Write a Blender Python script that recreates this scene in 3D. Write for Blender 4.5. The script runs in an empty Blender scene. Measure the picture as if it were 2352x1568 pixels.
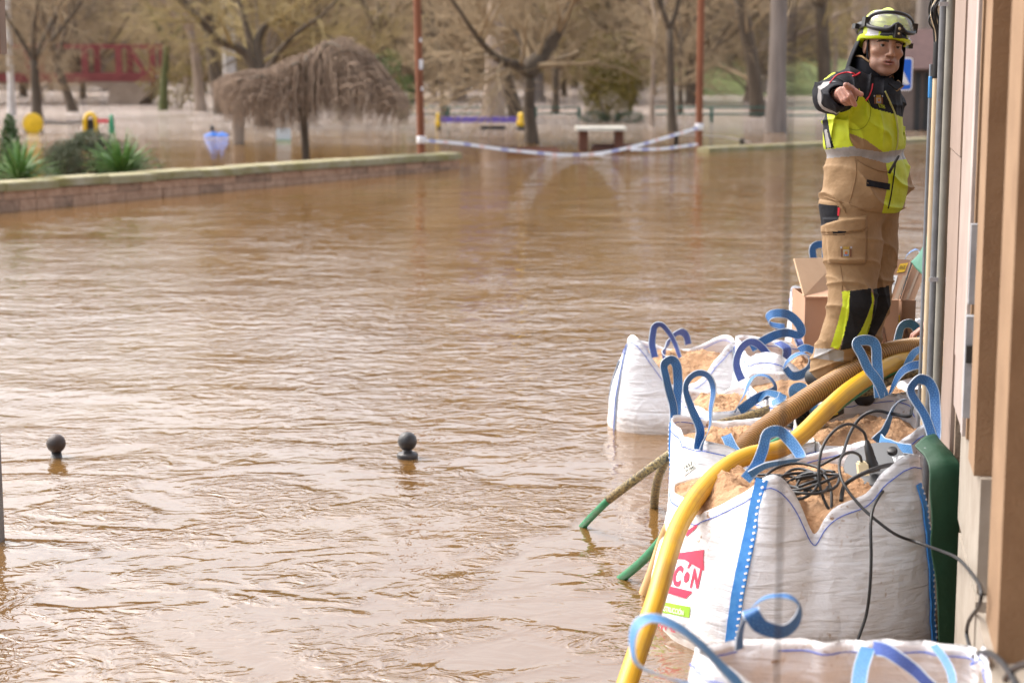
import bpy, bmesh, math, random
import numpy as np
from mathutils import Vector, Matrix, noise
from mathutils.bvhtree import BVHTree

SC = bpy.context.scene
COL = SC.collection
# ------------------------------------------------------------------ camera
CAM = Vector((0.0, 0.0, 2.4))
PW, CX, CY, FP = 2352.0, 1176.0, 784.0, 4247.0     # focal length in picture units (2352 wide)
TH = math.atan(684.0 / FP)                           # pitch down
FWD = Vector((0, math.cos(TH), -math.sin(TH)))
UPV = Vector((0, math.sin(TH), math.cos(TH)))
cam_d = bpy.data.cameras.new('camera')
cam = bpy.data.objects.new('camera', cam_d)
COL.objects.link(cam)
cam.location = CAM
cam.rotation_euler = (math.pi / 2 - TH, 0, 0)
cam_d.sensor_width = 36.0
cam_d.lens = FP / PW * 36.0
cam_d.clip_start = 0.1
cam_d.clip_end = 2000
cam_d.dof.use_dof = True
cam_d.dof.focus_distance = 8.5
cam_d.dof.aperture_fstop = 2.6
SC.camera = cam
# ------------------------------------------------------------------ sky, sun, exposure
SUN_EL, SUN_AZ = math.radians(52), math.radians(-60)   # azimuth from +Y towards +X
world = bpy.data.worlds.new("World")
SC.world = world
world.use_nodes = True
wn, wl = world.node_tree.nodes, world.node_tree.links
sky = wn.new('ShaderNodeTexSky')
sky.sky_type = 'NISHITA'
sky.sun_disc = False
sky.sun_elevation = SUN_EL
sky.sun_rotation = SUN_AZ
sky.air_density = 1.0
sky.dust_density = 6.0
sky.ozone_density = 1.0
hs = wn.new('ShaderNodeHueSaturation')
hs.inputs['Saturation'].default_value = 0.46
wl.new(sky.outputs[0], hs.inputs['Color'])
tint = wn.new('ShaderNodeMixRGB')
tint.blend_type = 'MULTIPLY'
tint.inputs[0].default_value = 1.0
tint.inputs[2].default_value = (1.0, 0.99, 0.985, 1)
wl.new(hs.outputs[0], tint.inputs[1])
bg = wn['Background']
bg.inputs['Strength'].default_value = 0.15
wl.new(tint.outputs[0], bg.inputs['Color'])
sun_d = bpy.data.lights.new('sun', 'SUN')
sun_d.energy = 0.5
sun_d.angle = math.radians(90)
sun_d.color = (1.0, 0.95, 0.9)
sun = bpy.data.objects.new('sun', sun_d)
COL.objects.link(sun)
sd = Vector((math.sin(SUN_AZ) * math.cos(SUN_EL), math.cos(SUN_AZ) * math.cos(SUN_EL), math.sin(SUN_EL)))
sun.rotation_euler = sd.to_track_quat('Z', 'Y').to_euler()
SC.view_settings.view_transform = 'Standard'
SC.view_settings.look = 'None'
SC.view_settings.exposure = 1.53
SC.view_settings.gamma = 1.0
SC.view_settings.use_curve_mapping = False

# ------------------------------------------------------------------ measuring helpers
def ray(x, y):
    return FWD * FP + Vector((1, 0, 0)) * (x - CX) + UPV * (CY - y)
def at(x, y, Y):
    d = ray(x, y)
    return CAM + d * (Y / d.y)
def atz(x, y, z=0.0):
    d = ray(x, y)
    return CAM + d * ((z - CAM.z) / d.z)
def yz(y, z=0.0):
    return atz(CX, y, z).y
def proj(P):
    """world points (n,3) -> picture coordinates"""
    V = np.asarray(P, dtype=float) - np.array(CAM)
    zc = V @ np.array(FWD)
    return CX + FP * V[:, 0] / zc, CY - FP * (V @ np.array(UPV)) / zc

# ------------------------------------------------------------------ object helpers
ORG = {}
def tag(o, label=None, cat=None, group=None, kind=None):
    if label: o['label'] = label
    if cat: o['category'] = cat
    if group: o['group'] = group
    if kind: o['kind'] = kind
    return o
def root(name, loc, label, cat, group=None):
    o = bpy.data.objects.new(name, None)
    o.empty_display_size = 0.2
    o.location = loc
    COL.objects.link(o)
    ORG[o.name] = Vector(loc)
    return tag(o, label, cat, group)
class MB:
    def __init__(s):
        s.v = []; s.f = []; s.uv = []; s.has_uv = False; s.mi = []
    def add(s, vs, fs, uvs=None, m=0):
        b = len(s.v)
        s.v.extend([tuple(p) for p in vs])
        for i, f in enumerate(fs):
            s.f.append(tuple(b + k for k in f))
            s.uv.append(uvs[i] if uvs else [(0, 0)] * len(f))
            s.mi.append(m)
        if uvs: s.has_uv = True
        return s
    def obox(s, c, ax, half, m=0):
        c = Vector(c); A, B, C_ = [Vector(a).normalized() * h for a, h in zip(ax, half)]
        vs = [c + A * i + B * j + C_ * k for i in (-1, 1) for j in (-1, 1) for k in (-1, 1)]
        return s.add(vs, [(0, 1, 3, 2), (4, 6, 7, 5), (0, 4, 5, 1), (2, 3, 7, 6), (0, 2, 6, 4), (1, 5, 7, 3)], m=m)
    def box(s, c, half, rz=0, m=0):
        ca, sa = math.cos(rz), math.sin(rz)
        return s.obox(c, ((ca, sa, 0), (-sa, ca, 0), (0, 0, 1)), half, m)
    def tube(s, pts, r, n=8, caps=True, m=0, ph=0.0):
        pts = [Vector(p) for p in pts]
        k = len(pts)
        rs = r if hasattr(r, '__len__') else [r] * k
        vs, uvs, fs = [], [], []
        t0 = (pts[1] - pts[0]).normalized()
        u = t0.orthogonal().normalized()
        L = 0; Ls = []
        for i, p in enumerate(pts):
            t = (pts[min(i + 1, k - 1)] - pts[max(i - 1, 0)])
            t = t.normalized() if t.length > 1e-9 else t0
            u = (u - t * u.dot(t))
            u = u.normalized() if u.length > 1e-6 else t.orthogonal().normalized()
            w = t.cross(u)
            if i: L += (p - pts[i - 1]).length
            Ls.append(L)
            for j in range(n):
                a = 2 * math.pi * j / n + ph
                vs.append(p + (u * math.cos(a) + w * math.sin(a)) * rs[i])
        for i in range(k - 1):
            for j in range(n):
                j2 = (j + 1) % n
                fs.append((i * n + j, i * n + j2, (i + 1) * n + j2, (i + 1) * n + j))
                uvs.append([(Ls[i], j / n), (Ls[i], (j + 1) / n), (Ls[i + 1], (j + 1) / n), (Ls[i + 1], j / n)])
        if caps:
            fs.append(tuple(range(n - 1, -1, -1))); uvs.append([(0, 0)] * n)
            fs.append(tuple((k - 1) * n + j for j in range(n))); uvs.append([(L, 0)] * n)
        return s.add(vs, fs, uvs, m)
    def lathe(s, prof, c=(0, 0, 0), n=24, m=0, axis=None):
        c = Vector(c)
        if axis is None: X, Y, Z = Vector((1, 0, 0)), Vector((0, 1, 0)), Vector((0, 0, 1))
        else:
            Z = Vector(axis).normalized(); X = Z.orthogonal().normalized(); Y = Z.cross(X)
        vs = [c + (X * math.cos(2 * math.pi * j / n) + Y * math.sin(2 * math.pi * j / n)) * max(r, 1e-4) + Z * z for r, z in prof for j in range(n)]
        k = len(prof)
        fs = [(i * n + j, i * n + (j + 1) % n, (i + 1) * n + (j + 1) % n, (i + 1) * n + j) for i in range(k - 1) for j in range(n)]
        fs += [tuple(range(n - 1, -1, -1)), tuple((k - 1) * n + j for j in range(n))]
        return s.add(vs, fs, None, m)
    def ribbon(s, pts, w, th, w0, twist=0.0, m=0, free=False):
        pts = [Vector(p) for p in pts]
        k = len(pts)
        W = Vector(w0)
        vs, fs, uvs = [], [], []
        L = 0
        ws = w if hasattr(w, '__len__') else [w] * k
        Ls = []
        for i, p in enumerate(pts):
            t = (pts[min(i + 1, k - 1)] - pts[max(i - 1, 0)]).normalized()
            W = W - t * W.dot(t)
            W = W.normalized() if W.length > 1e-5 else t.orthogonal().normalized()
            a = twist * i / max(k - 1, 1)
            Wt = Matrix.Rotation(a, 3, t) @ W
            N = t.cross(Wt)
            if i: L += (p - pts[i - 1]).length
            Ls.append(L)
            hw, ht = ws[i] / 2, th / 2
            vs += [p - Wt * hw - N * ht, p + Wt * hw - N * ht, p + Wt * hw + N * ht, p - Wt * hw + N * ht]
        for i in range(k - 1):
            a, b = i * 4, i * 4 + 4
            for (p, q, u0, u1) in ((0, 1, 0, 1), (1, 2, 1, 1), (2, 3, 1, 0), (3, 0, 0, 0)):
                fs.append((a + p, a + q, b + q, b + p))
                uvs.append([(Ls[i], u0), (Ls[i], u1), (Ls[i + 1], u1), (Ls[i + 1], u0)])
        fs += [(3, 2, 1, 0), tuple((k - 1) * 4 + j for j in range(4))]
        uvs += [[(0, 0)] * 4, [(L, 0)] * 4]
        return s.add(vs, fs, uvs, m)
    def grid(s, fn, nu, nv, closed_u=False, m=0, flip=False):
        vs = [fn(i / (nu if closed_u else nu - 1), j / (nv - 1)) for j in range(nv) for i in range(nu)]
        fs = []
        for j in range(nv - 1):
            for i in range(nu if closed_u else nu - 1):
                i2 = (i + 1) % nu
                q = (j * nu + i, j * nu + i2, (j + 1) * nu + i2, (j + 1) * nu + i)
                fs.append(q[::-1] if flip else q)
        return s.add(vs, fs, None, m)
def part(name, mb, mat, parent=None, smooth=True, org=None, auto=None):
    """link the collected faces as ONE mesh object; vertices are in world space"""
    V = np.array(mb.v, dtype=np.float64).reshape(-1, 3)
    if parent is not None: o0 = ORG[parent.name]
    elif org is not None: o0 = Vector(org)
    else: o0 = Vector(((V[:, 0].min() + V[:, 0].max()) / 2, (V[:, 1].min() + V[:, 1].max()) / 2, V[:, 2].min()))
    me = bpy.data.meshes.new(name)
    me.from_pydata((V - np.array(o0)).tolist(), [], mb.f)
    if mb.has_uv:
        l = me.uv_layers.new(name='UVMap')
        flat = np.array([c for u in mb.uv for q in u for c in q], dtype=np.float32)
        l.data.foreach_set('uv', flat)
    mats = mat if isinstance(mat, (list, tuple)) else [mat]
    for m_ in mats: me.materials.append(m_)
    if len(mats) > 1: me.polygons.foreach_set('material_index', np.array(mb.mi, dtype=np.int32))
    me.polygons.foreach_set('use_smooth', np.full(len(me.polygons), bool(smooth)))
    if auto and smooth:
        try: me.set_sharp_from_angle(angle=math.radians(auto))
        except Exception: pass
    me.update()
    o = bpy.data.objects.new(name, me)
    COL.objects.link(o)
    if parent is not None: o.parent = parent; ORG[o.name] = o0.copy()
    else: o.location = o0; ORG[o.name] = Vector(o0)
    return o
def sub(name, mb, mat, par, smooth=True, auto=None):
    return part(name, mb, mat, par, smooth, auto=auto)
def kids(o): return [c for c in bpy.data.objects if c.parent == o]
def copy_tree(o, parent=None):
    c = o.copy(); COL.objects.link(c)
    if parent is not None: c.parent = parent
    for ch in kids(o): copy_tree(ch, c)
    return c
def cr(pts, n=8, closed=False):
    """Catmull-Rom through the points"""
    P = [Vector(p) for p in pts]
    out = []
    k = len(P)
    for i in range(k - 1):
        p0, p1, p2, p3 = P[max(i - 1, 0)], P[i], P[i + 1], P[min(i + 2, k - 1)]
        for j in range(n):
            t = j / n
            out.append(0.5 * ((2 * p1) + (p2 - p0) * t + (2 * p0 - 5 * p1 + 4 * p2 - p3) * t * t + (3 * p1 - p0 - 3 * p2 + p3) * t ** 3))
    out.append(P[-1])
    return out
def smoothed(pts, n=8, m=2):
    o = cr(pts, n)
    for _ in range(m):
        o = [o[0]] + [(o[i - 1] + o[i] * 2 + o[i + 1]) / 4 for i in range(1, len(o) - 1)] + [o[-1]]
    return o

# ------------------------------------------------------------------ materials
MATS = {}
def srgb(r, g, b):
    f = lambda c: (c / 255 / 12.92) if c / 255 <= 0.04045 else ((c / 255 + 0.055) / 1.055) ** 2.4
    return (f(r), f(g), f(b))
def M(name, col, rough=0.7, var=0.18, scale=6.0, bump=0.0, bscale=None, metal=0.0, col2=None, detail=4, spec=None, stretch=None, mid=0.5):
    if name in MATS: return MATS[name]
    m = bpy.data.materials.new(name); m.use_nodes = True
    n, l = m.node_tree.nodes, m.node_tree.links
    b = n['Principled BSDF']
    b.inputs['Roughness'].default_value = rough
    b.inputs['Metallic'].default_value = metal
    if spec is not None: b.inputs['Specular IOR Level'].default_value = spec
    tc = n.new('ShaderNodeTexCoord'); src = tc.outputs['Object']
    if stretch:
        mp = n.new('ShaderNodeMapping'); mp.inputs['Scale'].default_value = stretch
        l.new(src, mp.inputs['Vector']); src = mp.outputs['Vector']
    nz = n.new('ShaderNodeTexNoise'); nz.inputs['Scale'].default_value = scale; nz.inputs['Detail'].default_value = detail
    nz.inputs['Roughness'].default_value = 0.62
    l.new(src, nz.inputs['Vector'])
    rp = n.new('ShaderNodeValToRGB')
    c2 = col2 if col2 is not None else tuple(min(1, c * (1 + var)) for c in col)
    c1 = col if col2 is not None else tuple(c * (1 - var) for c in col)
    rp.color_ramp.elements[0].position = mid - 0.2; rp.color_ramp.elements[0].color = (*c1, 1)
    rp.color_ramp.elements[1].position = mid + 0.2; rp.color_ramp.elements[1].color = (*c2, 1)
    l.new(nz.outputs['Fac'], rp.inputs['Fac'])
    l.new(rp.outputs['Color'], b.inputs['Base Color'])
    if bump:
        nb = n.new('ShaderNodeTexNoise'); nb.inputs['Scale'].default_value = bscale or scale * 4; nb.inputs['Detail'].default_value = 3
        l.new(src, nb.inputs['Vector'])
        bp = n.new('ShaderNodeBump'); bp.inputs['Strength'].default_value = 1.0; bp.inputs['Distance'].default_value = bump
        l.new(nb.outputs['Fac'], bp.inputs['Height']); l.new(bp.outputs['Normal'], b.inputs['Normal'])
    MATS[name] = m
    return m
def rng_pt(r): return Vector((r.uniform(-1, 1), r.uniform(-1, 1), r.uniform(-1, 1)))

# ------------------------------------------------------------------ implicit surfaces (for people): smooth unions turned into one continuous mesh
def g_cap(P, a, b, r0, r1):
    a, b = np.array(a, np.float32), np.array(b, np.float32)
    ab = b - a; L2 = float(ab @ ab) + 1e-12
    t = ((P[0] - a[0]) * ab[0] + (P[1] - a[1]) * ab[1] + (P[2] - a[2]) * ab[2]) / L2
    t = np.clip(t, 0, 1)
    d = np.sqrt((P[0] - a[0] - t * ab[0]) ** 2 + (P[1] - a[1] - t * ab[1]) ** 2 + (P[2] - a[2] - t * ab[2]) ** 2)
    return d - (r0 + (r1 - r0) * t)
def g_ell(P, c, r):
    k = np.sqrt(((P[0] - c[0]) / r[0]) ** 2 + ((P[1] - c[1]) / r[1]) ** 2 + ((P[2] - c[2]) / r[2]) ** 2)
    return (k - 1) * min(r)
def g_box(P, c, h, ax=None, r=0.01):
    d = [P[i] - c[i] for i in range(3)]
    if ax is not None: d = [sum(d[j] * ax[i][j] for j in range(3)) for i in range(3)]
    q = [np.abs(d[i]) - (h[i] - r) for i in range(3)]
    o = np.sqrt(sum(np.maximum(x, 0) ** 2 for x in q))
    return o + np.minimum(np.maximum(np.maximum(q[0], q[1]), q[2]), 0) - r
def smin(a, b, k):
    h = np.clip(0.5 + 0.5 * (b - a) / k, 0, 1)
    return b + (a - b) * h - k * h * (1 - h)
def smax(a, b, k): return -smin(-a, -b, k)
def nets(fn, lo, hi, h):
    lo = np.array(lo, np.float32); hi = np.array(hi, np.float32)
    n = np.ceil((hi - lo) / h).astype(int) + 1
    ax = [lo[i] + h * np.arange(n[i], dtype=np.float32) for i in range(3)]
    P = np.meshgrid(*ax, indexing='ij')
    F = fn(P).astype(np.float32)
    S = F < 0
    cnt = np.zeros(tuple(n - 1), np.int16)
    acc = [np.zeros(tuple(n - 1), np.float32) for _ in range(3)]
    sl = lambda o, e: tuple(slice(o[i], o[i] + n[i] - 1) for i in range(3))
    for d in range(3):
        o2 = [i for i in range(3) if i != d]
        for da in (0, 1):
            for db in (0, 1):
                o = [0, 0, 0]; o[o2[0]] = da; o[o2[1]] = db
                e = list(o); e[d] += 1
                A, B = F[sl(o, 0)], F[sl(e, 0)]
                m = (A < 0) != (B < 0)
                t = np.where(m, A / np.where(m, A - B, 1), 0)
                cnt += m
                for i in range(3):
                    acc[i] += np.where(m, (t if i == d else float(o[i])), 0)
    act = cnt > 0
    idx = -np.ones(act.shape, np.int64)
    idx[act] = np.arange(int(act.sum()))
    I = np.argwhere(act)
    V = np.stack([lo[i] + h * (I[:, i] + acc[i][act] / cnt[act]) for i in range(3)], 1)
    Q = []
    for d in range(3):
        a, b = [i for i in range(3) if i != d]
        sA = [slice(None)] * 3; sA[d] = slice(0, n[d] - 1)
        sB = [slice(None)] * 3; sB[d] = slice(1, n[d])
        X = S[tuple(sA)] != S[tuple(sB)]
        E = np.argwhere(X)
        E = E[(E[:, a] > 0) & (E[:, b] > 0) & (E[:, a] < n[a] - 1) & (E[:, b] < n[b] - 1)]
        if not len(E): continue
        def cell(da, db):
            c = E.copy(); c[:, a] += da; c[:, b] += db
            return idx[c[:, 0], c[:, 1], c[:, 2]]
        q = np.stack([cell(-1, -1), cell(0, -1), cell(0, 0), cell(-1, 0)], 1)
        ins = S[E[:, 0], E[:, 1], E[:, 2]]
        fl = ins if d != 1 else ~ins
        q[~fl] = q[~fl][:, ::-1]
        Q.append(q)
    return V, np.concatenate(Q)
def npart(name, V, Q, mats, parent, mi=None, smooth=True):
    o0 = np.array(ORG[parent.name])
    me = bpy.data.meshes.new(name)
    me.from_pydata((V - o0).tolist(), [], Q.tolist())
    for m_ in (mats if isinstance(mats, list) else [mats]): me.materials.append(m_)
    if mi is not None: me.polygons.foreach_set('material_index', mi.astype(np.int32))
    me.polygons.foreach_set('use_smooth', np.full(len(me.polygons), smooth))
    me.update()
    o = bpy.data.objects.new(name, me); COL.objects.link(o); o.parent = parent
    ORG[o.name] = Vector(ORG[parent.name])
    return o
def submesh(V, Q, mask):
    q = Q[mask]
    u, inv = np.unique(q, return_inverse=True)
    return V[u], inv.reshape(q.shape)
def inpoly(px, py, poly):
    r = np.zeros(px.shape, bool); n = len(poly)
    for i in range(n):
        x1, y1 = poly[i]; x2, y2 = poly[(i + 1) % n]
        if y1 == y2: continue
        c = ((y1 > py) != (y2 > py)) & (px < (x2 - x1) * (py - y1) / (y2 - y1) + x1)
        r ^= c
    return r
def caster(V, F):
    return BVHTree.FromPolygons([tuple(v) for v in V], [tuple(int(i) for i in f) for f in F])
def cast(bvh, x, y, off=0.002):
    d = ray(x, y).normalized()
    h = bvh.ray_cast(CAM, d)
    if h[0] is None: return None
    nrm = h[1]
    if nrm.dot(d) > 0: nrm = -nrm
    return h[0] + nrm * off
# ------------------------------------------------------------------ flood water
def water_material():
    m = bpy.data.materials.new('muddy_water'); m.use_nodes = True
    n, l = m.node_tree.nodes, m.node_tree.links
    b = n['Principled BSDF']
    b.inputs['Roughness'].default_value = 0.02
    b.inputs['IOR'].default_value = 2.05
    tc = n.new('ShaderNodeTexCoord')
    def noise_tex(scale, st, det=2, rough=0.5, dist=0.0, off=(0, 0, 0), rot=0):
        mp = n.new('ShaderNodeMapping'); mp.inputs['Scale'].default_value = st; mp.inputs['Location'].default_value = off
        mp.inputs['Rotation'].default_value = (0, 0, rot)
        l.new(tc.outputs['Object'], mp.inputs['Vector'])
        t = n.new('ShaderNodeTexNoise'); t.inputs['Scale'].default_value = scale
        t.inputs['Detail'].default_value = det; t.inputs['Roughness'].default_value = rough; t.inputs['Distortion'].default_value = dist
        l.new(mp.outputs['Vector'], t.inputs['Vector'])
        return t.outputs['Fac']
    def math_n(op, a, b_=None):
        k = n.new('ShaderNodeMath'); k.operation = op
        for i, v in enumerate((a, b_)):
            if v is None: continue
            if isinstance(v, (int, float)): k.inputs[i].default_value = v
            else: l.new(v, k.inputs[i])
        return k.outputs[0]
    # silt colour: slow plumes
    plume = noise_tex(0.35, (1, 0.7, 1), 4, 0.55, 1.2)
    rp = n.new('ShaderNodeValToRGB')
    rp.color_ramp.elements[0].position = 0.3; rp.color_ramp.elements[0].color = (0.130, 0.066, 0.0195, 1)
    rp.color_ramp.elements[1].position = 0.72; rp.color_ramp.elements[1].color = (0.160, 0.087, 0.028, 1)
    l.new(plume, rp.inputs['Fac'])
    # sky brightness mirrored by the open river is put into its base colour
    sky_sheen = noise_tex(0.30, (0.35, 0.8, 1), 4, 0.6, 0.8, (2, 9, 0))
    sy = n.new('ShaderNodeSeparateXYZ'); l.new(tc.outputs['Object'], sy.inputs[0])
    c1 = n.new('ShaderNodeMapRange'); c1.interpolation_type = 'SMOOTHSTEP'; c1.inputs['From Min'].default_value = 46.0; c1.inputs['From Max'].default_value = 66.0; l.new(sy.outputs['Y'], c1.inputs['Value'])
    c2 = n.new('ShaderNodeMapRange'); c2.inputs['From Min'].default_value = 0.3; c2.inputs['From Max'].default_value = 0.6; c2.inputs['To Min'].default_value = 0.35; l.new(sky_sheen, c2.inputs['Value'])
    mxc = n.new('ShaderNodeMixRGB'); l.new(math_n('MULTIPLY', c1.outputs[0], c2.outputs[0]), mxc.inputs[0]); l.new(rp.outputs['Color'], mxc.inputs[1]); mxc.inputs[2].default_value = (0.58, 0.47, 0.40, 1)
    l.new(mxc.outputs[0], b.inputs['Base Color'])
    swell = noise_tex(1.0, (0.7, 1.1, 1), 1, 0.5, 0.6, rot=0.12)               # 0.5 m waves
    chop = noise_tex(5.8, (0.75, 1.0, 1), 2, 0.5, 0.7, (3, 7, 0), rot=0.10)    # ripples with long crests
    fine = noise_tex(7.5, (0.8, 1.0, 1), 2, 0.5, 2.2, (11, 2, 0), rot=-0.2)   # small swirling ripples
    gust = noise_tex(0.5, (0.6, 1.0, 1), 2, 0.5, 0.4, (5, 1, 0))
    gm = n.new('ShaderNodeMapRange'); gm.inputs['From Min'].default_value = 0.32; gm.inputs['From Max'].default_value = 0.66
    gm.inputs['To Min'].default_value = 0.4; gm.inputs['To Max'].default_value = 1.35
    l.new(gust, gm.inputs['Value'])
    # ripples are bigger where the flow is open (more than about nine metres off)
    sx = n.new('ShaderNodeSeparateXYZ'); l.new(tc.outputs['Object'], sx.inputs[0])
    near = n.new('ShaderNodeMapRange'); near.interpolation_type = 'SMOOTHSTEP'
    near.inputs['From Min'].default_value = 9.0; near.inputs['From Max'].default_value = 14.5
    near.inputs['To Min'].default_value = 0.42; near.inputs['To Max'].default_value = 1.0
    l.new(sx.outputs['Y'], near.inputs['Value'])
    far = n.new('ShaderNodeMapRange'); far.interpolation_type = 'SMOOTHSTEP'
    far.inputs['From Min'].default_value = 15.0; far.inputs['From Max'].default_value = 25.0
    far.inputs['To Min'].default_value = 1.0; far.inputs['To Max'].default_value = 0.34
    l.new(sx.outputs['Y'], far.inputs['Value'])
    nf = n.new('ShaderNodeMapRange'); nf.interpolation_type = 'SMOOTHSTEP'
    nf.inputs['From Min'].default_value = 8.5; nf.inputs['From Max'].default_value = 13.0
    nf.inputs['To Min'].default_value = 1.0; nf.inputs['To Max'].default_value = 0.3
    l.new(sx.outputs['Y'], nf.inputs['Value'])
    river = n.new('ShaderNodeMapRange'); river.interpolation_type = 'SMOOTHSTEP'
    river.inputs['From Min'].default_value = 40.0; river.inputs['From Max'].default_value = 60.0
    river.inputs['To Min'].default_value = 0.0; river.inputs['To Max'].default_value = 13.0
    l.new(sx.outputs['Y'], river.inputs['Value'])
    open_ = math_n('ADD', far.outputs[0], river.outputs[0])
    h = math_n('ADD', math_n('MULTIPLY', swell, 0.014), math_n('MULTIPLY', math_n('MULTIPLY', chop, 0.0235), math_n('MULTIPLY', near.outputs[0], open_)))
    h = math_n('MULTIPLY', h, gm.outputs[0])
    patch = noise_tex(1.3, (0.75, 1.0, 1), 2, 0.5, 1.5, (9, 4, 0), rot=0.3)
    pm = n.new('ShaderNodeMapRange'); pm.interpolation_type = 'SMOOTHSTEP'
    pm.inputs['From Min'].default_value = 0.40; pm.inputs['From Max'].default_value = 0.58; pm.inputs['To Min'].default_value = 0.08; pm.inputs['To Max'].default_value = 1.0
    l.new(patch, pm.inputs['Value'])
    h = math_n('ADD', h, math_n('MULTIPLY', math_n('MULTIPLY', fine, 0.0185), math_n('MULTIPLY', nf.outputs[0], pm.outputs[0])))
    rr_ = n.new('ShaderNodeMapRange'); rr_.interpolation_type = 'SMOOTHSTEP'      # waves too small to see there act as roughness
    rr_.inputs['From Min'].default_value = 42.0; rr_.inputs['From Max'].default_value = 62.0
    rr_.inputs['To Min'].default_value = 0.02; rr_.inputs['To Max'].default_value = 0.12
    l.new(sx.outputs['Y'], rr_.inputs['Value']); l.new(rr_.outputs[0], b.inputs['Roughness'])
    bp = n.new('ShaderNodeBump'); bp.inputs['Strength'].default_value = 1.0; bp.inputs['Distance'].default_value = 1.0
    l.new(h, bp.inputs['Height']); l.new(bp.outputs['Normal'], b.inputs['Normal'])
    return m
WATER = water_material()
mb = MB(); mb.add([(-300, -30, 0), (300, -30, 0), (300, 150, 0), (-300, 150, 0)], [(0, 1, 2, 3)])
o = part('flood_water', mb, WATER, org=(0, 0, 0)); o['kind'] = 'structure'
mb = MB(); mb.add([(-400, -30, -.6), (400, -30, -.6), (400, 420, -.6), (-400, 420, -.6)], [(0, 1, 2, 3)])
o = part('ground', mb, M('mud', (0.16, 0.11, 0.07), 0.9), org=(0, 0, -.6)); o['kind'] = 'structure'

# the far bank: brown wooded slope beyond the river
def hillf(u, v):
    x = -260 + 520 * u; y = 128 + 230 * v
    z = -0.4 + 15 * v ** 0.9 + 2.2 * noise.noise(Vector((x * .03, y * .03, 0))) * min(1, v * 4)
    return (x, y, z)
mb = MB(); mb.grid(hillf, 80, 24)
HILL = M('winter_scrub', (0.23, 0.165, 0.11), 0.95, scale=0.12, col2=(0.40, 0.29, 0.20), detail=8)
o = part('hillside', mb, HILL, org=(0, 128, 0)); o['kind'] = 'structure'
GRASSM = M('bank_grass', (0.085, 0.115, 0.03), 0.9, scale=1.5, col2=(0.16, 0.185, 0.055), detail=6)
def bankf(u, v):
    p = at(1625 + 460 * u, 212, 88)
    return (p.x + 1.5 * noise.noise(Vector((u * 5, v * 3, 2))), 86 + 26 * v, -.15 + 1.6 * min(1, v * 2.2) + .25 * noise.noise(Vector((u * 14, v * 4, 0))) + (0 if 0 < u < 1 else -1.2))
mb = MB(); mb.grid(bankf, 40, 12)
o = part('grass_bank', mb, GRASSM, org=(10, 88, 0)); o['kind'] = 'structure'

# ------------------------------------------------------------------ trees
BARK = M('bark', (0.068, 0.052, 0.037), 0.95, scale=5, col2=(0.135, 0.102, 0.072), bump=0.01, stretch=(1, 1, 0.25))
BARK_PALE = M('pale_bark', (0.25, 0.19, 0.145), 0.95, scale=3, col2=(0.42, 0.335, 0.265), bump=0.01, stretch=(1, 1, 0.3))
BARK_GREY = M('grey_bark', (0.17, 0.14, 0.12), 0.95, scale=6, col2=(0.29, 0.245, 0.215), bump=0.015, stretch=(1, 1, 0.12))
BARK_WHITE = M('white_bark', (0.42, 0.40, 0.38), 0.9, scale=4, col2=(0.62, 0.6, 0.58), stretch=(1, 1, .6))
TWIG = M('twig', (0.25, 0.182, 0.108), 0.95, scale=0.7, col2=(0.42, 0.318, 0.196))
TWIG_OL = M('olive_twig', (0.25, 0.19, 0.08), 0.95, scale=0.7, col2=(0.42, 0.325, 0.15))
TWIG_DK = M('dark_twig', (0.11, 0.085, 0.062), 0.95, scale=0.7, col2=(0.20, 0.155, 0.115))
def branch_path(r, p, d, L, n, wob, up=0.0):
    pts = [Vector(p)]; d = Vector(d).normalized()
    for i in range(n):
        d = (d + rng_pt(r) * wob + Vector((0, 0, up))).normalized()
        pts.append(pts[-1] + d * (L / n))
    return pts
def side(r, d, spread):
    d = Vector(d).normalized(); a = r.uniform(0, 2 * math.pi); u = d.orthogonal().normalized(); w = d.cross(u)
    return (d * math.cos(spread) + (u * math.cos(a) + w * math.sin(a)) * math.sin(spread)).normalized()
def fill_crown(r, cb, limbs, H, subn=6, twn=7, tw=1.0, droop=-0.03, low=0.0):
    for pts, rad in limbs:
        k = len(pts)
        for s in range(subn):
            f = r.uniform(0.12, 1.0); i = min(int(f * (k - 1)), k - 2)
            p = pts[i].lerp(pts[i + 1], r.random()); d = pts[i + 1] - pts[i]
            q = branch_path(r, p, side(r, d, r.uniform(.5, 1.2)), H * r.uniform(.14, .26), 4, .16, .04)
            r0 = max(rad * .42 * (1 - .4 * f), .02)
            cb.tube(q, [r0 * (1 - .7 * j / 4) for j in range(5)], 4, False)
            for t in range(twn):
                i2 = r.randrange(1, 4); p2 = q[i2].lerp(q[i2 + 1], r.random())
                q2 = branch_path(r, p2, side(r, q[i2 + 1] - q[i2], r.uniform(.4, 1.1)), H * r.uniform(.07, .15) * tw, 3, .2, droop)
                cb.tube(q2, [.014, .011, .008, .004], 3, False)
                for w in range(4):
                    i3 = r.randrange(0, 3); p3 = q2[i3].lerp(q2[i3 + 1], r.random())
                    q3 = branch_path(r, p3, side(r, q2[i3 + 1] - q2[i3], r.uniform(.4, 1.1)), H * r.uniform(.035, .09) * tw, 2, .25, droop)
                    cb.tube(q3, [.008, .007, .004], 3, False)
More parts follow.
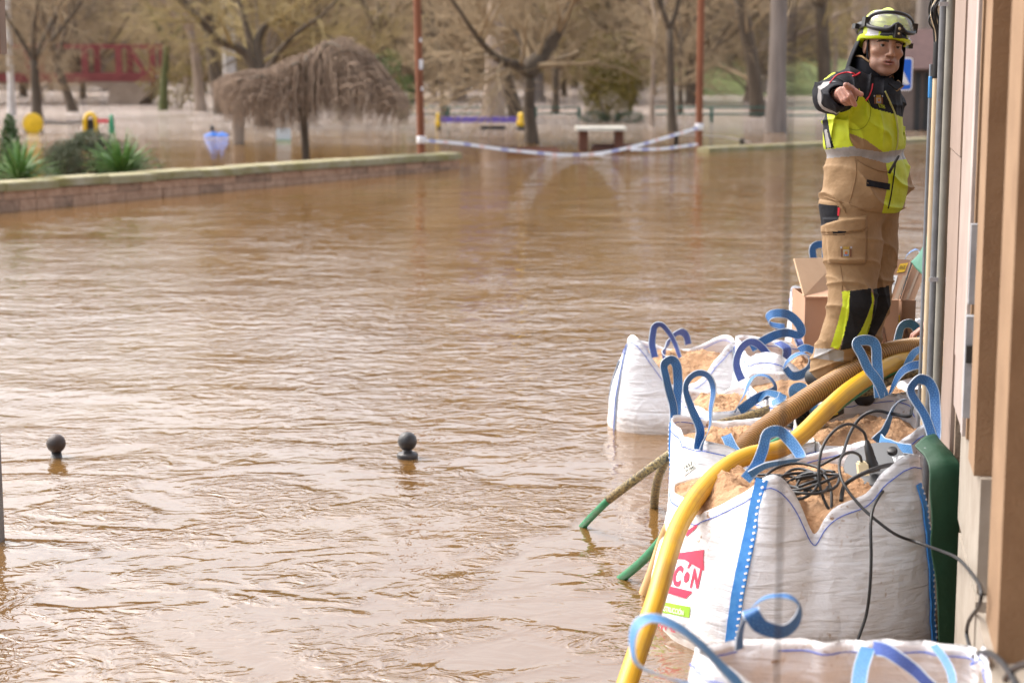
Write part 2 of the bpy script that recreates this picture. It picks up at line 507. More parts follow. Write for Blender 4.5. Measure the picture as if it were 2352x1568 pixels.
def bare_tree(name, loc, seed, H, r0, label, group=None, fork=.22, nl=4, lean=(0, 0), bark=BARK, twig=TWIG, subn=6, twn=7, spread=(.35, .8), droop=-.03, limbs=None, tw=1.0, wob=.05, cat='tree'):
    """trunk and limbs are one part, the finer branches another"""
    r = random.Random(seed)
    rt = root(name, loc, label, cat, group)
    L0 = Vector(loc)
    tb, cb = MB(), MB()
    if limbs is None: tp = [L0 + Vector((0, 0, -.5))] + branch_path(r, L0, (lean[0], lean[1], 1), fork * H, 5, wob)
    else:
        tt = Vector(limbs[0][0][0]); tp = [L0 + Vector((0, 0, -.5))] + [L0.lerp(tt, f) + rng_pt(r) * .03 * (0 < f < 1) for f in (0, .2, .4, .6, .8, 1)]
    rr = [r0 * 1.15] + [r0 * (1 - .28 * i / 5) * (1.0 + (.25 if i == 0 else 0)) for i in range(6)]
    tb.tube(tp, rr, 10, True)
    top = tp[-1]; dt = tp[-1] - tp[-2]
    LL = []
    if limbs is None:
        for i in range(nl):
            a = 2 * math.pi * (i + r.uniform(-.25, .25)) / nl; sp = r.uniform(*spread)
            d = Vector((math.cos(a) * math.sin(sp), math.sin(a) * math.sin(sp), math.cos(sp)))
            q = branch_path(r, top - dt * .1, d, H * (1 - fork) * r.uniform(.75, 1.0), 8, .11, .05)
            rl = r0 * r.uniform(.42, .62)
            tb.tube(q, [rl * (1 - .85 * j / 8) for j in range(9)], 7, False); LL.append((q, rl))
        LL.append((tp[2:], r0 * .5))
    else:
        for pts, rl in limbs:
            q = cr(pts, 4); k = len(q) - 1
            tb.tube(q, [rl * (1 - .65 * j / k) for j in range(k + 1)], 8, False); LL.append((q, rl))
            q2 = branch_path(r, q[-1], q[-1] - q[-2], H * .35, 6, .12, .04)
            tb.tube(q2, [rl * .35 * (1 - .8 * j / 6) for j in range(7)], 6, False); LL.append((q2, rl * .5))
    fill_crown(r, cb, LL, H, subn, twn, tw, droop)
    part('trunk', tb, bark, rt); part('crown', cb, twig, rt)
    return rt
# ---- the trees one can pick out (picture x of the base, waterline y, picture width)
def base(x, y): p = atz(x, y, 0); return (p.x, p.y, 0)
def px(w, y): return w / FP * yz(y)
# the broad tree with a V fork in the middle
bY = yz(330)
lm = [([at(1214, 165, bY), at(1185, 150, bY - .2), at(1142, 134, bY - .5), at(1108, 100, bY - .9), at(1078, 60, bY - 1.2)], .15),
      ([at(1214, 165, bY), at(1226, 148, bY), at(1252, 118, bY + .2), at(1282, 72, bY + .3), at(1312, 5, bY + .3)], .26),
      ([at(1214, 165, bY), at(1198, 100, bY + .9), at(1165, 55, bY + 1.4), at(1150, 0, bY + 1.6)], .13)]
bare_tree('bare_tree', base(1221, 329), 3, 8.5, .165, 'bare tree with dark trunk and V forked limbs standing between the two rust poles', fork=.2, limbs=lm, lean=(-.06, 0), subn=13, twn=8, spread=(.5, 1), tw=1.2, twig=TWIG)
bare_tree('bare_tree', base(1188, 276), 4, 9.5, .24, 'dark leaning bare trunk just left of the V forked tree', lean=(-.22, 0), nl=4, fork=.3, bark=BARK)
bare_tree('bare_tree', base(1133, 280), 5, 11, .34, 'broad pale tan trunk behind the purple beam', bark=BARK_PALE, fork=.35, nl=4)
bare_tree('bare_tree', base(1782, 304), 6, 13, .27, 'tall thick grey trunk of a straight tree left of the firefighter', bark=BARK_GREY, fork=.6, nl=4, wob=.012,
          limbs=None)
bare_tree('bare_tree', base(1742, 268), 7, 11, .25, 'dark leaning bare trunk just left of the thick grey trunk', lean=(-.1, .0), fork=.4, nl=4)
bare_tree('bare_tree', base(1545, 303), 8, 8, .13, 'slender dark bare tree between the bench table and the right rust pole', lean=(-.05, 0), fork=.35, nl=3, wob=.03, bark=BARK)
bare_tree('bare_tree', base(1497, 290), 9, 7.5, .075, 'thin pale bare sapling right of the olive bush', bark=BARK_PALE, fork=.4, nl=3, wob=.02)
bare_tree('bare_tree', base(1562, 262), 10, 8, .10, 'thin greenish bare tree behind the right rust pole', fork=.3, nl=3)
bare_tree('bare_tree', base(85, 272), 11, 8.5, .17, 'bare brown tree just behind the yellow disc', fork=.22, nl=4, twig=TWIG, lean=(.01, 0), tw=1.3, subn=9)
bare_tree('bare_tree', base(168, 256), 12, 7.5, .17, 'bare mossy trunk curving left beneath the red footbridge', fork=.24, nl=3, lean=(-.28, 0), wob=.04)
bare_tree('bare_tree', base(462, 255), 13, 9.5, .20, 'pale brown leaning trunk left of the weeping tree', bark=BARK_PALE, lean=(-.06, 0), fork=.3, nl=4)
bY = yz(290)
lm = [([at(600, 190, bY), at(560, 120, bY), at(505, 95, bY - .5), at(470, 55, bY - .8), at(430, 20, bY - 1)], .17),
      ([at(604, 185, bY), at(590, 110, bY + .4), at(610, 60, bY + .6), at(650, 42, bY + .6), at(700, 60, bY + .5)], .16),
      ([at(604, 190, bY), at(575, 100, bY + .4), at(560, 40, bY + .5), at(548, 0, bY + .6)], .15),
      ([at(604, 190, bY), at(640, 120, bY - .4), at(690, 70, bY - .8), at(735, 40, bY - 1.2)], .12)]
bare_tree('bare_tree', base(606, 290), 14, 9, .26, 'spreading bare tree with arching mossy limbs behind the weeping tree', fork=.2, limbs=lm, subn=9, twn=6, twig=TWIG_OL)
bare_tree('bare_tree', base(512, 262), 15, 9.5, .26, 'dark trunk leaning left behind the stout stump', lean=(-.2, 0), fork=.3, nl=4, twig=TWIG_DK)
bare_tree('bare_tree', base(530, 250), 16, 12, .26, 'smooth whitish trunk behind the weeping tree', bark=BARK_WHITE, fork=.5, nl=4, wob=.02)
bare_tree('bare_tree', base(28, 265), 17, 11, .12, 'white slim trunk at the far left of the flooded park', bark=BARK_WHITE, fork=.5, nl=3, wob=.015)
bare_tree('bare_tree', base(1895, 240), 18, 11, .32, 'dark mossy tree close behind the pointing hand', bark=BARK, fork=.35, nl=5, twig=TWIG_OL)
bare_tree('bare_tree', base(1915, 222), 19, 10, .12, 'slim rusty brown trunk in front of the grass bank', bark=BARK_PALE, fork=.4, nl=3)
bare_tree('bare_tree', base(1965, 228), 20, 12, .45, 'thick pale trunk directly behind the helmet', bark=BARK_PALE, fork=.5, nl=4, wob=.02)
bare_tree('bare_tree', base(2118, 205), 21, 12, .5, 'thick greyish trunk above the kiosk roof', bark=BARK_GREY, fork=.5, nl=3, wob=.02)
bare_tree('bare_tree', base(375, 253), 22, 8, .16, 'ivy covered greenish trunk right of the red footbridge', bark=M('ivy_bark', (.06, .075, .025), .9, col2=(.14, .15, .06), scale=9), fork=.3, nl=3, twig=TWIG_OL)
bare_tree('bare_tree', base(1275, 262), 23, 9, .13, 'thin mossy trunk right of the V forked tree', bark=BARK, fork=.3, nl=4, twig=TWIG_OL)
bare_tree('bare_tree', base(1022, 268), 24, 8.5, .11, 'thin dark trunk leaning behind the left end of the purple beam', lean=(-.15, 0), fork=.3, nl=4)
bare_tree('bare_tree', base(880, 262), 25, 9.5, .2, 'pinkish brown bare tree between weeping tree and left rust pole', fork=.3, nl=5)
# ---- the wood behind: three kinds, copied
protos = []
for k, (sd_, bk, tg) in enumerate(((101, BARK, TWIG), (102, BARK_PALE, TWIG_DK), (103, BARK_GREY, TWIG_OL), (104, BARK, TWIG))):
    protos.append(bare_tree('bare_tree', (-40 + k * 9, 118, 0), sd_, (9.5, 10.5, 9.0, 11.0)[k], .2, 'bare winter tree in the brown wood across the flooded park', 'bare trees in the wood behind', fork=.16, nl=6, bark=bk, twig=tg, subn=9, twn=9, spread=(.3, 1.15), tw=1.25))
rw = random.Random(77)
spots = []
for row, (Y, n_) in enumerate(((76, 15), (86, 17), (97, 19), (108, 21), (121, 22))):
    for i in range(n_):
        X = Y * (-.315 + .60 * (i + rw.uniform(.1, .9)) / n_)
        if row == 0 and -20 < X < -13: continue      # keep the footbridge in view
        if row < 3 and X > .17 * Y: continue
        spots.append((X, Y + rw.uniform(-4, 4)))
for i, (X, Y) in enumerate(spots):
    t = protos[i] if i < 4 else copy_tree(protos[i % 4])
    t.location = (X, Y, -.1); t.rotation_euler = (0, 0, rw.uniform(0, 6.28))
    s = rw.uniform(1.0, 1.3) if Y < 81 else rw.uniform(.62, .85) * (1 + .25 * (Y - 76) / 45); t.scale = (s * 1.15, s * 1.15, s * rw.uniform(.85, 1.05))
# low tangle of brushwood at the far bank that reads as one mass
r = random.Random(5); mb = MB()
for i in range(5200):
    Y = r.uniform(112, 134); X = Y * r.uniform(-.32, .32)
    q = branch_path(r, (X, Y, -.2), (r.uniform(-.3, .3), r.uniform(-.3, .3), 1), r.uniform(2.5, 8), 3, .2)
    mb.tube(q, [.04, .03, .02, .008], 3, False)
    for w in range(2):
        q2 = branch_path(r, q[1 + w], side(r, (0, 0, 1), .7), r.uniform(1, 2.5), 2, .25)
        mb.tube(q2, [.025, .018, .008], 3, False)
o = part('far_wood', mb, TWIG, org=(0, 120, 0)); tag(o, 'brown mass of winter brushwood on the far bank', 'woodland', kind='stuff')

# ---- leafy things
def leaves(mb, r, c, rad, n, size, m=0, flat=1.0, shell=.5, up=0.2, zmin=None):
    for i in range(n):
        d = rng_pt(r)
        while d.length > 1 or d.length < .05: d = rng_pt(r)
        d = d.normalized() * (d.length ** shell)
        lump = .8 + .35 * noise.noise(d * 2.3 + Vector((c[0], c[1], 0)))
        p = Vector(c) + Vector((d.x * rad[0], d.y * rad[1], d.z * rad[2])) * lump
        if zmin is not None and p.z < zmin: continue
        a = (rng_pt(r) + d * .6 + Vector((0, 0, up))).normalized(); b = a.orthogonal().normalized()
        b = Matrix.Rotation(r.uniform(0, 6.28), 3, a) @ b
        s = size * r.uniform(.6, 1.3)
        mb.add([p - b * s * .35, p + a * s * .5 + a.cross(b) * s * .1, p + b * s * .35, p + a * s * 1.1], [(0, 1, 3), (1, 2, 3)], m=m)
OLIVE = M('olive_leaf', (0.12, 0.10, 0.016), .6, scale=.9, col2=(0.30, 0.22, 0.04))
DKGREEN = M('dark_leaf', (0.012, 0.035, 0.014), .6, scale=1.2, col2=(0.03, 0.07, 0.028))
BUSHG = M('bush_leaf', (0.065, 0.085, 0.04), .6, scale=5, col2=(0.135, 0.15, 0.08))
YUCCA = M('yucca_leaf', (0.055, 0.14, 0.022), .45, scale=6, col2=(0.13, 0.25, 0.05))
CONIF = M('conifer_leaf', (0.025, 0.075, 0.012), .6, scale=4, col2=(0.06, 0.13, 0.025))
def bush(name, loc, label, blobs, mat, n, size, cat='shrub', group=None, stems=5, seed=1):
    r = random.Random(seed); rt = root(name, loc, label, cat, group); mb = MB()
    for c, rad, k in blobs: leaves(mb, r, Vector(loc) + Vector(c), rad, int(n * k), size, zmin=.01)
    part('foliage', mb, mat, rt)
    sb = MB()
    for i in range(stems):
        a = r.uniform(0, 6.28)
        q = branch_path(r, Vector(loc) + Vector((math.cos(a) * .08, math.sin(a) * .08, -.1)), (math.cos(a) * .5, math.sin(a) * .5, 1), blobs[0][0][2] * 1.2, 4, .15)
        sb.tube(q, [.03, .025, .018, .012, .006], 5, False)
    part('stem', sb, BARK, rt)
    return rt
Yb = yz(280)
bc = base(1402, 280)
bush('olive_bush', bc, 'wide olive green bush behind the bench table', [((0, .3, .75), (1.05, .7, .8), 1), ((-.4, .4, 1.25), (.5, .5, .5), .35), ((.45, .4, 1.3), (.55, .5, .6), .35), ((.1, .5, 1.6), (.8, .5, .6), .25), ((-.9, .6, 1.5), (.6, .5, .5), .12), ((1.0, .6, 1.4), (.6, .5, .6), .12), ((.1, .6, 2.3), (1.1, .5, .6), .14)], OLIVE, 2600, .11, seed=2)
bush('hedge', (bc[0], bc[1] - .9, 0), 'low clipped dark green hedge below the olive bush', [((-.55, 0, .16), (.62, .3, .24), 1), ((.5, 0, .16), (.62, .3, .24), 1)], DKGREEN, 900, .06, cat='hedge', seed=3, stems=2)
b2 = base(405, 250)
bush('olive_bush', b2, 'sparse olive bush right of the footbridge pier', [((0, 0, .9), (1.5, .8, .9), 1), ((.8, 0, 1.8), (.8, .6, .8), .4)], OLIVE, 900, .13, seed=4)
b3 = base(925, 275)
bush('green_bush', b3, 'fresh green bush left of the left rust pole', [((0, 0, .8), (.5, .4, .8), 1), ((-.4, 0, 1.8), (.45, .4, .5), .5)], M('fresh_leaf', (.05, .1, .02), .6, col2=(.13, .19, .04)), 900, .1, seed=5)
# planting behind the low wall on the left
Yp = 27.6
pc = at(24, 330, 28.8)
r = random.Random(9)
rt = root('conifer_shrub', (pc.x, pc.y, 0), 'dense bright green conifer shrub at the left picture edge', 'shrub'); mb = MB()
for i in range(8): leaves(mb, r, (pc.x, pc.y, .25 + i * .13), (.36 * (1 - i / 9.5), .36 * (1 - i / 9.5), .16), 330, .05, up=1.2)
part('foliage', mb, CONIF, rt); mb = MB(); mb.tube([(pc.x, pc.y, -.2), (pc.x, pc.y, .9)], .03, 6); part('stem', mb, BARK, rt)
pc = at(195, 380, 30.6)
bush('round_bush', (pc.x, pc.y, 0), 'rounded grey green bush between the two yuccas', [((-.05, 0, .48), (.68, .5, .5), 1), ((.55, 0, .4), (.55, .4, .4), .6), ((-.36, .05, .42), (.45, .4, .44), .5), ((.1, 0, .82), (.4, .3, .2), .25)], BUSHG, 6500, .045, seed=6, stems=7)
pc = at(352, 380, 31.2)
bush('round_bush', (pc.x, pc.y, 0), 'small thin leafy sprig at the right end of the planting', [((0, 0, .3), (.2, .2, .3), 1)], BUSHG, 300, .045, seed=7)
def yucca(loc, label, n, L, seed):
    r = random.Random(seed); rt = root('yucca', loc, label, 'plant', 'yuccas behind the low wall')
    p0 = Vector(loc)
    for i in range(n):
        a = r.uniform(0, 6.28); el = r.uniform(.15, 1.35); l_ = L * r.uniform(.7, 1.1)
        d = Vector((math.cos(a) * math.cos(el), math.sin(a) * math.cos(el), math.sin(el)))
        s_ = p0 + Vector((0, 0, .05 + .15 * r.random()))
        pts = [s_ + d * l_ * t + Vector((0, 0, -.22 * l_ * t * t * math.cos(el))) for t in (0, .25, .5, .75, 1)]
        mb = MB(); mb.ribbon(pts, [.02, .034, .032, .022, .003], .006, d.cross(Vector((0, 0, 1))))
        part('leaf', mb, YUCCA, rt)
    mb = MB(); mb.tube([p0 + Vector((0, 0, -.2)), p0 + Vector((0, 0, .22))], .05, 7); part('stem', mb, BARK, rt)
p = at(45, 405, 28.0); yucca((p.x, p.y, .22), 'spiky yucca at the left edge beside the conifer', 120, .74, 1)
p = at(280, 385, 30.0); yucca((p.x, p.y, .2), 'spiky yucca in front of the round bush on its right', 130, .74, 2)

# ---- weeping tree behind the wall
WEEP = M('weeping_twig', (0.13, 0.088, 0.062), .9, scale=3, col2=(0.38, 0.275, 0.195))
Yw = 36.0
p = at(703, 366, Yw); w0 = Vector((p.x, Yw, 0))
rt = root('weeping_tree', w0, 'leafless weeping tree with umbrella crown of hanging twigs behind the low wall', 'tree')
r = random.Random(21); tb, cb = MB(), MB()
tb.tube([w0 + Vector((0, 0, -.4)), w0 + Vector((-.01, 0, .5)), w0 + Vector((-.04, 0, 1.0)), w0 + Vector((.08, 0, 1.5)), w0 + Vector((.25, .05, 2.0))], [.085, .075, .08, .1, .05], 9)
prof_x = [505, 520, 560, 610, 660, 705, 745, 800, 850, 880, 905, 925]
prof_t = [180, 172, 160, 158, 132, 118, 95, 84, 112, 150, 190, 225]
prof_b = [235, 262, 285, 292, 298, 290, 275, 285, 280, 287, 285, 275]
for i in range(1750):
    X = r.uniform(510, 922); dY = r.gauss(0, .55); dY = max(-1.5, min(1.5, dY))
    f = max(0, 1 - (dY / 1.6) ** 2)
    top_y = np.interp(X, prof_x, prof_t); bot_y = np.interp(X, prof_x, prof_b)
    top_y = top_y + (bot_y - top_y) * (.55 * (1 - f) + r.random() ** 2.2 * .6)
    end_y = bot_y + r.uniform(-48, 12) - (1 - f) * 20
    if end_y < top_y + 15: continue
    a = at(X, top_y, Yw + dY); b = at(X + (X - 715) * .05 + r.uniform(-8, 8), end_y, Yw + dY * 1.15)
    inn = at(X + (720 - X) * r.uniform(.1, .3), top_y + 10, Yw + dY * .8)
    m1 = a.lerp(b, .45) + Vector((r.uniform(-.05, .05), 0, 0)) + Vector(((X - 715) * .0007, 0, 0))
    q = cr([inn, a, m1, b], 3)
    k_ = r.uniform(.006, .011); cb.tube(q, [k_ * (1 - .6 * j / (len(q) - 1)) for j in range(len(q))], 3, False)
for i in range(26):
    X = r.uniform(545, 890); dY = r.uniform(-.9, .9)
    top_y = np.interp(X, prof_x, prof_t) + 14
    q = cr([w0 + Vector((r.uniform(-.05, .1), 0, r.uniform(1.0, 1.7))), at((X + 705) / 2, top_y + 5, Yw + dY * .5), at(X, top_y + 8, Yw + dY)], 4)
    tb.tube(q, [.05 * (1 - .7 * j / (len(q) - 1)) for j in range(len(q))], 5, False)
part('trunk', tb, BARK, rt); part('crown', cb, WEEP, rt)
# stout pollarded stump with hanging shoots on its left
p = base(547, 331); w0 = Vector(p); Ys = p[1]
rt = root('weeping_stump', w0, 'stout pollarded stump with drooping shoots left of the weeping tree', 'tree')
tb, cb = MB(), MB()
tb.tube([w0 + Vector((0, 0, -.4)), at(547, 320, Ys), at(548, 270, Ys), at(543, 215, Ys), at(535, 182, Ys), at(530, 172, Ys)], [.15, .15, .165, .2, .2, .1], 11)
for i in range(190):
    a0 = r.uniform(0, 6.28); R_ = r.uniform(.12, .33)
    s_ = at(537, 190 + r.uniform(-22, 10), Ys) + Vector((math.cos(a0) * R_ * .8, math.sin(a0) * R_ * .8, 0))
    L = r.uniform(.3, .95)
    e_ = s_ + Vector((math.cos(a0) * .12 + r.uniform(-.05, .05), math.sin(a0) * .12, -L))
    q = cr([at(540, 185, Ys), s_, s_.lerp(e_, .5) + Vector((math.cos(a0) * .05, 0, 0)), e_], 3)
    cb.tube(q, [.015 * (1 - .6 * j / (len(q) - 1)) for j in range(len(q))], 3, False)
part('trunk', tb, M('stump_bark', (.19, .145, .11), .95, col2=(.31, .245, .19), scale=5, stretch=(1, 1, .3)), rt); part('crown', cb, WEEP, rt)
# ------------------------------------------------------------------ low wall of stone with cap stones (left)
WALLST = M('wall_stone', (0.36, 0.20, 0.12), .9, scale=7, col2=(0.58, 0.37, 0.25), bump=.006)
WALLST2 = M('wall_stone_stained', (0.22, 0.135, 0.088), .9, scale=9, col2=(0.46, 0.29, 0.195), bump=.006)
CAPM = M('mossy_cap', (0.19, 0.165, 0.035), .95, scale=2.6, col2=(0.38, 0.34, 0.24), bump=.008, detail=7, mid=.47)
MORTAR = M('wall_mortar', (0.17, 0.12, 0.085), .95)
A = atz(-260, 512, 0); B = atz(1056, 386, 0)
zA, zB = at(0, 421, atz(0, 490, 0).y).z, .30
wd = (B - A); wl_ = wd.length; wd.normalize(); wn_ = Vector((wd.y, -wd.x, 0))
def ztop(s):
    s0 = (atz(0, 490, 0) - A).length
    return zA + (zB - zA) * max(0, min(1, (s - s0) / (wl_ - s0))) + (0.02 if s < s0 else 0)
rt = root('low_stone_wall', A, 'low wall of pinkish stone with mossy cap slabs running out of the left edge', 'wall')
mb = MB()
core = lambda s, z: A + wd * s + Vector((0, 0, z)) - wn_ * .15
for s0 in np.arange(0, wl_, 1.0):
    s1 = min(s0 + 1.0, wl_ - .03); zt = ztop((s0 + s1) / 2) - .13
    mb.obox(A + wd * ((s0 + s1) / 2) - wn_ * .18 + Vector((0, 0, (zt - .5) / 2)), (wd, wn_, (0, 0, 1)), ((s1 - s0) / 2, .15, (zt + .5) / 2))
part('wall_core', mb, MORTAR, rt, smooth=False)
r = random.Random(4); s = 0.0; crs = 0
while s < wl_ - .06:
    L = min(r.uniform(.3, .62), wl_ - s)
    zt = ztop(s + L / 2) - .13
    zc = zt - .14
    for (z0, z1) in (((zc + .008, zt - .004),) if crs == 0 else ((zc - .2, zc),)):
        mb = MB(); mb.obox(A + wd * (s + L / 2) - wn_ * (.02 + r.uniform(0, .012)) + Vector((0, 0, (z0 + z1) / 2)), (wd, wn_, (0, 0, 1)), (L / 2 - .006, .03, (z1 - z0) / 2))
        part('stone', mb, WALLST2 if r.random() < .22 else WALLST, rt, smooth=False)
    s += L
    if s >= wl_ - .06 and crs == 0: crs = 1; s = -.0001 + 0.0; r.random()
s = 0.0
while s < wl_ - .06:
    L = min(1.02, wl_ - s)
    za, zb = ztop(s), ztop(s + L)
    a = A + wd * (s + .004) ; b = A + wd * (s + L - .004)
    f, k = wn_ * .06, -wn_ * .40
    jit = r.uniform(-.008, .008)
    vs = []
    for pt, z in ((a, za), (b, zb)):
        for off, dz in ((f, -.125), (f, -.02), (f * .7, .0), (k, .0), (k, -.125)):
            vs.append(pt + off + Vector((0, 0, z + dz + jit)))
    mb = MB(); mb.add(vs, [(0, 1, 6, 5), (1, 2, 7, 6), (2, 3, 8, 7), (3, 4, 9, 8), (4, 0, 5, 9), (4, 3, 2, 1, 0), (5, 6, 7, 8, 9)])
    part('cap_stone', mb, CAPM, rt, smooth=False)
    s += 1.02
# low kerb on the far right
A2, B2 = atz(1628, 350, 0), atz(2150, 326, 0)
d2 = (B2 - A2); L2 = d2.length; d2.normalize(); n2 = Vector((d2.y, -d2.x, 0))
rt = root('low_kerb', A2, 'low mossy kerb just above the water right of the right rust pole', 'kerb')
for i in range(int(L2 / 1.1) + 1):
    s0, s1 = i * 1.1, min(i * 1.1 + 1.09, L2)
    if s1 - s0 < .1: break
    mb = MB(); mb.obox(A2 + d2 * ((s0 + s1) / 2) - n2 * .2 + Vector((0, 0, -.06)), (d2, n2, (0, 0, 1)), ((s1 - s0) / 2, .2, .16))
    part('kerb_stone', mb, CAPM, rt, smooth=False)
# ------------------------------------------------------------------ rust poles, tape
RUST = M('rust_paint', (0.17, 0.055, 0.022), .7, scale=3, col2=(0.26, 0.088, 0.036), stretch=(1, 1, .3))
STICK = M('sticker_white', (.75, .75, .75), .5)
TAPE = bpy.data.materials.new('barrier_tape'); TAPE.use_nodes = True
n, l = TAPE.node_tree.nodes, TAPE.node_tree.links
uvn = n.new('ShaderNodeUVMap'); sx = n.new('ShaderNodeSeparateXYZ'); l.new(uvn.outputs[0], sx.inputs[0])
md = n.new('ShaderNodeMath'); md.operation = 'MODULO'; md.inputs[1].default_value = .9; l.new(sx.outputs[0], md.inputs[0])
rp = n.new('ShaderNodeValToRGB'); rp.color_ramp.interpolation = 'CONSTANT'
dv = n.new('ShaderNodeMath'); dv.operation = 'DIVIDE'; dv.inputs[1].default_value = .9; l.new(md.outputs[0], dv.inputs[0]); l.new(dv.outputs[0], rp.inputs[0])
els = rp.color_ramp.elements
els[0].position = 0; els[0].color = (.8, .8, .82, 1); els[1].position = .3; els[1].color = (.36, .38, .6, 1)
for p_, c_ in ((.5, (.8, .8, .82, 1)), (.72, (.78, .58, .54, 1)), (.86, (.8, .8, .82, 1))):
    e = els.new(p_); e.color = c_
l.new(rp.outputs[0], n['Principled BSDF'].inputs['Base Color']); n['Principled BSDF'].inputs['Roughness'].default_value = .4
Yl, Yr = 38.5, yz(343)
pl, pr = at(968, 340, Yl), at(1605, 340, Yr)
def pole(P, lean, label, stickers):
    rt = root('rust_pole', (P.x, P.y, 0), label, 'pole', 'rust brown lamp posts in the park')
    mb = MB(); z = 9.0
    mb.tube([(P.x, P.y, -.5), (P.x + lean * .2, P.y, .2), (P.x + lean * z / 2, P.y, z / 2), (P.x + lean * z, P.y, z)], [.088, .082, .08, .07], 14)
    part('shaft', mb, RUST, rt, auto=40)
    mb = MB(); mb.lathe([(.07, 0), (.09, .05), (.3, .18), (.34, .24), (.05, .34)], (P.x + lean * z, P.y, z), 16); part('lamp_head', mb, RUST, rt, auto=40)
    for (x, y, w, h) in stickers:
        q = at(x, y, P.y); mb = MB(); a0 = .75
        def fn(u, v, q=q, w=w, h=h):
            a = a0 + (u - .5) * w / .085; x0 = P.x + lean * q.z
            return (x0 + .0855 * math.sin(a), P.y - .0855 * math.cos(a), q.z + (v - .5) * h)
        mb.grid(fn, 6, 3); part('sticker', mb, STICK, rt)
pole(Vector((pl.x, Yl, 0)), -.02, 'tall rust brown pole behind the end of the low stone wall', [(970, 148, .11, .2), (969, 92, .06, .08), (970, 204, .06, .08)])
pole(Vector((pr.x, Yr, 0)), 0, 'tall rust brown pole standing in the water left of the thick grey trunk', [])
def tape(pts, w, label, seg=14, tw=0):
    mb = MB(); q = cr(pts, seg); mb.ribbon(q, w, .004, (0, .35, 1), tw)
    tag(part('barrier_tape', mb, TAPE, smooth=False), label, 'tape')
tape([at(962, 322, Yl - .1), at(1060, 330, Yl + .6), at(1180, 346, Yl + 1.2), at(1330, 356, Yl + 2), at(1450, 338, Yl + 2.4), at(1602, 294, Yr - .1)], .066, 'sagging white barrier tape tied between the two rust poles')
tape([at(1448, 343, Yl + 2.2), at(1520, 342, Yl + 2.6), at(1603, 331, Yr - .12)], .06, 'lower slack barrier tape touching the water by the right pole')
mb = MB()
for P_, z_ in ((Vector((pl.x, Yl, 0)), at(962, 322, Yl).z), (Vector((pr.x, Yr, 0)), at(1605, 292, Yr).z)):
    mb = MB(); mb.lathe([(.092, -.07), (.098, -.03), (.094, .02), (.099, .05), (.092, .08)], (P_.x - .0, P_.y, z_), 14)
    tag(part('tape_wrap', mb, TAPE), 'barrier tape wound round the left rust pole' if P_.x < 0 else 'barrier tape wound round the right rust pole', 'tape')
ROPE = M('rope', (.5, .45, .4), .8)
mb = MB(); mb.tube(cr([at(1560, 309, Yr + 1), at(1660, 315, Yr + 2), at(1725, 328, Yr + 2)], 8), .018, 5)
tag(part('rope', mb, ROPE), 'pale slack rope running right from behind the right rust pole', 'rope')
DKPOST = M('dark_post', (.03, .028, .026), .6)
for (x, y0, y1, lab) in ((1553, 310, 326, 'short dark post stub left of the right rust pole'), (1704, 318, 327, 'short dark post stub at the end of the slack rope')):
    b = atz(x, y1 + 8, 0); mb = MB(); t_ = at(x, y0, b.y)
    mb.lathe([(.05, -.3), (.05, t_.z - .05), (.065, t_.z - .04), (.05, t_.z)], (b.x, b.y, 0), 10)
    tag(part('post_stub', mb, DKPOST), lab, 'post')
# ------------------------------------------------------------------ bench table and sunken benches
WOODB = M('brown_wood', (.085, .03, .016), .7, scale=6, col2=(.17, .065, .035), stretch=(.2, 1, 1))
STONET = M('table_top', (.55, .52, .44), .8, scale=5, col2=(.68, .65, .56))
bY = yz(346); c = at(1380, 296, bY)
rt = root('picnic_table', (c.x, bY, 0), 'pale topped picnic table on brown legs standing in the flood', 'table')
mb = MB(); hw = px(57, 346)
mb.obox((c.x, bY + .2, c.z), ((1, 0, 0), (0, 1, 0), (0, 0, 1)), (hw, .42, .035)); part('table_top', mb, STONET, rt, smooth=False)
for x in (1340, 1422):
    p = at(x, 320, bY); mb = MB(); mb.box((p.x, bY + .2, (c.z - .04 - .4) / 2), (.10, .22, (c.z - .04 + .4) / 2)); part('leg', mb, WOODB, rt, smooth=False)
for (x0, x1, y, lab) in ((1165, 1288, 347, 'sunken brown bench plank left of the picnic table'), (1358, 1468, 339, 'sunken brown bench plank in front of the picnic table')):
    Y = yz(y + 6); a, b = at(x0, y, Y), at(x1, y - 3, Y)
    rt = root('sunken_bench', ((a.x + b.x) / 2, Y, 0), lab, 'bench', 'brown benches sunk in the flood')
    mb = MB(); mb.box(((a.x + b.x) / 2, Y, .03), ((b.x - a.x) / 2, .16, .045)); part('seat', mb, WOODB, rt, smooth=False)
    mb = MB(); mb.box(((a.x + b.x) / 2, Y + .22, .07), ((b.x - a.x) / 2 - .05, .03, .06)); part('backrest', mb, WOODB, rt, smooth=False)
    for xx in (a.x + .1, b.x - .1):
        mb = MB(); mb.box((xx, Y, -.24), (.05, .15, .22)); part('leg', mb, DKPOST, rt, smooth=False)
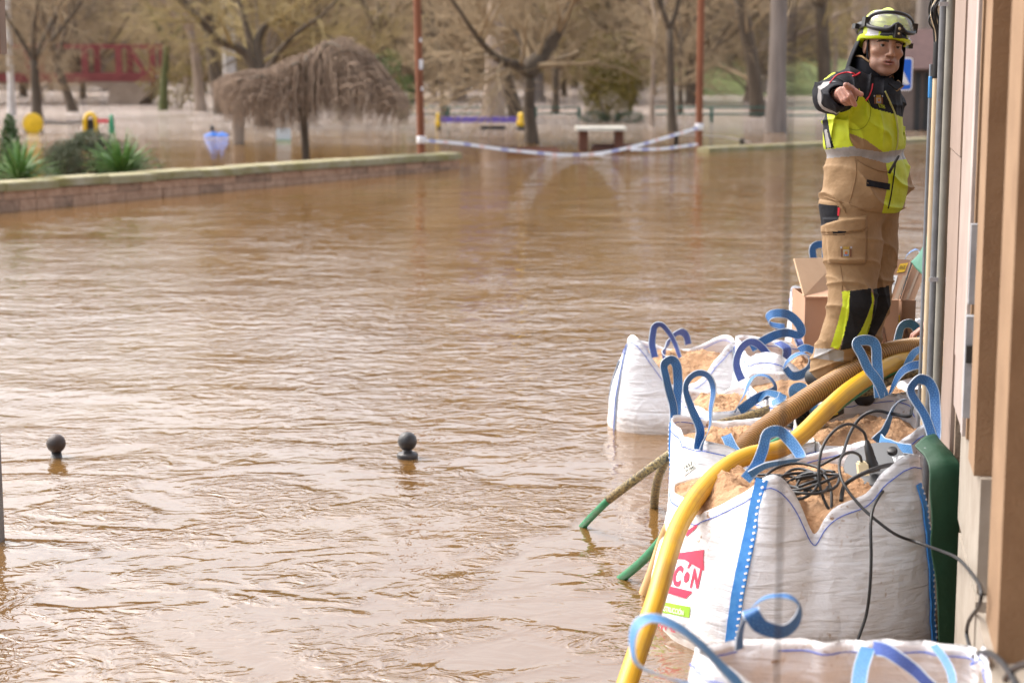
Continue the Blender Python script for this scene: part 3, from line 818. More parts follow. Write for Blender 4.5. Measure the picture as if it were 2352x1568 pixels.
# ------------------------------------------------------------------ flooded playground
PURP = M('purple_paint', (.15, .1, .42), .45); YEL = M('yellow_paint', (.72, .45, .01), .4); BLUP = M('blue_paint', (.01, .16, .62), .4)
REDP = M('red_paint', (.65, .08, .09), .5); GRNP = M('green_paint', (.03, .25, .12), .5)
bY = yz(299); a, b = at(1006, 275, bY), at(1200, 274, bY)
rt = root('balance_beam', ((a.x + b.x) / 2, bY, 0), 'purple balance beam with yellow end posts in the flooded playground', 'play beam')
mb = MB(); mb.box(((a.x + b.x) / 2, bY, a.z), ((b.x - a.x) / 2, .09, px(6, 299))); part('beam', mb, PURP, rt, smooth=False)
for (x, yt, w) in ((1006, 258, .055), (1197, 258, .10)):
    p = at(x, yt, bY); mb = MB(); mb.lathe([(w, -.3), (w, .12), (w * 1.35, .16), (w * 1.3, p.z * .5), (w * .9, p.z * .62), (w, p.z * .8), (w * .6, p.z)], (p.x, bY - .1, 0), 14); part('end_post', mb, YEL, rt)
    mb = MB(); mb.lathe([(w * 1.2, -.3), (w * 1.25, .1), (w * 1.2, .11)], (p.x + (.03 if x < 1100 else 0), bY - .11, 0), 12); part('post_foot', mb, DKPOST, rt)
p = at(1132, 282, bY + .5); mb = MB(); mb.box((p.x, bY + .5, .05), (.35, .08, .05)); part('pivot_block', mb, DKPOST, rt, smooth=False)
bY = yz(312)
p = at(497, 305, bY); rt = root('play_boat', (p.x, bY, 0), 'bright blue moulded play piece poking out of the water', 'playground toy')
def fb(u, v):
    x = -1 + 2 * u; a = math.pi * v
    prof = .09 * max(0, 1 - (abs(x + .25) / .8) ** 1.2) if x < .3 else .08 * (1 - (x - .3) / .7) + .01
    return (p.x + x * px(27, 312), bY - .12 * math.cos(a), max(-.1, -.02 + (prof * 1.0) * math.sin(a) + .04 * math.sin(a)))
mb = MB(); mb.grid(fb, 26, 12); part('hull', mb, BLUP, rt)
mb = MB(); q = at(487, 290, bY); mb.lathe([(.05, -.1), (.05, .02), (.03, .06)], (q.x, bY, q.z - .03), 10); part('knob', mb, DKPOST, rt)
bY = yz(306); p = at(76, 284, bY); R_ = px(24, 306)
rt = root('play_disc', (p.x, bY, 0), 'round yellow disc panel at the left of the playground', 'playground panel')
mb = MB(); mb.lathe([(R_ * .9, -.03), (R_, -.02), (R_, .02), (R_ * .9, .03)], (p.x, bY, p.z), 28, axis=(.1, 1, 0)); part('disc', mb, YEL, rt, auto=40)
for s_ in (-1, 1):
    mb = MB(); mb.tube([(p.x + s_ * R_ * .75, bY + .05, -.4), (p.x + s_ * R_ * .75, bY + .05, p.z)], .03, 8); part('post', mb, DKPOST, rt)
q2 = at(208, 280, bY); n_ = 15
rt = root('chain_bridge', (p.x, bY, 0), 'dark chain of a play bridge between yellow disc and yellow arch', 'chain')
mb = MB(); mb.tube([at(92, 277, bY), at(150, 281, bY), at(198, 276, bY)], .014, 5); part('cable', mb, DKPOST, rt)
for i in range(n_):
    x = 96 + 100 * i / (n_ - 1); c = at(x, 279 + 3 * math.sin(math.pi * i / (n_ - 1)), bY)
    mb = MB(); mb.box((c.x, bY, c.z - .02), (.018, .03, .05)); part('rung', mb, DKPOST, rt, smooth=False)
rt = root('play_arch', (q2.x, bY, 0), 'yellow arch with dark inside behind the round bush', 'playground arch')
mb = MB(); c0 = Vector((q2.x, bY, 0)); rad = px(13, 306); zt = at(208, 262, bY).z
pts = [c0 + Vector((-rad, 0, -.3)), c0 + Vector((-rad, 0, zt * .5))] + [c0 + Vector((-rad * math.cos(a), 0, zt * .55 + (zt * .45) * math.sin(a))) for a in np.linspace(.3, 2.84, 8)] + [c0 + Vector((rad, 0, zt * .5)), c0 + Vector((rad, 0, -.3))]
mb.tube(pts, .06, 8); part('hoop', mb, YEL, rt)
mb = MB(); mb.box((q2.x, bY + .1, zt * .3), (rad * .8, .03, zt * .42)); part('back_panel', mb, DKPOST, rt, smooth=False)
a, b = at(220, 278, bY), at(250, 278, bY)
mb = MB(); mb.box(((a.x + b.x) / 2, bY, a.z), ((b.x - a.x) / 2, .05, .05)); tag(part('play_board', mb, REDP, smooth=False), 'pinkish red board right of the yellow arch', 'playground panel')
c = at(256, 276, bY); mb = MB(); mb.lathe([(.09, -.3), (.085, .1), (.05, c.z + .12), (.02, c.z + .16)], (c.x, bY, 0), 12); tag(part('play_cone', mb, GRNP), 'small green cone at the end of the pinkish red board', 'cone')
bY = yz(323); p = at(651, 308, bY)
rt = root('notice_board', (p.x, bY, 0), 'small white notice board with green foot under the weeping tree', 'sign')
mb = MB(); mb.box((p.x, bY, p.z), (px(17, 323), .02, px(13, 323))); part('panel', mb, M('notice_white', (.55, .6, .62), .6), rt, smooth=False)
mb = MB(); mb.box((p.x, bY - .004, p.z - px(15, 323)), (px(17, 323), .022, px(2, 323))); part('foot_strip', mb, M('notice_green', (.15, .4, .2), .6), rt, smooth=False)
for s_ in (-1, 1):
    mb = MB(); mb.tube([(p.x + s_ * .12, bY + .03, -.4), (p.x + s_ * .12, bY + .03, p.z)], .015, 6); part('post', mb, DKPOST, rt)
# ------------------------------------------------------------------ red footbridge
FBR = M('bridge_red', (.16, .034, .034), .7, col2=(.24, .055, .052), scale=2); CONC = M('pier_concrete', (.2, .15, .11), .9, col2=(.34, .27, .21), scale=1.5, bump=.01)
bY = 74.0
x0, x1 = at(-300, 0, bY).x, at(352, 0, bY).x
zt, zb = at(0, 107, bY).z, at(0, 180, bY).z
rt = root('footbridge', (at(200, 0, bY).x, bY, 0), 'red steel footbridge on a brown concrete pier at the left', 'bridge')
for dy in (0, 2.2):
    mb = MB()
    mb.box(((x0 + x1) / 2, bY + dy, zt), ((x1 - x0) / 2, .07, .09)); mb_top = mb; part('top_rail', mb, FBR, rt, smooth=False)
    mb = MB(); mb.box(((x0 + x1) / 2, bY + dy, zb + .02), ((x1 - x0) / 2, .08, .17)); part('girder', mb, FBR, rt, smooth=False)
    for i, xx in enumerate((58, 190, 268, 345, -85)):
        X = at(xx, 0, bY).x; mb = MB(); mb.box((X, bY + dy, (zt + zb) / 2 + .05), (.13, .06, (zt - zb) / 2 - .13)); part('upright', mb, FBR, rt, smooth=False)
    mb = MB(); a, b = at(300, 115, bY + dy), at(352, 200, bY + dy); mb.tube([a, b], .12, 4); part('brace', mb, FBR, rt, smooth=False)
mb = MB(); mb.box(((x0 + x1) / 2, bY + 1.1, zb + .02), ((x1 - x0) / 2, 1.0, .08)); part('deck', mb, CONC, rt, smooth=False)
mb = MB(); pa = [(at(x, y, bY).x, at(x, y, bY).z) for x, y in ((190, 188), (350, 188), (350, 208), (322, 238), (345, 300), (255, 300), (250, 244), (255, 208))]
k = len(pa); vs = [(x, bY - .3, z) for x, z in pa] + [(x, bY + 2.6, z) for x, z in pa]
mb.add(vs, [tuple(range(k)), tuple(range(2 * k - 1, k - 1, -1))] + [(i, k + i, k + (i + 1) % k, (i + 1) % k) for i in range(k)]); part('pier', mb, CONC, rt, smooth=False)
# ------------------------------------------------------------------ green railings at the river edge
TEAL = M('teal_paint', (.035, .11, .085), .6)
fY = 58.0
for (xa, xb, yt, Yf, lab) in ((930, 1330, 247, 61, 'green steel railing behind the purple beam'), (1500, 1770, 247, 57, 'green steel railing between the olive bush and the thick grey trunk'), (1802, 2135, 250, 57, 'green steel railing behind the firefighter')):
    a, b = at(xa, yt, Yf), at(xb, yt, Yf)
    rt = root('park_railing', (a.x, Yf, 0), lab, 'railing', 'green railings along the river')
    for zz in (a.z, a.z - .2):
        mb = MB(); mb.tube([(a.x, Yf, zz), (b.x, Yf, zz)], .028, 6); part('rail', mb, TEAL, rt)
    m_ = max(2, int((b.x - a.x) / 1.25))
    for i in range(m_ + 1):
        X = a.x + (b.x - a.x) * i / m_; mb = MB(); mb.box((X, Yf + .03, a.z / 2 - .2), (.05, .03, a.z / 2 + .22)); part('post', mb, TEAL, rt, smooth=False)
# ------------------------------------------------------------------ far houses, kiosk, sign
def house(x0, x1, yt, yb, Y, wall, roofm, label, name='far_house', win=2):
    a, b = at(x0, yb, Y), at(x1, yt, Y); H = b.z; rt = root(name, ((a.x + b.x) / 2, Y, 0), label, 'house')
    mb = MB(); D = 7; mb.box(((a.x + b.x) / 2, Y + D / 2, (H - .5) / 2), ((b.x - a.x) / 2, D / 2, (H + .5) / 2)); part('wall', mb, wall, rt, smooth=False)
    e = .5; zr = H + (b.x - a.x) * .14
    mb = MB(); X0, X1, Y0, Y1 = a.x - e, b.x + e, Y - e, Y + D + e; ym = Y + D / 2
    mb.add([(X0, Y0, H - .05), (X1, Y0, H - .05), (X1, ym, zr), (X0, ym, zr), (X0, Y1, H - .05), (X1, Y1, H - .05), (X0, Y0, H - .2), (X1, Y0, H - .2), (X0, Y1, H - .2), (X1, Y1, H - .2)],
           [(0, 1, 2, 3), (3, 2, 5, 4), (0, 3, 4, 8, 6), (1, 7, 9, 5, 2), (0, 6, 7, 1), (4, 5, 9, 8), (6, 8, 9, 7)]); part('roof', mb, roofm, rt, smooth=False)
    for i in range(win):
        X = a.x + (b.x - a.x) * (i + .5) / win
        mb = MB(); mb.box((X, Y - .01, H * .62), (.45, .03, .6)); f = part('window', mb, M('far_frame', (.5, .48, .45), .6), rt, smooth=False)
        mb = MB(); mb.box((X, Y - .03, H * .62), (.38, .02, .52)); part('pane', mb, M('far_glass', (.06, .07, .08), .15), f, smooth=False)
RTILE = M('roof_tile', (.33, .13, .075), .85, scale=2, col2=(.46, .21, .13)); OCH = M('ochre_wall', (.52, .32, .19), .9, scale=.6); WHW = M('white_wall', (.6, .58, .56), .9, scale=.6)
house(1690, 1890, -26, 160, 140, OCH, RTILE, 'ochre house with tiled roof high beyond the trees')
house(1925, 2010, 100, 165, 118, WHW, RTILE, 'low white house beyond the grass bank')
house(640, 760, -20, 120, 150, WHW, RTILE, 'pale grey house glimpsed between the far trees')
kY = 52.0
a, b = at(2065, 190, kY), at(2290, 120, kY); rt = root('kiosk', ((a.x + b.x) / 2, kY, 0), 'brown kiosk with dark red overhanging roof behind the crossing sign', 'kiosk')
zw = at(0, 158, kY).z
mb = MB(); mb.box(((a.x + b.x) / 2, kY + 1.5, (zw - .5) / 2), ((b.x - a.x) / 2, 1.5, (zw + .5) / 2)); part('wall', mb, M('kiosk_wall', (.16, .12, .1), .85, col2=(.22, .17, .145)), rt, smooth=False)
mb = MB(); X0, X1, Y0, Y1 = a.x - .25, b.x + .3, kY - .4, kY + 3.4; zr = at(0, 112, kY).z
mb.add([(X0, Y0, zw), (X1, Y0, zw), (X1, Y1, zw), (X0, Y1, zw), (X0 + .5, kY + 1.4, zr + .55), (X1 - .5, kY + 1.4, zr + .55)], [(0, 1, 5, 4), (1, 2, 5), (2, 3, 4, 5), (3, 0, 4), (3, 2, 1, 0)])
part('roof', mb, M('kiosk_roof', (.075, .04, .036), .85, col2=(.115, .062, .055)), rt, smooth=False)
for xx in (2108, 2128):
    p = at(xx, 200, kY); mb = MB(); mb.box((p.x, kY - .02, zw / 2 - .1), (.08, .03, zw / 2)); part('door_jamb', mb, DKPOST, rt, smooth=False)
sY = 17.5
SIGNB = M('sign_blue', (.004, .13, .68), .35, var=.05); SIGNW = M('sign_white', (.78, .78, .78), .4, var=.05); GALV = M('galvanised', (.34, .36, .39), .45, scale=14, col2=(.48, .5, .53), metal=.4)
cS = at(2062, 171, sY); hs_ = px(0, 300) + 37 / FP * sY
rt = root('crossing_sign', (cS.x, sY, 0), 'square blue pedestrian crossing sign half hidden behind the firefighter', 'road sign')
yawS = .28; sxv = Vector((math.cos(yawS), math.sin(yawS), 0)); snv = Vector((math.sin(yawS), -math.cos(yawS), 0))
def splate(pts, off, th, nm, mt):
    k = len(pts); v0 = [cS + sxv * x + Vector((0, 0, z)) + snv * off for x, z in pts]; v1 = [v - snv * th for v in v0]
    mb = MB(); mb.add(v0 + v1, [tuple(range(k - 1, -1, -1)), tuple(range(k, 2 * k))] + [(i, (i + 1) % k, k + (i + 1) % k, k + i) for i in range(k)])
    return part(nm, mb, mt, rt, smooth=False)
def rr(h, c): return [(-h + c, -h), (h - c, -h), (h - c * .3, -h + c * .3), (h, -h + c), (h, h - c), (h - c * .3, h - c * .3), (h - c, h), (-h + c, h), (-h + c * .3, h - c * .3), (-h, h - c), (-h, -h + c), (-h + c * .3, -h + c * .3)]
H_ = hs_ * 1.02
splate(rr(H_, .03), 0, .02, 'sign_plate', SIGNW)
splate(rr(H_ * .9, .022), .004, .003, 'blue_face', SIGNB)
splate([(-H_ * .8, -H_ * .62), (H_ * .8, -H_ * .62), (0, H_ * .78)], .008, .003, 'white_triangle', SIGNW)
def blk(pts): splate(pts, .011, .002, 'walker_symbol', DKPOST)
s_ = H_ * .5
blk([(-.04 * 2 * s_, .5 * s_), (.1 * s_, .42 * s_), (.16 * s_, .55 * s_), (.08 * s_, .68 * s_), (-.06 * s_, .66 * s_)])
blk([(-.1 * s_, -.2 * s_), (.15 * s_, -.2 * s_), (.18 * s_, .36 * s_), (-.02 * s_, .4 * s_)])
blk([(-.1 * s_, -.2 * s_), (.05 * s_, -.2 * s_), (-.25 * s_, -.95 * s_), (-.42 * s_, -.95 * s_)])
blk([(.0, -.2 * s_), (.15 * s_, -.2 * s_), (.48 * s_, -.9 * s_), (.32 * s_, -.95 * s_)])
blk([(.12 * s_, .3 * s_), (.45 * s_, -.05 * s_), (.38 * s_, -.12 * s_), (.08 * s_, .15 * s_)])
for k in range(4): blk([(-.85 * s_ + k * .48 * s_, -1.2 * s_), (-.65 * s_ + k * .48 * s_, -1.2 * s_), (-.6 * s_ + k * .42 * s_, -1.0 * s_), (-.75 * s_ + k * .42 * s_, -1.0 * s_)])
mb = MB(); q = cS + sxv * (H_ * .12) - snv * .06; mb.tube([(q.x, q.y, -.5), (q.x, q.y, cS.z + H_)], .035, 10); part('post', mb, GALV, rt)
# ------------------------------------------------------------------ bollards and the post at the left edge
IRON = M('cast_iron', (.018, .018, .02), .42, scale=10, col2=(.045, .04, .038), bump=.003, bscale=60)
IRON_R = M('cast_iron_rusty', (.02, .018, .018), .5, scale=7, col2=(.07, .04, .028), bump=.003, bscale=60)
def bollard(x, yb, yc, rpx, label, mat, collar):
    w = atz(x, yb, 0); R_ = rpx / FP * w.y; rt = root('ball_bollard', (w.x, w.y, 0), label, 'bollard', 'ball topped iron bollards')
    zc = at(x, yc, w.y).z
    prof = [(R_ * math.cos(a), R_ * math.sin(a)) for a in np.linspace(-1.15, math.pi / 2, 18)]
    mb = MB(); mb.lathe(prof, (w.x, w.y, zc), 28); part('ball', mb, mat, rt)
    zn = zc - R_ * .93
    mb = MB(); mb.lathe([(R_ * 1.0, -.55), (R_ * 1.0, -.12)] + ([(R_ * 1.1, .012), (R_ * 1.12, .022), (R_ * 1.0, .03), (R_ * .62, .034)] if collar else [(R_ * .9, -.04), (R_ * .62, -.012)]) + [(R_ * .5, zn * .5 + .02), (R_ * .42, zn), (R_ * .5, zn + .012)], (w.x, w.y, 0), 28)
    part('neck', mb, IRON, rt)
bollard(130, 1049, 1018, 22.5, 'iron ball bollard with rusty patch near the left picture edge', IRON_R, False)
bollard(936, 1051, 1013, 22.5, 'iron ball bollard whose collar shows above the water in the middle', IRON, True)
w = atz(6, 1241, 0); mb = MB(); pw = .05
rt = root('edge_post', (w.x - pw, w.y, 0), 'grey square steel post cut by the left picture edge', 'post')
mb.box((w.x - pw, w.y, 1.3), (pw, .04, 1.8)); part('shaft', mb, M('weathered_steel', (.12, .115, .11), .6, col2=(.2, .19, .18)), rt, smooth=False)
mb = MB(); mb.box((w.x - .22, w.y - .0, 2.75), (.33, .05, .4)); part('panel', mb, M('panel_brown', (.2, .13, .09), .6), rt, smooth=False)
# ------------------------------------------------------------------ building on the right: u runs along the wall, v out from it, z up
WB = Vector((0.479, 0, 0)); WU = Vector((.1724, .985, 0)).normalized(); WN = Vector((-WU.y, WU.x, 0))
def wp(u, v, z): return WB + WU * u + WN * v + Vector((0, 0, z))
def uof(Y): return Y / WU.y
def wbox(mb, Y0, Y1, v0, v1, z0, z1):
    return mb.obox(wp((uof(Y0) + uof(Y1)) / 2, (v0 + v1) / 2, (z0 + z1) / 2), (WU, WN, (0, 0, 1)), ((uof(Y1) - uof(Y0)) / 2, (v1 - v0) / 2, (z1 - z0) / 2))
RENDER_B = M('ochre_render', (.21, .125, .066), .92, scale=4, col2=(.29, .183, .103), bump=.003, bscale=90)
PANEL_B = M('beige_panel', (.235, .172, .138), .85, scale=3, col2=(.29, .217, .178), bump=.002)
TRIM_B = M('pale_trim', (.30, .235, .205), .7, scale=5, col2=(.37, .30, .265), bump=.002)
PLINTH = M('plinth_stone', (.25, .212, .17), .8, scale=5, col2=(.34, .30, .25), bump=.003)
rt = root('building', wp(uof(5), -2, -.6), 'ochre rendered building with pilasters and pale plinth filling the right edge', 'building')
ZT = 5.2
def bpart(nm, mt, *boxes):
    mb = MB()
    for b in boxes: wbox(mb, *b)
    return part(nm, mb, mt, rt, smooth=False)
bpart('wall', RENDER_B, (-4.0, 8.5, -6.0, -.5, -.6, ZT))
bpart('corner_panel', PANEL_B, (7.2, 7.86, -.498, -.003, -.6, 1.96), )
bpart('corner_panel', PANEL_B, (7.2, 7.86, -.498, .0, 1.966, 2.72))
bpart('corner_panel', PANEL_B, (7.2, 7.86, -.498, -.002, 2.726, ZT - .002))
bpart('corner_backing', M('raw_mortar', (.2, .145, .1), .95, scale=20, col2=(.34, .25, .18), bump=.01, bscale=30), (7.13, 7.195, -.498, -.018, -.6, ZT - .003))
bpart('window_trim', TRIM_B, (6.62, 7.12, -.498, -.006, 1.004, 1.2))
bpart('window_trim', TRIM_B, (6.62, 7.125, -.498, -.003, 1.205, ZT - .002))
bpart('trim_edge', M('trim_white', (.42, .37, .345), .6), (6.52, 6.615, -.498, .0, 1.004, ZT - .003))
for i, (Y0, Y1) in enumerate(((5.92, 6.18), (4.88, 5.26), (3.3, 3.75), (1.8, 2.2), (.3, .7), (-1.2, -.8), (-2.7, -2.3))):
    zb = (1.0, .72, .72)[min(i, 2)]
    bpart('pilaster', RENDER_B, (Y0, Y1, -.498, 0, zb, ZT))
bpart('plinth_block', PLINTH, (5.88, 6.85, -.496, -.02, .615, 1.0))
bpart('plinth_block', PLINTH, (5.8, 6.66, -.496, -.012, -.6, .61))
for Y0, Y1 in ((4.6, 5.33), (3.0, 4.0), (1.5, 2.5), (0, 1.0), (-1.5, -.5), (-3, -2)):
    bpart('plinth_block', PLINTH, (Y0, Y1, -.496, .022, -.6, .72))
for Y0, Y1 in ((5.335, 5.795), (4.005, 4.595), (2.505, 2.995), (1.005, 1.495)):
    bpart('sill', PLINTH, (Y0, Y1, -.496, -.12, -.6, .55))
bpart('added_overhang', RENDER_B, (-4.0, 8.5, -.5, .75, ZT + .002, ZT + .3))  # unseen overhang added to darken the wall faces toward the camera
bpart('upper_wall', RENDER_B, (-4.0, 8.5, -6.0, -.502, ZT + .002, ZT + 3.2))
bpart('wall_return', RENDER_B, (6.47, 6.515, -.498, -.012, 1.004, ZT - .004))
bpart('shutter_guide', GALV, (6.40, 6.445, -.05, .004, 1.5, 1.78))
bpart('shutter_guide', GALV, (6.38, 6.43, -.05, .01, 1.10, 1.46))
bpart('latch', DKPOST, (6.355, 6.379, -.03, .008, 1.30, 1.36))
# conduits at the corner
PVC = M('cream_plastic', (.66, .53, .35), .45, var=.06); PIPEG = M('grey_green_pipe', (.19, .18, .15), .5, scale=9, col2=(.245, .235, .20)); COND = M('conduit_zinc', (.13, .135, .145), .5, scale=14, col2=(.2, .205, .215), metal=.3); BLK = M('black_rubber', (.008, .008, .009), .5, scale=20, col2=(.02, .02, .021))
CABLE = M('black_cable', (.012, .012, .013), .42, var=.1)
def vpipe(name, xt, Y, r_, z0, z1, mt, label, cat, sq=False):
    p = at(xt, 300, Y); mb = MB()
    rt = root(name, (p.x, Y, z0), label, cat)
    if sq: mb.box((p.x, Y, (z0 + z1) / 2), (r_, r_, (z1 - z0) / 2), .17)
    else: mb.tube([(p.x, Y, z0), (p.x, Y, z1)], r_, 16)
    part('tube', mb, mt, rt, smooth=not sq, auto=40)
    return rt, p
cr_, cp_ = vpipe('conduit', 2157, 8.02, .0165, .35, ZT, COND, 'galvanised steel conduit, the left of the two fixed to the wall corner', 'conduit')
dr_, dp_ = vpipe('downpipe', 2174, 7.98, .0195, .3, ZT, PIPEG, 'greenish grey round pipe fixed against the wall corner', 'pipe')
for z in (at(2170, 640, 8).z, at(2170, 10, 8).z, 4.2):
    mb = MB(); mb.box(((cp_.x + dp_.x) / 2, 7.972, z), (.042, .004, .009)); mb.box((dp_.x + .045, 7.985, z - .004), (.01, .01, .012)); part('clip', mb, GALV, dr_, smooth=False)
fr_, fp_ = vpipe('plastic_pipe', 2146, 8.34, .0155, .6, at(0, 128, 8.34).z, PVC, 'cream plastic pipe with a bundle of black cables coming out of its top', 'pipe')
pt_ = Vector((fp_.x, 8.34, at(0, 128, 8.34).z))
mb = MB(); mb.lathe([(.0175, -.10), (.0185, -.09), (.0185, .05), (.016, .09)], pt_, 12); part('end_sleeve', mb, BLK, fr_)
r = random.Random(3)
for i in range(16):
    a = r.uniform(0, 6.28); o_ = Vector((math.cos(a), math.sin(a), 0)) * .012
    q = [pt_ + o_ * .7 + Vector((0, 0, .02)), pt_ + o_ * 1.6 + Vector((0, 0, .1)), pt_ + o_ * 2.3 + Vector((r.uniform(-.03, .01), 0, .16 + .05 * r.random())), pt_ + Vector((r.uniform(-.03, .03), 0, .27)), pt_ + Vector((r.uniform(-.01, .05), 0, .36)), pt_ + Vector((.03 + r.uniform(0, .03), -.02, 1.2))]
    mb = MB(); mb.tube(cr(q, 6), .0042, 6); part('cable', mb, PVC if i in (2, 7) else (STICK if i == 11 else CABLE), fr_)
gr_, gp_ = vpipe('slim_pipe', 2133, 8.38, .0075, .6, at(0, 148, 8.38).z, M('slim_grey', (.2, .22, .25), .5), 'slim dark grey pipe left of the cream plastic pipe', 'pipe')
mb = MB(); mb.lathe([(.009, 0), (.0095, .005), (.0095, .09), (.009, .095)], (gp_.x, 8.38, at(0, 225, 8.38).z), 10); part('tape_band', mb, M('blue_tape', (.05, .25, .6), .4), gr_)

# ------------------------------------------------------------------ big bags
def bag_cloth(name, col, b_d):
    m = M(name, col, .55, .05, 3, col2=tuple(min(.86, c * 1.06) for c in col), detail=5)
    n, l = m.node_tree.nodes, m.node_tree.links
    b = n['Principled BSDF']
    tc = n.new('ShaderNodeTexCoord'); mp = n.new('ShaderNodeMapping'); mp.inputs['Scale'].default_value = (1.3, 1.3, 9.0); l.new(tc.outputs['Object'], mp.inputs[0])
    n1 = n.new('ShaderNodeTexNoise'); n1.inputs['Scale'].default_value = 2.6; n1.inputs['Detail'].default_value = 5; n1.inputs['Distortion'].default_value = .5; l.new(mp.outputs[0], n1.inputs['Vector'])
    n2 = n.new('ShaderNodeTexNoise'); n2.inputs['Scale'].default_value = 9; n2.inputs['Detail'].default_value = 3; n2.inputs['Distortion'].default_value = .8; l.new(tc.outputs['Object'], n2.inputs['Vector'])
    ad = n.new('ShaderNodeMath'); ad.operation = 'MULTIPLY_ADD'; l.new(n1.outputs['Fac'], ad.inputs[0]); ad.inputs[1].default_value = 1.3; l.new(n2.outputs['Fac'], ad.inputs[2])
    bp = n.new('ShaderNodeBump'); bp.inputs['Strength'].default_value = .9; bp.inputs['Distance'].default_value = b_d
    l.new(ad.outputs[0], bp.inputs['Height']); l.new(bp.outputs['Normal'], b.inputs['Normal'])
    # specks and smears of sand stuck to the weave
    src = b.inputs['Base Color'].links[0].from_socket
    s1 = n.new('ShaderNodeTexNoise'); s1.inputs['Scale'].default_value = 42; s1.inputs['Detail'].default_value = 4; l.new(tc.outputs['Object'], s1.inputs['Vector'])
    s2 = n.new('ShaderNodeTexNoise'); s2.inputs['Scale'].default_value = 3.2; s2.inputs['Detail'].default_value = 3; l.new(tc.outputs['Object'], s2.inputs['Vector'])
    t1 = n.new('ShaderNodeMapRange'); t1.inputs['From Min'].default_value = .60; t1.inputs['From Max'].default_value = .70; l.new(s1.outputs['Fac'], t1.inputs['Value'])
    t2 = n.new('ShaderNodeMapRange'); t2.inputs['From Min'].default_value = .50; t2.inputs['From Max'].default_value = .68; l.new(s2.outputs['Fac'], t2.inputs['Value'])
    mm = n.new('ShaderNodeMath'); mm.operation = 'MULTIPLY'; l.new(t1.outputs[0], mm.inputs[0]); l.new(t2.outputs[0], mm.inputs[1])
    ms = n.new('ShaderNodeMath'); ms.operation = 'MULTIPLY_ADD'; l.new(t2.outputs[0], ms.inputs[0]); ms.inputs[1].default_value = .11; l.new(mm.outputs[0], ms.inputs[2]); ms.use_clamp = True
    mx = n.new('ShaderNodeMixRGB'); l.new(ms.outputs[0], mx.inputs[0]); l.new(src, mx.inputs[1]); mx.inputs[2].default_value = (.36, .23, .13, 1)
    # soaked muddy edge just above the flood line
    ge = n.new('ShaderNodeNewGeometry'); sz = n.new('ShaderNodeSeparateXYZ'); l.new(ge.outputs['Position'], sz.inputs[0])
    zn = n.new('ShaderNodeMath'); zn.operation = 'MULTIPLY_ADD'; l.new(n2.outputs['Fac'], zn.inputs[0]); zn.inputs[1].default_value = -.14; l.new(sz.outputs['Z'], zn.inputs[2])
    wz = n.new('ShaderNodeMapRange'); wz.inputs['From Min'].default_value = -.045; wz.inputs['From Max'].default_value = .06; wz.inputs['To Min'].default_value = .62; wz.inputs['To Max'].default_value = 0; l.new(zn.outputs[0], wz.inputs['Value'])
    m2 = n.new('ShaderNodeMixRGB'); l.new(wz.outputs[0], m2.inputs[0]); l.new(mx.outputs[0], m2.inputs[1]); m2.inputs[2].default_value = (.34, .25, .17, 1); l.new(m2.outputs[0], b.inputs['Base Color'])
    b.inputs['Sheen Weight'].default_value = 0.0
    return m
CLOTH = bag_cloth('bag_cloth', (.73, .735, .76), .015)
SAND = M('sand', (.34, .19, .095), .95, scale=7, col2=(.47, .29, .165), bump=.02, bscale=38, detail=7)
def strap_mat(name, c1, c2):
    m = bpy.data.materials.new(name); m.use_nodes = True
    n, l = m.node_tree.nodes, m.node_tree.links
    uv = n.new('ShaderNodeUVMap'); mp = n.new('ShaderNodeMapping'); mp.inputs['Scale'].default_value = (42, 5, 1); l.new(uv.outputs[0], mp.inputs[0])
    br = n.new('ShaderNodeTexBrick'); br.inputs['Scale'].default_value = 1; br.inputs['Mortar Size'].default_value = .10
    br.inputs['Color1'].default_value = (*c1, 1); br.inputs['Color2'].default_value = (*[c * .85 for c in c1], 1); br.inputs['Mortar'].default_value = (*c2, 1)
    br.inputs['Brick Width'].default_value = .9; br.inputs['Row Height'].default_value = .75
    l.new(mp.outputs[0], br.inputs['Vector'])
    sx = n.new('ShaderNodeSeparateXYZ'); l.new(uv.outputs[0], sx.inputs[0])
    a = n.new('ShaderNodeMath'); a.operation = 'SUBTRACT'; l.new(sx.outputs[1], a.inputs[0]); a.inputs[1].default_value = .5
    b_ = n.new('ShaderNodeMath'); b_.operation = 'ABSOLUTE'; l.new(a.outputs[0], b_.inputs[0])
    g = n.new('ShaderNodeMath'); g.operation = 'GREATER_THAN'; l.new(b_.outputs[0], g.inputs[0]); g.inputs[1].default_value = .435
    mx = n.new('ShaderNodeMixRGB'); l.new(g.outputs[0], mx.inputs[0]); l.new(br.outputs['Color'], mx.inputs[1]); mx.inputs[2].default_value = (.5, .6, .72, 1)
    nz = n.new('ShaderNodeTexNoise'); nz.inputs['Scale'].default_value = 9
    mul = n.new('ShaderNodeMixRGB'); mul.blend_type = 'MULTIPLY'; mul.inputs[0].default_value = .35; l.new(mx.outputs[0], mul.inputs[1]); l.new(nz.outputs['Fac'], mul.inputs[2])
    P = n['Principled BSDF']; P.inputs['Roughness'].default_value = .55; l.new(mul.outputs[0], P.inputs['Base Color'])
    bp = n.new('ShaderNodeBump'); bp.inputs['Distance'].default_value = .0015; l.new(br.outputs['Fac'], bp.inputs['Height']); l.new(bp.outputs[0], P.inputs['Normal'])
    return m
STRAP = strap_mat('blue_strap', (.024, .145, .44), (.07, .235, .53))
STRAP_L = strap_mat('light_blue_strap', (.06, .245, .57), (.13, .34, .66))
STRAP_V = strap_mat('violet_blue_strap', (.055, .10, .40), (.10, .18, .5))
STITCH = M('blue_thread', (.02, .1, .55), .6, var=.05)
SEAM = M('blue_seam', (.03, .22, .66), .6, scale=30, col2=(.08, .33, .76))
DASH = M('white_thread', (.8, .8, .82), .6)
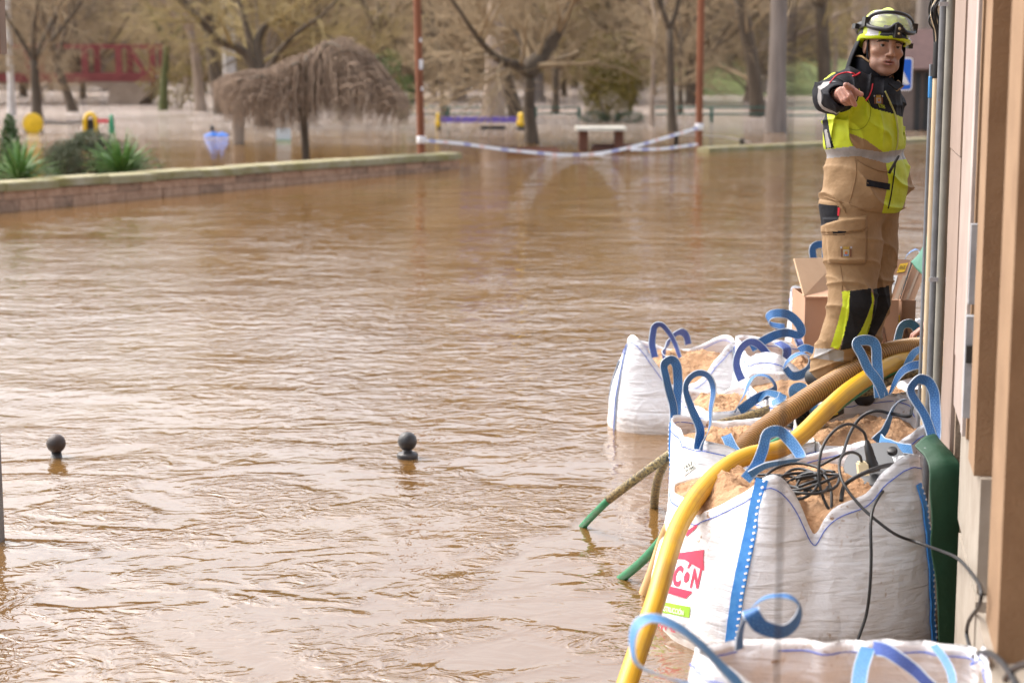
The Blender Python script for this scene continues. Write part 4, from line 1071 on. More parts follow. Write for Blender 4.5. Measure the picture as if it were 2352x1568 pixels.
class Bag:
    """open topped bulk bag: superellipse walls, pointed rim corners, sagging rim edges, heap of sand inside"""
    def __init__(s, label, c, rot, hw, hd, cz, mz, sand_z, seed, zb=-.45, bulge=.10, tuck=.90, group='white bulk bags full of sand', cloth=None, wr=.013, sand_amp=.05, heap=.05, ear=1.0, pk=2.2, rim=None, pull=None, tk0=.62):
        s.pk = pk; s.pull = pull or {}; s.tk0 = tk0; s.rim = None; s._rim = rim
        s.c = Vector((c[0], c[1], 0)); s.rot = rot; s.hw, s.hd = hw, hd; s.cz, s.mz, s.zb = cz, mz, zb; s.bulge, s.tuck, s.seed, s.wr = bulge, tuck, seed, wr
        s.ca, s.sa = math.cos(rot), math.sin(rot); s.sand_z = sand_z; s.ear = ear
        if rim:
            q = []
            for x, y, Y in rim:
                p = at(x, y, Y); dx, dy = p.x - c[0], p.y - c[1]
                q.append((math.atan2((-dx * s.sa + dy * s.ca) / hd, (dx * s.ca + dy * s.sa) / hw) % (2 * math.pi), p.z))
            q.sort(); s.rim = ([a - 2 * math.pi for a, _ in q[-3:]] + [a for a, _ in q] + [a + 2 * math.pi for a, _ in q[:3]], [z for _, z in q[-3:]] + [z for _, z in q] + [z for _, z in q[:3]])
        s.rt = root('big_bag', (c[0], c[1], zb), label, 'bulk bag', group)
        NT, NV = 176, 46
        vs, fs = [], []
        rows = []
        for j in range(NV): rows.append([s.S(2 * math.pi * i / NT, j / (NV - 1)) for i in range(NT)])
        zs0 = sand_z - .06
        for j in range(1, 11):
            f = j / 10; row = []
            for i in range(NT):
                th = 2 * math.pi * i / NT; o_ = s.S(th, 1.0); zs = min(zs0, o_.z - .07)
                z = min(o_.z + (zs - o_.z) * f, o_.z - .001 * j)
                t = max(0.02, (z - s.zb) / (s.zr(th) - s.zb)); b = s.S(th, min(1, t))
                n_ = Vector((s.c.x - b.x, s.c.y - b.y, 0)).normalized()
                p = Vector((b.x, b.y, z)) + n_ * (.006 + .03 * f)
                row.append(p)
            rows.append(row)
        for row in rows: vs += row
        for j in range(len(rows) - 1):
            for i in range(NT):
                i2 = (i + 1) % NT; fs.append((j * NT + i, j * NT + i2, (j + 1) * NT + i2, (j + 1) * NT + i))
        mb = MB(); mb.add(vs, fs); s.V, s.F = vs, fs
        part('bag_body', mb, cloth or CLOTH, s.rt)
        s.bvh = caster(vs, fs)
        # sand
        NR = 30; sv, sf = [], []
        def sp(th, q):
            b = s.S(th, max(.02, min(1, (min(sand_z, s.zr(th) - .012) - s.zb) / (s.zr(th) - s.zb))))
            d = Vector((b.x, b.y, 0)) - s.c
            p = s.c + d * (q * .985)
            nz = noise.fractal(Vector((p.x * 5, p.y * 5, seed)), .8, 2.1, 5) * sand_amp + abs(noise.noise(Vector((p.x * 22, p.y * 22, seed + 3)))) * .022 + abs(noise.noise(Vector((p.x * 48, p.y * 48, seed)))) * .009
            ze = min(sand_z, s.zr(th) - .012); return Vector((p.x, p.y, sand_z + (ze - sand_z) * q ** 3.2 + nz * (1.05 - q ** 6) + heap * (1 - q * q)))
        n2 = 120
        sv.append(sp(0, 0))
        for j in range(1, NR + 1):
            for i in range(n2): sv.append(sp(2 * math.pi * i / n2, j / NR))
        for i in range(n2): sf.append((0, 1 + i, 1 + (i + 1) % n2))
        for j in range(NR - 1):
            for i in range(n2):
                a, b = 1 + j * n2, 1 + (j + 1) * n2; i2 = (i + 1) % n2
                sf.append((a + i, b + i, b + i2, a + i2))
        mb = MB(); mb.add(sv, sf); o_ = part('sand', mb, SAND, s.rt)
        s.stitch()
    def lerpc(s, th, vals, off):
        # vals for the four sides (0 right, 1 back, 2 left, 3 front) or corners
        return vals[int(((th + off) % (2 * math.pi)) / (math.pi / 2)) % 4]
    def zr(s, th):
        if s.rim:
            th = th % (2 * math.pi); z = 0.0
            for o_, k_ in ((-.11, 1), (-.055, 2), (0, 3), (.055, 2), (.11, 1)): z += k_ * float(np.interp(th + o_, s.rim[0], s.rim[1]))
            return z / 9 + noise.noise(Vector((math.cos(th) * 4, math.sin(th) * 4, s.seed))) * .010
        w = abs(math.sin(2 * th)); w = w ** s.pk
        m_ = s.lerpc(th, s.mz, math.pi / 4)
        # smooth between sides is not needed: at the corners w = 1
        c_ = s.lerpc(th, s.cz, 0)
        ww = noise.noise(Vector((math.cos(th) * 3, math.sin(th) * 3, s.seed))) * .022 * (1 - w)
        return m_ + (c_ - m_) * w + ww
    def S(s, th, t):
        n_ = 5.0 - 1.6 * math.sin(math.pi * min(1, t)); c, q = math.cos(th), math.sin(th)
        rr_ = 1 / ((abs(c) ** n_ + abs(q) ** n_) ** (1 / n_))
        w = abs(math.sin(2 * th)) ** 3
        g = 1 + s.bulge * math.sin(math.pi * min(1, t * 1.02) ** .85) - (1 - s.tuck) * max(0, (t - s.tk0) / (1 - s.tk0)) ** 1.5 * (1 - .25 * s.ear * w)
        g *= 1 - .05 * max(0, .2 - t) / .2
        z = s.zb + t * (s.zr(th) - s.zb)
        v = Vector((c * 2.2, q * 2.2, z * 3.2))
        wr = noise.noise(v * 1.0 + Vector((s.seed, 0, 0))) * 2.2 + noise.noise(Vector((c * 4, q * 4, z * 11)) + Vector((0, s.seed, 0))) * .8
        rid = math.sin(z * 46 + 5 * noise.noise(Vector((c * 3, q * 3, z * 4 + s.seed)))) * .22 * (math.sin(math.pi * min(1, max(0, t))) ** 2)
        # tension folds running from the corners
        fold = math.sin((th * 22 + z * 16 + s.seed)) * .95 * w * max(0, t - .3)
        top = (noise.noise(Vector((c * 5, q * 5, s.seed * 2))) * 2.8 + noise.noise(Vector((c * 11, q * 11, s.seed * 2 + z * 4))) * 1.2) * max(0, t - .7) / .3
        g += s.wr * (wr + rid + fold + top)
        x, y = c * rr_ * s.hw * g, q * rr_ * s.hd * g
        k_ = int((th % (2 * math.pi)) / (math.pi / 2)) % 4
        if k_ in s.pull:
            f_ = abs(math.sin(2 * th)) ** 1.5 * max(0, t - .15) ** 1.6 * 1.3; x += s.pull[k_][0] * f_; y += s.pull[k_][1] * f_
        return Vector((s.c.x + x * s.ca - y * s.sa, s.c.y + x * s.sa + y * s.ca, z))
    def nrm(s, th, t, e=.01):
        a = s.S(th + e, t) - s.S(th - e, t); b = s.S(th, min(1, t + e)) - s.S(th, t - e)
        return a.cross(b).normalized()
    def stitch(s):
        k = 160
        pts = []
        for i in range(k + 1):
            th = 2 * math.pi * i / k; p = s.S(th, .955) ; pts.append(p + s.nrm(th, .955) * .003)
        mb = MB(); mb.tube(pts, .0019, 5, False); part('rim_stitching', mb, STITCH, s.rt)
        pts = []
        for i in range(k + 1):
            th = 2 * math.pi * i / k; p = s.S(th, 1.0); n_ = Vector((s.c.x - p.x, s.c.y - p.y, 0)).normalized()
            pts.append(p + n_ * .011 - Vector((0, 0, .035)))
        mb = MB(); mb.tube(pts, .0019, 5, False); part('rim_stitching', mb, STITCH, s.rt)
    def seam(s, th, t0=.05, t1=.99, w=.045, mt=None, dashes=True):
        pts = [s.S(th, t0 + (t1 - t0) * i / 40) + s.nrm(th, t0 + (t1 - t0) * i / 40) * .006 for i in range(41)]
        a = s.S(th + .02, .5) - s.S(th - .02, .5)
        mb = MB(); mb.ribbon(pts, w, .006, a); part('corner_seam', mb, mt or SEAM, s.rt, auto=40)
        if dashes:
            mb = MB()
            n_ = int(1.0 / .022)
            for i in range(n_):
                t = t0 + (t1 - t0) * (i + .3) / n_; p = s.S(th, t); nn = s.nrm(th, t); d = (s.S(th + .02, t) - s.S(th - .02, t)).normalized(); up_ = d.cross(nn)
                mb.obox(p + nn * .0105 + d * w * .42, (d, nn, up_), (.006, .002, .0042))
            part('seam_thread', mb, DASH, s.rt, smooth=False)
    def handle(s, pts, mt=None, w=.048, w0=(1, .2, 0), twist=0.0, n=9):
        q = smoothed(pts, n, 1); w *= .84; twist *= 1.4
        q = [p + Vector((noise.noise(p * 9), noise.noise(p * 9 + Vector((7, 0, 0))), noise.noise(p * 9 + Vector((0, 7, 0))))) * .012 for p in q]
        mb = MB(); mb.ribbon(q, w, .004, w0, twist); return part('handle', mb, mt or STRAP, s.rt, auto=40)
    def loop(s, th, h=.28, lean=(0, 0), mt=None, tw=.6, w=.048):
        a, b = s.S(th - .16, .9) + s.nrm(th - .16, .9) * .008, s.S(th + .16, .9) + s.nrm(th + .16, .9) * .008
        c = s.S(th, 1.0) + Vector((lean[0], lean[1], h)); d = (b - a) * .45
        top = s.S(th, 1.0)
        s.handle([a, top - d * .6 + Vector((lean[0] * .2, lean[1] * .2, .03)), c - d * .8 - Vector((0, 0, h * .3)), c - d * .25, c + d * .25, c + d * .8 - Vector((0, 0, h * .3)), top + d * .6 + Vector((lean[0] * .2, lean[1] * .2, .03)), b], mt, w, (b - a).cross(Vector((0, 0, 1))), tw)
def Z(x, y, Y): return at(x, y, Y).z
PI4 = math.pi / 4
CO = {'br': PI4, 'bl': 3 * PI4, 'fl': 5 * PI4, 'fr': 7 * PI4}     # corner angles in the bag's own frame
# order: cz = (back right, back left, front left, front right); mz = (right, back, left, front)
bag1 = Bag('big white sand bag with red and green print on its left side, nearest full view', (1.17, 7.50), math.radians(16), .495, .44,
           (Z(2050, 985, 7.95), Z(1600, 1078, 7.9), Z(1724, 1082, 7.05), Z(2150, 1040, 7.15)), (Z(2120, 1080, 7.5), Z(1830, 1048, 7.95), Z(1580, 1165, 7.45), Z(1870, 1262, 7.08)), .565, 11, tuck=.86, bulge=.125, heap=.03, pk=2.0, tk0=.45, pull={2: (.115, .03), 3: (-.02, 0)},
           rim=[(1724, 1084, 7.05), (1745, 1108, 7.04), (1770, 1140, 7.02), (1810, 1190, 7.0), (1850, 1262, 7.0), (1872, 1256, 7.0), (1910, 1196, 7.03), (1965, 1166, 7.06), (2030, 1146, 7.1), (2100, 1090, 7.12), (2150, 1045, 7.17),
                (2130, 1050, 7.55), (2060, 996, 7.95), (1950, 1018, 8.0), (1830, 1043, 8.0), (1740, 1058, 7.98), (1600, 1078, 7.9), (1575, 1130, 7.6), (1562, 1190, 7.35), (1640, 1150, 7.12)])
bag2 = Bag('white sand bag with two tall loops behind the printed bag, at the water edge', (1.075, 8.45), math.radians(9), .30, .33,
           (.62, Z(1535, 950, 8.72), Z(1612, 1016, 8.1), .62), (.60, .60, .61, Z(1740, 1050, 8.15)), .545, 22, tuck=.95, bulge=.05)
bag3 = Bag('crumpled white sand bag against the wall corner behind the cable reel', (1.64, 8.42), math.radians(9), .31, .30,
           (Z(2090, 905, 8.7), .70, .62, Z(2105, 965, 8.1)), (.66, Z(1975, 912, 8.75), .60, Z(1960, 1020, 8.15)), .60, 33, tuck=.95, bulge=.05, wr=.02)
bag5 = Bag('white sand bag trampled flat under the feet of the firefighter', (1.62, 9.15), math.radians(6), .40, .36,
           (.72, .72, .70, .74), (.70, .70, .66, .68), .655, 44, tuck=.97, bulge=.05, wr=.02, heap=.03)
bag6 = Bag('slumped white sand bag with tangled loops left of the firefighter', (1.56, 10.02), math.radians(10), .30, .38,
           (.70, .78, Z(1712, 805, 9.75), .66), (.66, .74, .72, .64), .60, 55, tuck=.9, bulge=.06, wr=.02)
bag6b = Bag('white sand bag at the water side with one curled loop, between tall loops and boot', (1.13, 9.25), math.radians(9), .23, .30,
           (.66, .62, Z(1694, 945, 8.95), .64), (.62, .60, .60, .62), .555, 57, tuck=.96, bulge=.05, wr=.02)
bag4 = Bag('plump white sand bag standing alone in the water farthest left', (1.09, 11.75), math.radians(-3), .42, .44,
           (.50, Z(1580, 778, 12.15), .60, .56), (.42, .40, .38, .29), .33, 66, tuck=.82, bulge=.13, zb=-.5, heap=.09, pk=3.2)
bag7 = Bag('white sand bag hidden behind the cardboard boxes', (2.10, 11.2), math.radians(5), .37, .42, (.9, .9, .74, .78), (.74, .72, .76, .7), .66, 77, tuck=.92)
bag8 = Bag('blurred white sand bag in the near foreground at the bottom edge', (.93, 4.95), math.radians(-6), .44, .42,
           (Z(2215, 1482, 5.25), Z(1740, 1500, 5.25), Z(1700, 1545, 4.55), .66), (.74, Z(1990, 1478, 5.3), .72, .60), .46, 88, tuck=.9, wr=.03, heap=.0)
# sewn corner bands
bag1.seam(CO['fl'], .03, .995, .05); bag1.seam(CO['fr'] - .02, .03, .9, .04)
bag2.seam(CO['bl'], .05, .97, .045); bag4.seam(CO['bl'] + .25, .05, .9, .03, STRAP_V, False); bag4.seam(CO['fl'] - .1, .1, .95, .02, STRAP_V, False); bag4.seam(CO['fr'], .1, .97, .05, STRAP_V, False)
def A3(*t): return [at(x, y, Y) for x, y, Y in t]
# loops, measured from the photograph
bag1.handle(A3((1716, 1100, 7.08), (1730, 1078, 7.1), (1752, 1035, 7.12), (1762, 1000, 7.14), (1786, 992, 7.16), (1806, 1004, 7.16), (1840, 1050, 7.1), (1806, 1060, 7.06), (1760, 1070, 7.06), (1726, 1090, 7.06)), STRAP_L, .055, (.8, .3, .5), 1.2)
bag2.handle(A3((1548, 985, 8.70), (1541, 920, 8.72), (1530, 870, 8.72), (1524, 838, 8.74), (1540, 826, 8.75), (1556, 842, 8.76), (1557, 880, 8.76), (1552, 940, 8.74), (1547, 985, 8.70)), STRAP, .055, (1, .5, 0), .3)
bag2.handle(A3((1606, 1032, 8.12), (1608, 985, 8.14), (1590, 935, 8.14), (1575, 890, 8.14), (1583, 866, 8.16), (1610, 858, 8.18), (1632, 870, 8.18), (1638, 910, 8.18), (1634, 960, 8.16), (1622, 1005, 8.12), (1612, 1035, 8.1)), STRAP, .055, (1, .3, 0), 1.6)
bag2.handle(A3((1668, 1000, 8.2), (1680, 1030, 8.14), (1695, 1045, 8.1), (1705, 1062, 8.06)), STRAP_L, .06, (1, .2, .5), .3)
bag6b.handle(A3((1690, 948, 8.93), (1706, 915, 8.95), (1720, 880, 8.97), (1735, 862, 9.0), (1762, 866, 9.0), (1778, 884, 9.0), (1768, 902, 8.98), (1735, 918, 8.96), (1700, 945, 8.92)), STRAP, .06, (.5, 1, .3), 1.2)
bag6b.handle(A3((1740, 925, 8.95), (1760, 905, 8.95), (1790, 912, 8.93)), STRAP_L, .05, (.2, 1, .4), .6)
bag6b.handle(A3((1800, 905, 8.85), (1792, 918, 8.8), (1775, 928, 8.8)), STRAP_L, .05, (.2, 1, .4), .3)
bag6.handle(A3((1700, 870, 9.75), (1690, 838, 9.75), (1702, 800, 9.78), (1724, 786, 9.8), (1752, 800, 9.8), (1778, 826, 9.75), (1790, 838, 9.7), (1806, 826, 9.7), (1806, 800, 9.7), (1785, 786, 9.75)), STRAP_V, .06, (.7, .4, .4), 1.0)
bag6.handle(A3((1725, 800, 9.9), (1760, 780, 9.9), (1800, 764, 9.88), (1834, 770, 9.86), (1838, 750, 9.85), (1812, 722, 9.85), (1780, 718, 9.86), (1764, 730, 9.88), (1772, 745, 9.9), (1800, 752, 9.9)), STRAP, .06, (.3, .3, 1), 1.2)
bag6.handle(A3((1830, 775, 9.9), (1840, 795, 9.85), (1815, 760, 9.95), (1780, 752, 10)), STRAP_V, .05, (.5, .5, .5), .8)
bag5.handle(A3((1800, 850, 9.05), (1810, 832, 9.05), (1832, 812, 9.08), (1852, 816, 9.1), (1862, 836, 9.08), (1850, 856, 9.05), (1822, 862, 9.0), (1804, 848, 9.0)), STRAP, .055, (.3, 1, .4), 1.1)
bag5.handle(A3((1838, 806, 9.2), (1856, 800, 9.2), (1880, 812, 9.2), (1890, 826, 9.15)), STRAP, .05, (.2, .6, 1), .3)
bag5.handle(A3((1838, 952, 8.62), (1826, 920, 8.62), (1820, 895, 8.62), (1834, 887, 8.64), (1848, 893, 8.64), (1862, 925, 8.6), (1874, 955, 8.55), (1886, 970, 8.5), (1868, 975, 8.5)), STRAP_L, .055, (1, .1, .3), .3)
bag3.handle(A3((2032, 912, 8.3), (2020, 880, 8.3), (1995, 850, 8.3), (1975, 810, 8.3), (1968, 788, 8.3), (1986, 782, 8.32), (2006, 786, 8.34), (2014, 812, 8.34), (2018, 860, 8.32), (2020, 914, 8.3)), STRAP_L, .058, (1, .3, .1), .5)
bag3.handle(A3((2040, 905, 8.5), (2055, 880, 8.5), (2075, 855, 8.5), (2098, 842, 8.5), (2125, 838, 8.55)), STRAP, .055, (.4, .6, .6), .9)
bag3.handle(A3((2128, 800, 8.7), (2105, 806, 8.7), (2088, 830, 8.68), (2078, 850, 8.65)), STRAP_L, .055, (.3, .7, .6), .4)
bag3.handle(A3((2010, 1012, 8.05), (2030, 990, 8.05), (2042, 965, 8.05), (2052, 940, 8.06), (2066, 920, 8.07), (2078, 918, 8.08)), STRAP_L, .062, (1, .4, 0), .9)
bag1.handle(A3((2142, 1010, 7.2), (2128, 960, 7.25), (2104, 920, 7.28), (2092, 892, 7.3), (2104, 872, 7.3), (2120, 868, 7.32), (2138, 880, 7.32), (2150, 940, 7.28), (2150, 1000, 7.22), (2140, 1050, 7.15)), STRAP, .052, (1, .3, 0), .35)
bag1.handle(A3((2020, 1010, 7.9), (2050, 1022, 7.7), (2095, 1030, 7.5)), STRAP_L, .05, (.2, .3, 1), .3)
bag4.handle(A3((1505, 820, 11.35), (1498, 785, 11.38), (1500, 752, 11.4), (1515, 744, 11.4), (1530, 760, 11.4), (1550, 790, 11.4), (1562, 818, 11.38)), STRAP_V, .06, (1, .4, 0), .5)
bag4.handle(A3((1580, 790, 12.12), (1576, 768, 12.1), (1560, 762, 12.0), (1540, 778, 11.9), (1530, 800, 11.7), (1524, 820, 11.5), (1540, 830, 11.45)), STRAP_V, .06, (1, .4, 0), .6)
bag7.handle(A3((1868, 596, 10.9), (1868, 570, 10.9), (1880, 562, 10.92), (1896, 566, 10.92), (1898, 596, 10.9)), STRAP, .055, (1, .3, 0), .2)
bag7.handle(A3((2075, 600, 10.8), (2082, 586, 10.8), (2100, 576, 10.8), (2114, 580, 10.8), (2122, 598, 10.75)), STRAP, .06, (.4, .8, .3), .4)
bag7.handle(A3((2062, 790, 9.35), (2068, 752, 9.35), (2090, 745, 9.38), (2110, 755, 9.4), (2114, 775, 9.4)), STRAP_L, .055, (1, .3, 0), .4)
bag8.handle(A3((1712, 1590, 4.5), (1680, 1552, 4.5), (1620, 1490, 4.48), (1540, 1425, 4.45), (1492, 1418, 4.44), (1458, 1440, 4.43), (1450, 1475, 4.42), (1470, 1520, 4.4), (1530, 1555, 4.38), (1600, 1580, 4.4)), STRAP_L, .062, (.2, 1, .6), .9)
bag8.handle(A3((1694, 1488, 5.15), (1704, 1450, 5.15), (1722, 1400, 5.15), (1760, 1370, 5.15), (1806, 1364, 5.15), (1834, 1392, 5.15), (1826, 1426, 5.12), (1795, 1452, 5.1), (1752, 1442, 5.1), (1726, 1412, 5.1), (1722, 1400, 5.12)), STRAP, .062, (.4, .6, .5), .9)
bag8.handle(A3((1992, 1484, 5.2), (1980, 1530, 5.1), (1966, 1580, 5.0)), STRAP_L, .055, (1, 0, 0), .2)
bag8.handle(A3((2005, 1484, 5.2), (2050, 1500, 5.1), (2100, 1540, 5.05), (2150, 1580, 5.0)), STRAP_V, .05, (0, 1, .5), .3)
bag8.handle(A3((2150, 1482, 5.28), (2170, 1510, 5.2), (2185, 1570, 5.1)), STRAP_L, .03, (1, 0, .3), .2)

# ------------------------------------------------------------------ print on the left side of the front bag
PRED = M('print_red', (.62, .02, .07), .6, scale=30, var=.12); PGRN = M('print_green', (.24, .44, .015), .6, scale=30, var=.1); PWHT = M('print_white', (.8, .82, .7), .6, var=.05)
def text_mesh(txt, bold=0.0):
    cu = bpy.data.curves.new('lettering', 'FONT'); cu.body = txt; cu.resolution_u = 3; cu.offset = bold; cu.fill_mode = 'FRONT'
    ob = bpy.data.objects.new('lettering', cu); COL.objects.link(ob)
    dg = bpy.context.evaluated_depsgraph_get(); me = bpy.data.meshes.new_from_object(ob.evaluated_get(dg))
    bm = bmesh.new(); bm.from_mesh(me)
    V = [tuple(v.co) for v in bm.verts]; F = [tuple(v.index for v in f.verts) for f in bm.faces]
    bm.free(); bpy.data.objects.remove(ob); bpy.data.curves.remove(cu); bpy.data.meshes.remove(me)
    return V, F
def on_quad(mb, V, F, quad, bvh, off, fit=None):
    """lay flat lettering over four picture corners (tl, tr, br, bl) and drop it on the surface"""
    xs = [v[0] for v in V]; ys = [v[1] for v in V]
    x0, x1, y0, y1 = fit or (min(xs), max(xs), min(ys), max(ys))
    P = []
    for v in V:
        u, w = (v[0] - x0) / (x1 - x0), 1 - (v[1] - y0) / (y1 - y0)
        tx = quad[0][0] + (quad[1][0] - quad[0][0]) * u; ty = quad[0][1] + (quad[1][1] - quad[0][1]) * u
        bx = quad[3][0] + (quad[2][0] - quad[3][0]) * u; by = quad[3][1] + (quad[2][1] - quad[3][1]) * u
        P.append(cast(bvh, tx + (bx - tx) * w, ty + (by - ty) * w, off))
    ok = [f for f in F if all(P[i] is not None for i in f) and max((P[i] - P[f[0]]).length for i in f) < .25]
    mb.add([p if p is not None else (0, 0, -5) for p in P], ok)
def grid_vf(nu, nv): return [(i / nu, j / nv, 0) for j in range(nv + 1) for i in range(nu + 1)], [(j * (nu + 1) + i, j * (nu + 1) + i + 1, (j + 1) * (nu + 1) + i + 1, (j + 1) * (nu + 1) + i) for j in range(nv) for i in range(nu)]
def clean(mb):
    used = sorted({i for f in mb.f for i in f}); ix = {k: i for i, k in enumerate(used)}
    mb.v = [mb.v[k] for k in used]; mb.f = [tuple(ix[i] for i in f) for f in mb.f]
def printed(name, items, mt, off, par, bvh):
    mb = MB()
    for it in items:
        if it[0] == 'q': V, F = grid_vf(14, 8)
        else: V, F = text_mesh(it[2], it[3] if len(it) > 3 else 0.0)
        on_quad(mb, V, F, it[1], bvh, off)
    clean(mb)
    if mb.f: return part(name, mb, mt, par)
bv = bag1.bvh; R1 = bag1.rt
printed('red_print', [('q', [(1540, 1272), (1618, 1262), (1616, 1290), (1552, 1282)]), ('q', [(1572, 1284), (1617, 1284), (1618, 1310), (1606, 1304)]),
                      ('q', [(1517, 1340), (1592, 1358), (1576, 1374), (1506, 1352)]), ('t', [(1514, 1278), (1616, 1296), (1604, 1352), (1500, 1340)], 'RINCÓN', .045),
                      ('q', [(1574, 1222), (1606, 1200), (1600, 1212), (1578, 1232)])], PRED, .003, R1, bv)
printed('green_bar', [('q', [(1490, 1375), (1587, 1393), (1584, 1418), (1484, 1398)])], PGRN, .003, R1, bv)
printed('white_lettering', [('t', [(1500, 1382), (1574, 1398), (1572, 1413), (1498, 1396)], 'DE CONSTRUCCIÓN', .012)], PWHT, .006, R1, bv)
printed('red_print', [('t', [(1470, 1420), (1574, 1440), (1571, 1456), (1470, 1436)], '91 9 · VVV 42 10', .01), ('t', [(1470, 1443), (1522, 1456), (1520, 1470), (1470, 1456)], 'ARANDA DE DUERO', .012)], PRED, .003, R1, bv)
printed('green_panel', [('q', [(1480, 1472), (1575, 1488), (1572, 1562), (1480, 1546)])], PGRN, .003, R1, bv)
printed('white_lettering', [('t', [(1488, 1485), (1572, 1502), (1570, 1513), (1488, 1497)], 'RESIDUOS / CONTAMINANTES', .008), ('t', [(1488, 1503), (1534, 1512), (1532, 1524), (1488, 1515)], 'IRRECUPERABLE', .008), ('t', [(1490, 1522), (1520, 1528), (1518, 1538), (1490, 1532)], 'INERTES', .008)], PWHT, .006, R1, bv)
# small paper label on the second bag
printed('paper_label', [('q', [(1566, 1065), (1592, 1052), (1600, 1072), (1574, 1092)])], M('label_paper', (.7, .72, .66), .6), .004, bag2.rt, bag2.bvh)
printed('label_text', [('t', [(1572, 1069), (1592, 1059), (1595, 1066), (1575, 1077)], '1657', .01), ('t', [(1576, 1079), (1596, 1068), (1598, 1073), (1578, 1084)], 'SUMI', .01)], DKPOST, .006, bag2.rt, bag2.bvh)

# ------------------------------------------------------------------ hoses
def hose_mat(name, c1, c2, mode):
    m = bpy.data.materials.new(name); m.use_nodes = True
    n, l = m.node_tree.nodes, m.node_tree.links
    P = n['Principled BSDF']; P.inputs['Roughness'].default_value = .38
    uv = n.new('ShaderNodeUVMap'); mp = n.new('ShaderNodeMapping'); l.new(uv.outputs[0], mp.inputs[0]); tc = n.new('ShaderNodeTexCoord')
    rp = n.new('ShaderNodeValToRGB'); rp.color_ramp.elements[0].color = (*c1, 1); rp.color_ramp.elements[1].color = (*c2, 1)
    if mode == 'stripe':
        mp.inputs['Scale'].default_value = (1.2, 60, 1); nz = n.new('ShaderNodeTexNoise'); nz.inputs['Scale'].default_value = 1; l.new(mp.outputs[0], nz.inputs['Vector'])
        rp.color_ramp.elements[0].position = .38; rp.color_ramp.elements[1].position = .52; l.new(nz.outputs['Fac'], rp.inputs[0])
    elif mode == 'mottle':
        nz = n.new('ShaderNodeTexNoise'); nz.inputs['Scale'].default_value = 85; nz.inputs['Detail'].default_value = 5; nz.inputs['Roughness'].default_value = .7; l.new(tc.outputs['Object'], nz.inputs['Vector'])
        rp.color_ramp.elements[0].position = .45; rp.color_ramp.elements[1].position = .56; l.new(nz.outputs['Fac'], rp.inputs[0]); P.inputs['Roughness'].default_value = .6
    else:
        nz = n.new('ShaderNodeTexNoise'); nz.inputs['Scale'].default_value = 14; l.new(tc.outputs['Object'], nz.inputs['Vector']); l.new(nz.outputs['Fac'], rp.inputs[0])
        rp.color_ramp.elements[0].position = .35; rp.color_ramp.elements[1].position = .65
    if mode == 'ribbed':
        sx = n.new('ShaderNodeSeparateXYZ'); l.new(uv.outputs[0], sx.inputs[0])
        k1 = n.new('ShaderNodeMath'); k1.operation = 'MULTIPLY'; k1.inputs[1].default_value = 2 * math.pi / .0135; l.new(sx.outputs[0], k1.inputs[0])
        k2 = n.new('ShaderNodeMath'); k2.operation = 'COSINE'; l.new(k1.outputs[0], k2.inputs[0])
        k3 = n.new('ShaderNodeMapRange'); k3.inputs['From Min'].default_value = -1; l.new(k2.outputs[0], k3.inputs['Value'])
        for q in list(rp.inputs[0].links): l.remove(q)
        l.new(k3.outputs[0], rp.inputs[0]); rp.color_ramp.elements[0].position = .1; rp.color_ramp.elements[1].position = .8
    # muddy film in places
    n2 = n.new('ShaderNodeTexNoise'); n2.inputs['Scale'].default_value = 6; n2.inputs['Detail'].default_value = 6; l.new(tc.outputs['Object'], n2.inputs['Vector'])
    r2 = n.new('ShaderNodeValToRGB'); r2.color_ramp.elements[0].position = .5; r2.color_ramp.elements[1].position = .78; l.new(n2.outputs['Fac'], r2.inputs[0])
    mx = n.new('ShaderNodeMixRGB'); sc_ = n.new('ShaderNodeMath'); sc_.operation = 'MULTIPLY'; sc_.inputs[1].default_value = .6; l.new(r2.outputs[0], sc_.inputs[0]); l.new(sc_.outputs[0], mx.inputs[0])
    l.new(rp.outputs[0], mx.inputs[1]); mx.inputs[2].default_value = (.2, .12, .05, 1); l.new(mx.outputs[0], P.inputs['Base Color'])
    return m
H_TAN = hose_mat('tan_hose', (.22, .108, .03), (.46, .265, .085), 'ribbed'); H_YEL = hose_mat('yellow_hose', (.46, .235, .008), (.60, .34, .014), 'stripe')
H_GRN = hose_mat('green_hose', (.012, .15, .06), (.022, .22, .095), 'plain'); H_MOT = hose_mat('mottled_hose', (.05, .04, .022), (.27, .2, .075), 'mottle')
def corrugated(pts, R_, label, pitch=.0135):
    q = smoothed(pts, 10, 2); L = [0]
    for i in range(1, len(q)): L.append(L[-1] + (q[i] - q[i - 1]).length)
    k = int(L[-1] / pitch * 6); P, rs = [], []
    for i in range(k):
        s_ = L[-1] * i / (k - 1); j = min(max(np.searchsorted(L, s_) - 1, 0), len(q) - 2); f = (s_ - L[j]) / max(1e-6, L[j + 1] - L[j])
        P.append(q[j].lerp(q[j + 1], f)); rs.append(R_ * (1 + .08 * math.cos(2 * math.pi * i / 6)))
    rt = root('suction_hose', P[0], label, 'hose'); mb = MB(); mb.tube(P, rs, 22); part('ribbed_tube', mb, H_TAN, rt)
    return rt
def hose(pts, R_, mt, label, n=20, ridges=False):
    q = smoothed(pts, 12, 3); mb = MB(); mb.tube(q, R_, n)
    return tag(part('hose', mb, mt), label, 'hose')
corrugated(A3((2190, 815, 8.95), (2135, 798, 8.9), (2085, 800, 8.85), (2020, 816, 8.75), (1950, 856, 8.65), (1880, 898, 8.55), (1810, 945, 8.45), (1758, 982, 8.36), (1725, 1010, 8.28), (1700, 1040, 8.2)), .046, 'tan ribbed suction hose lying over the bags into the second bag')
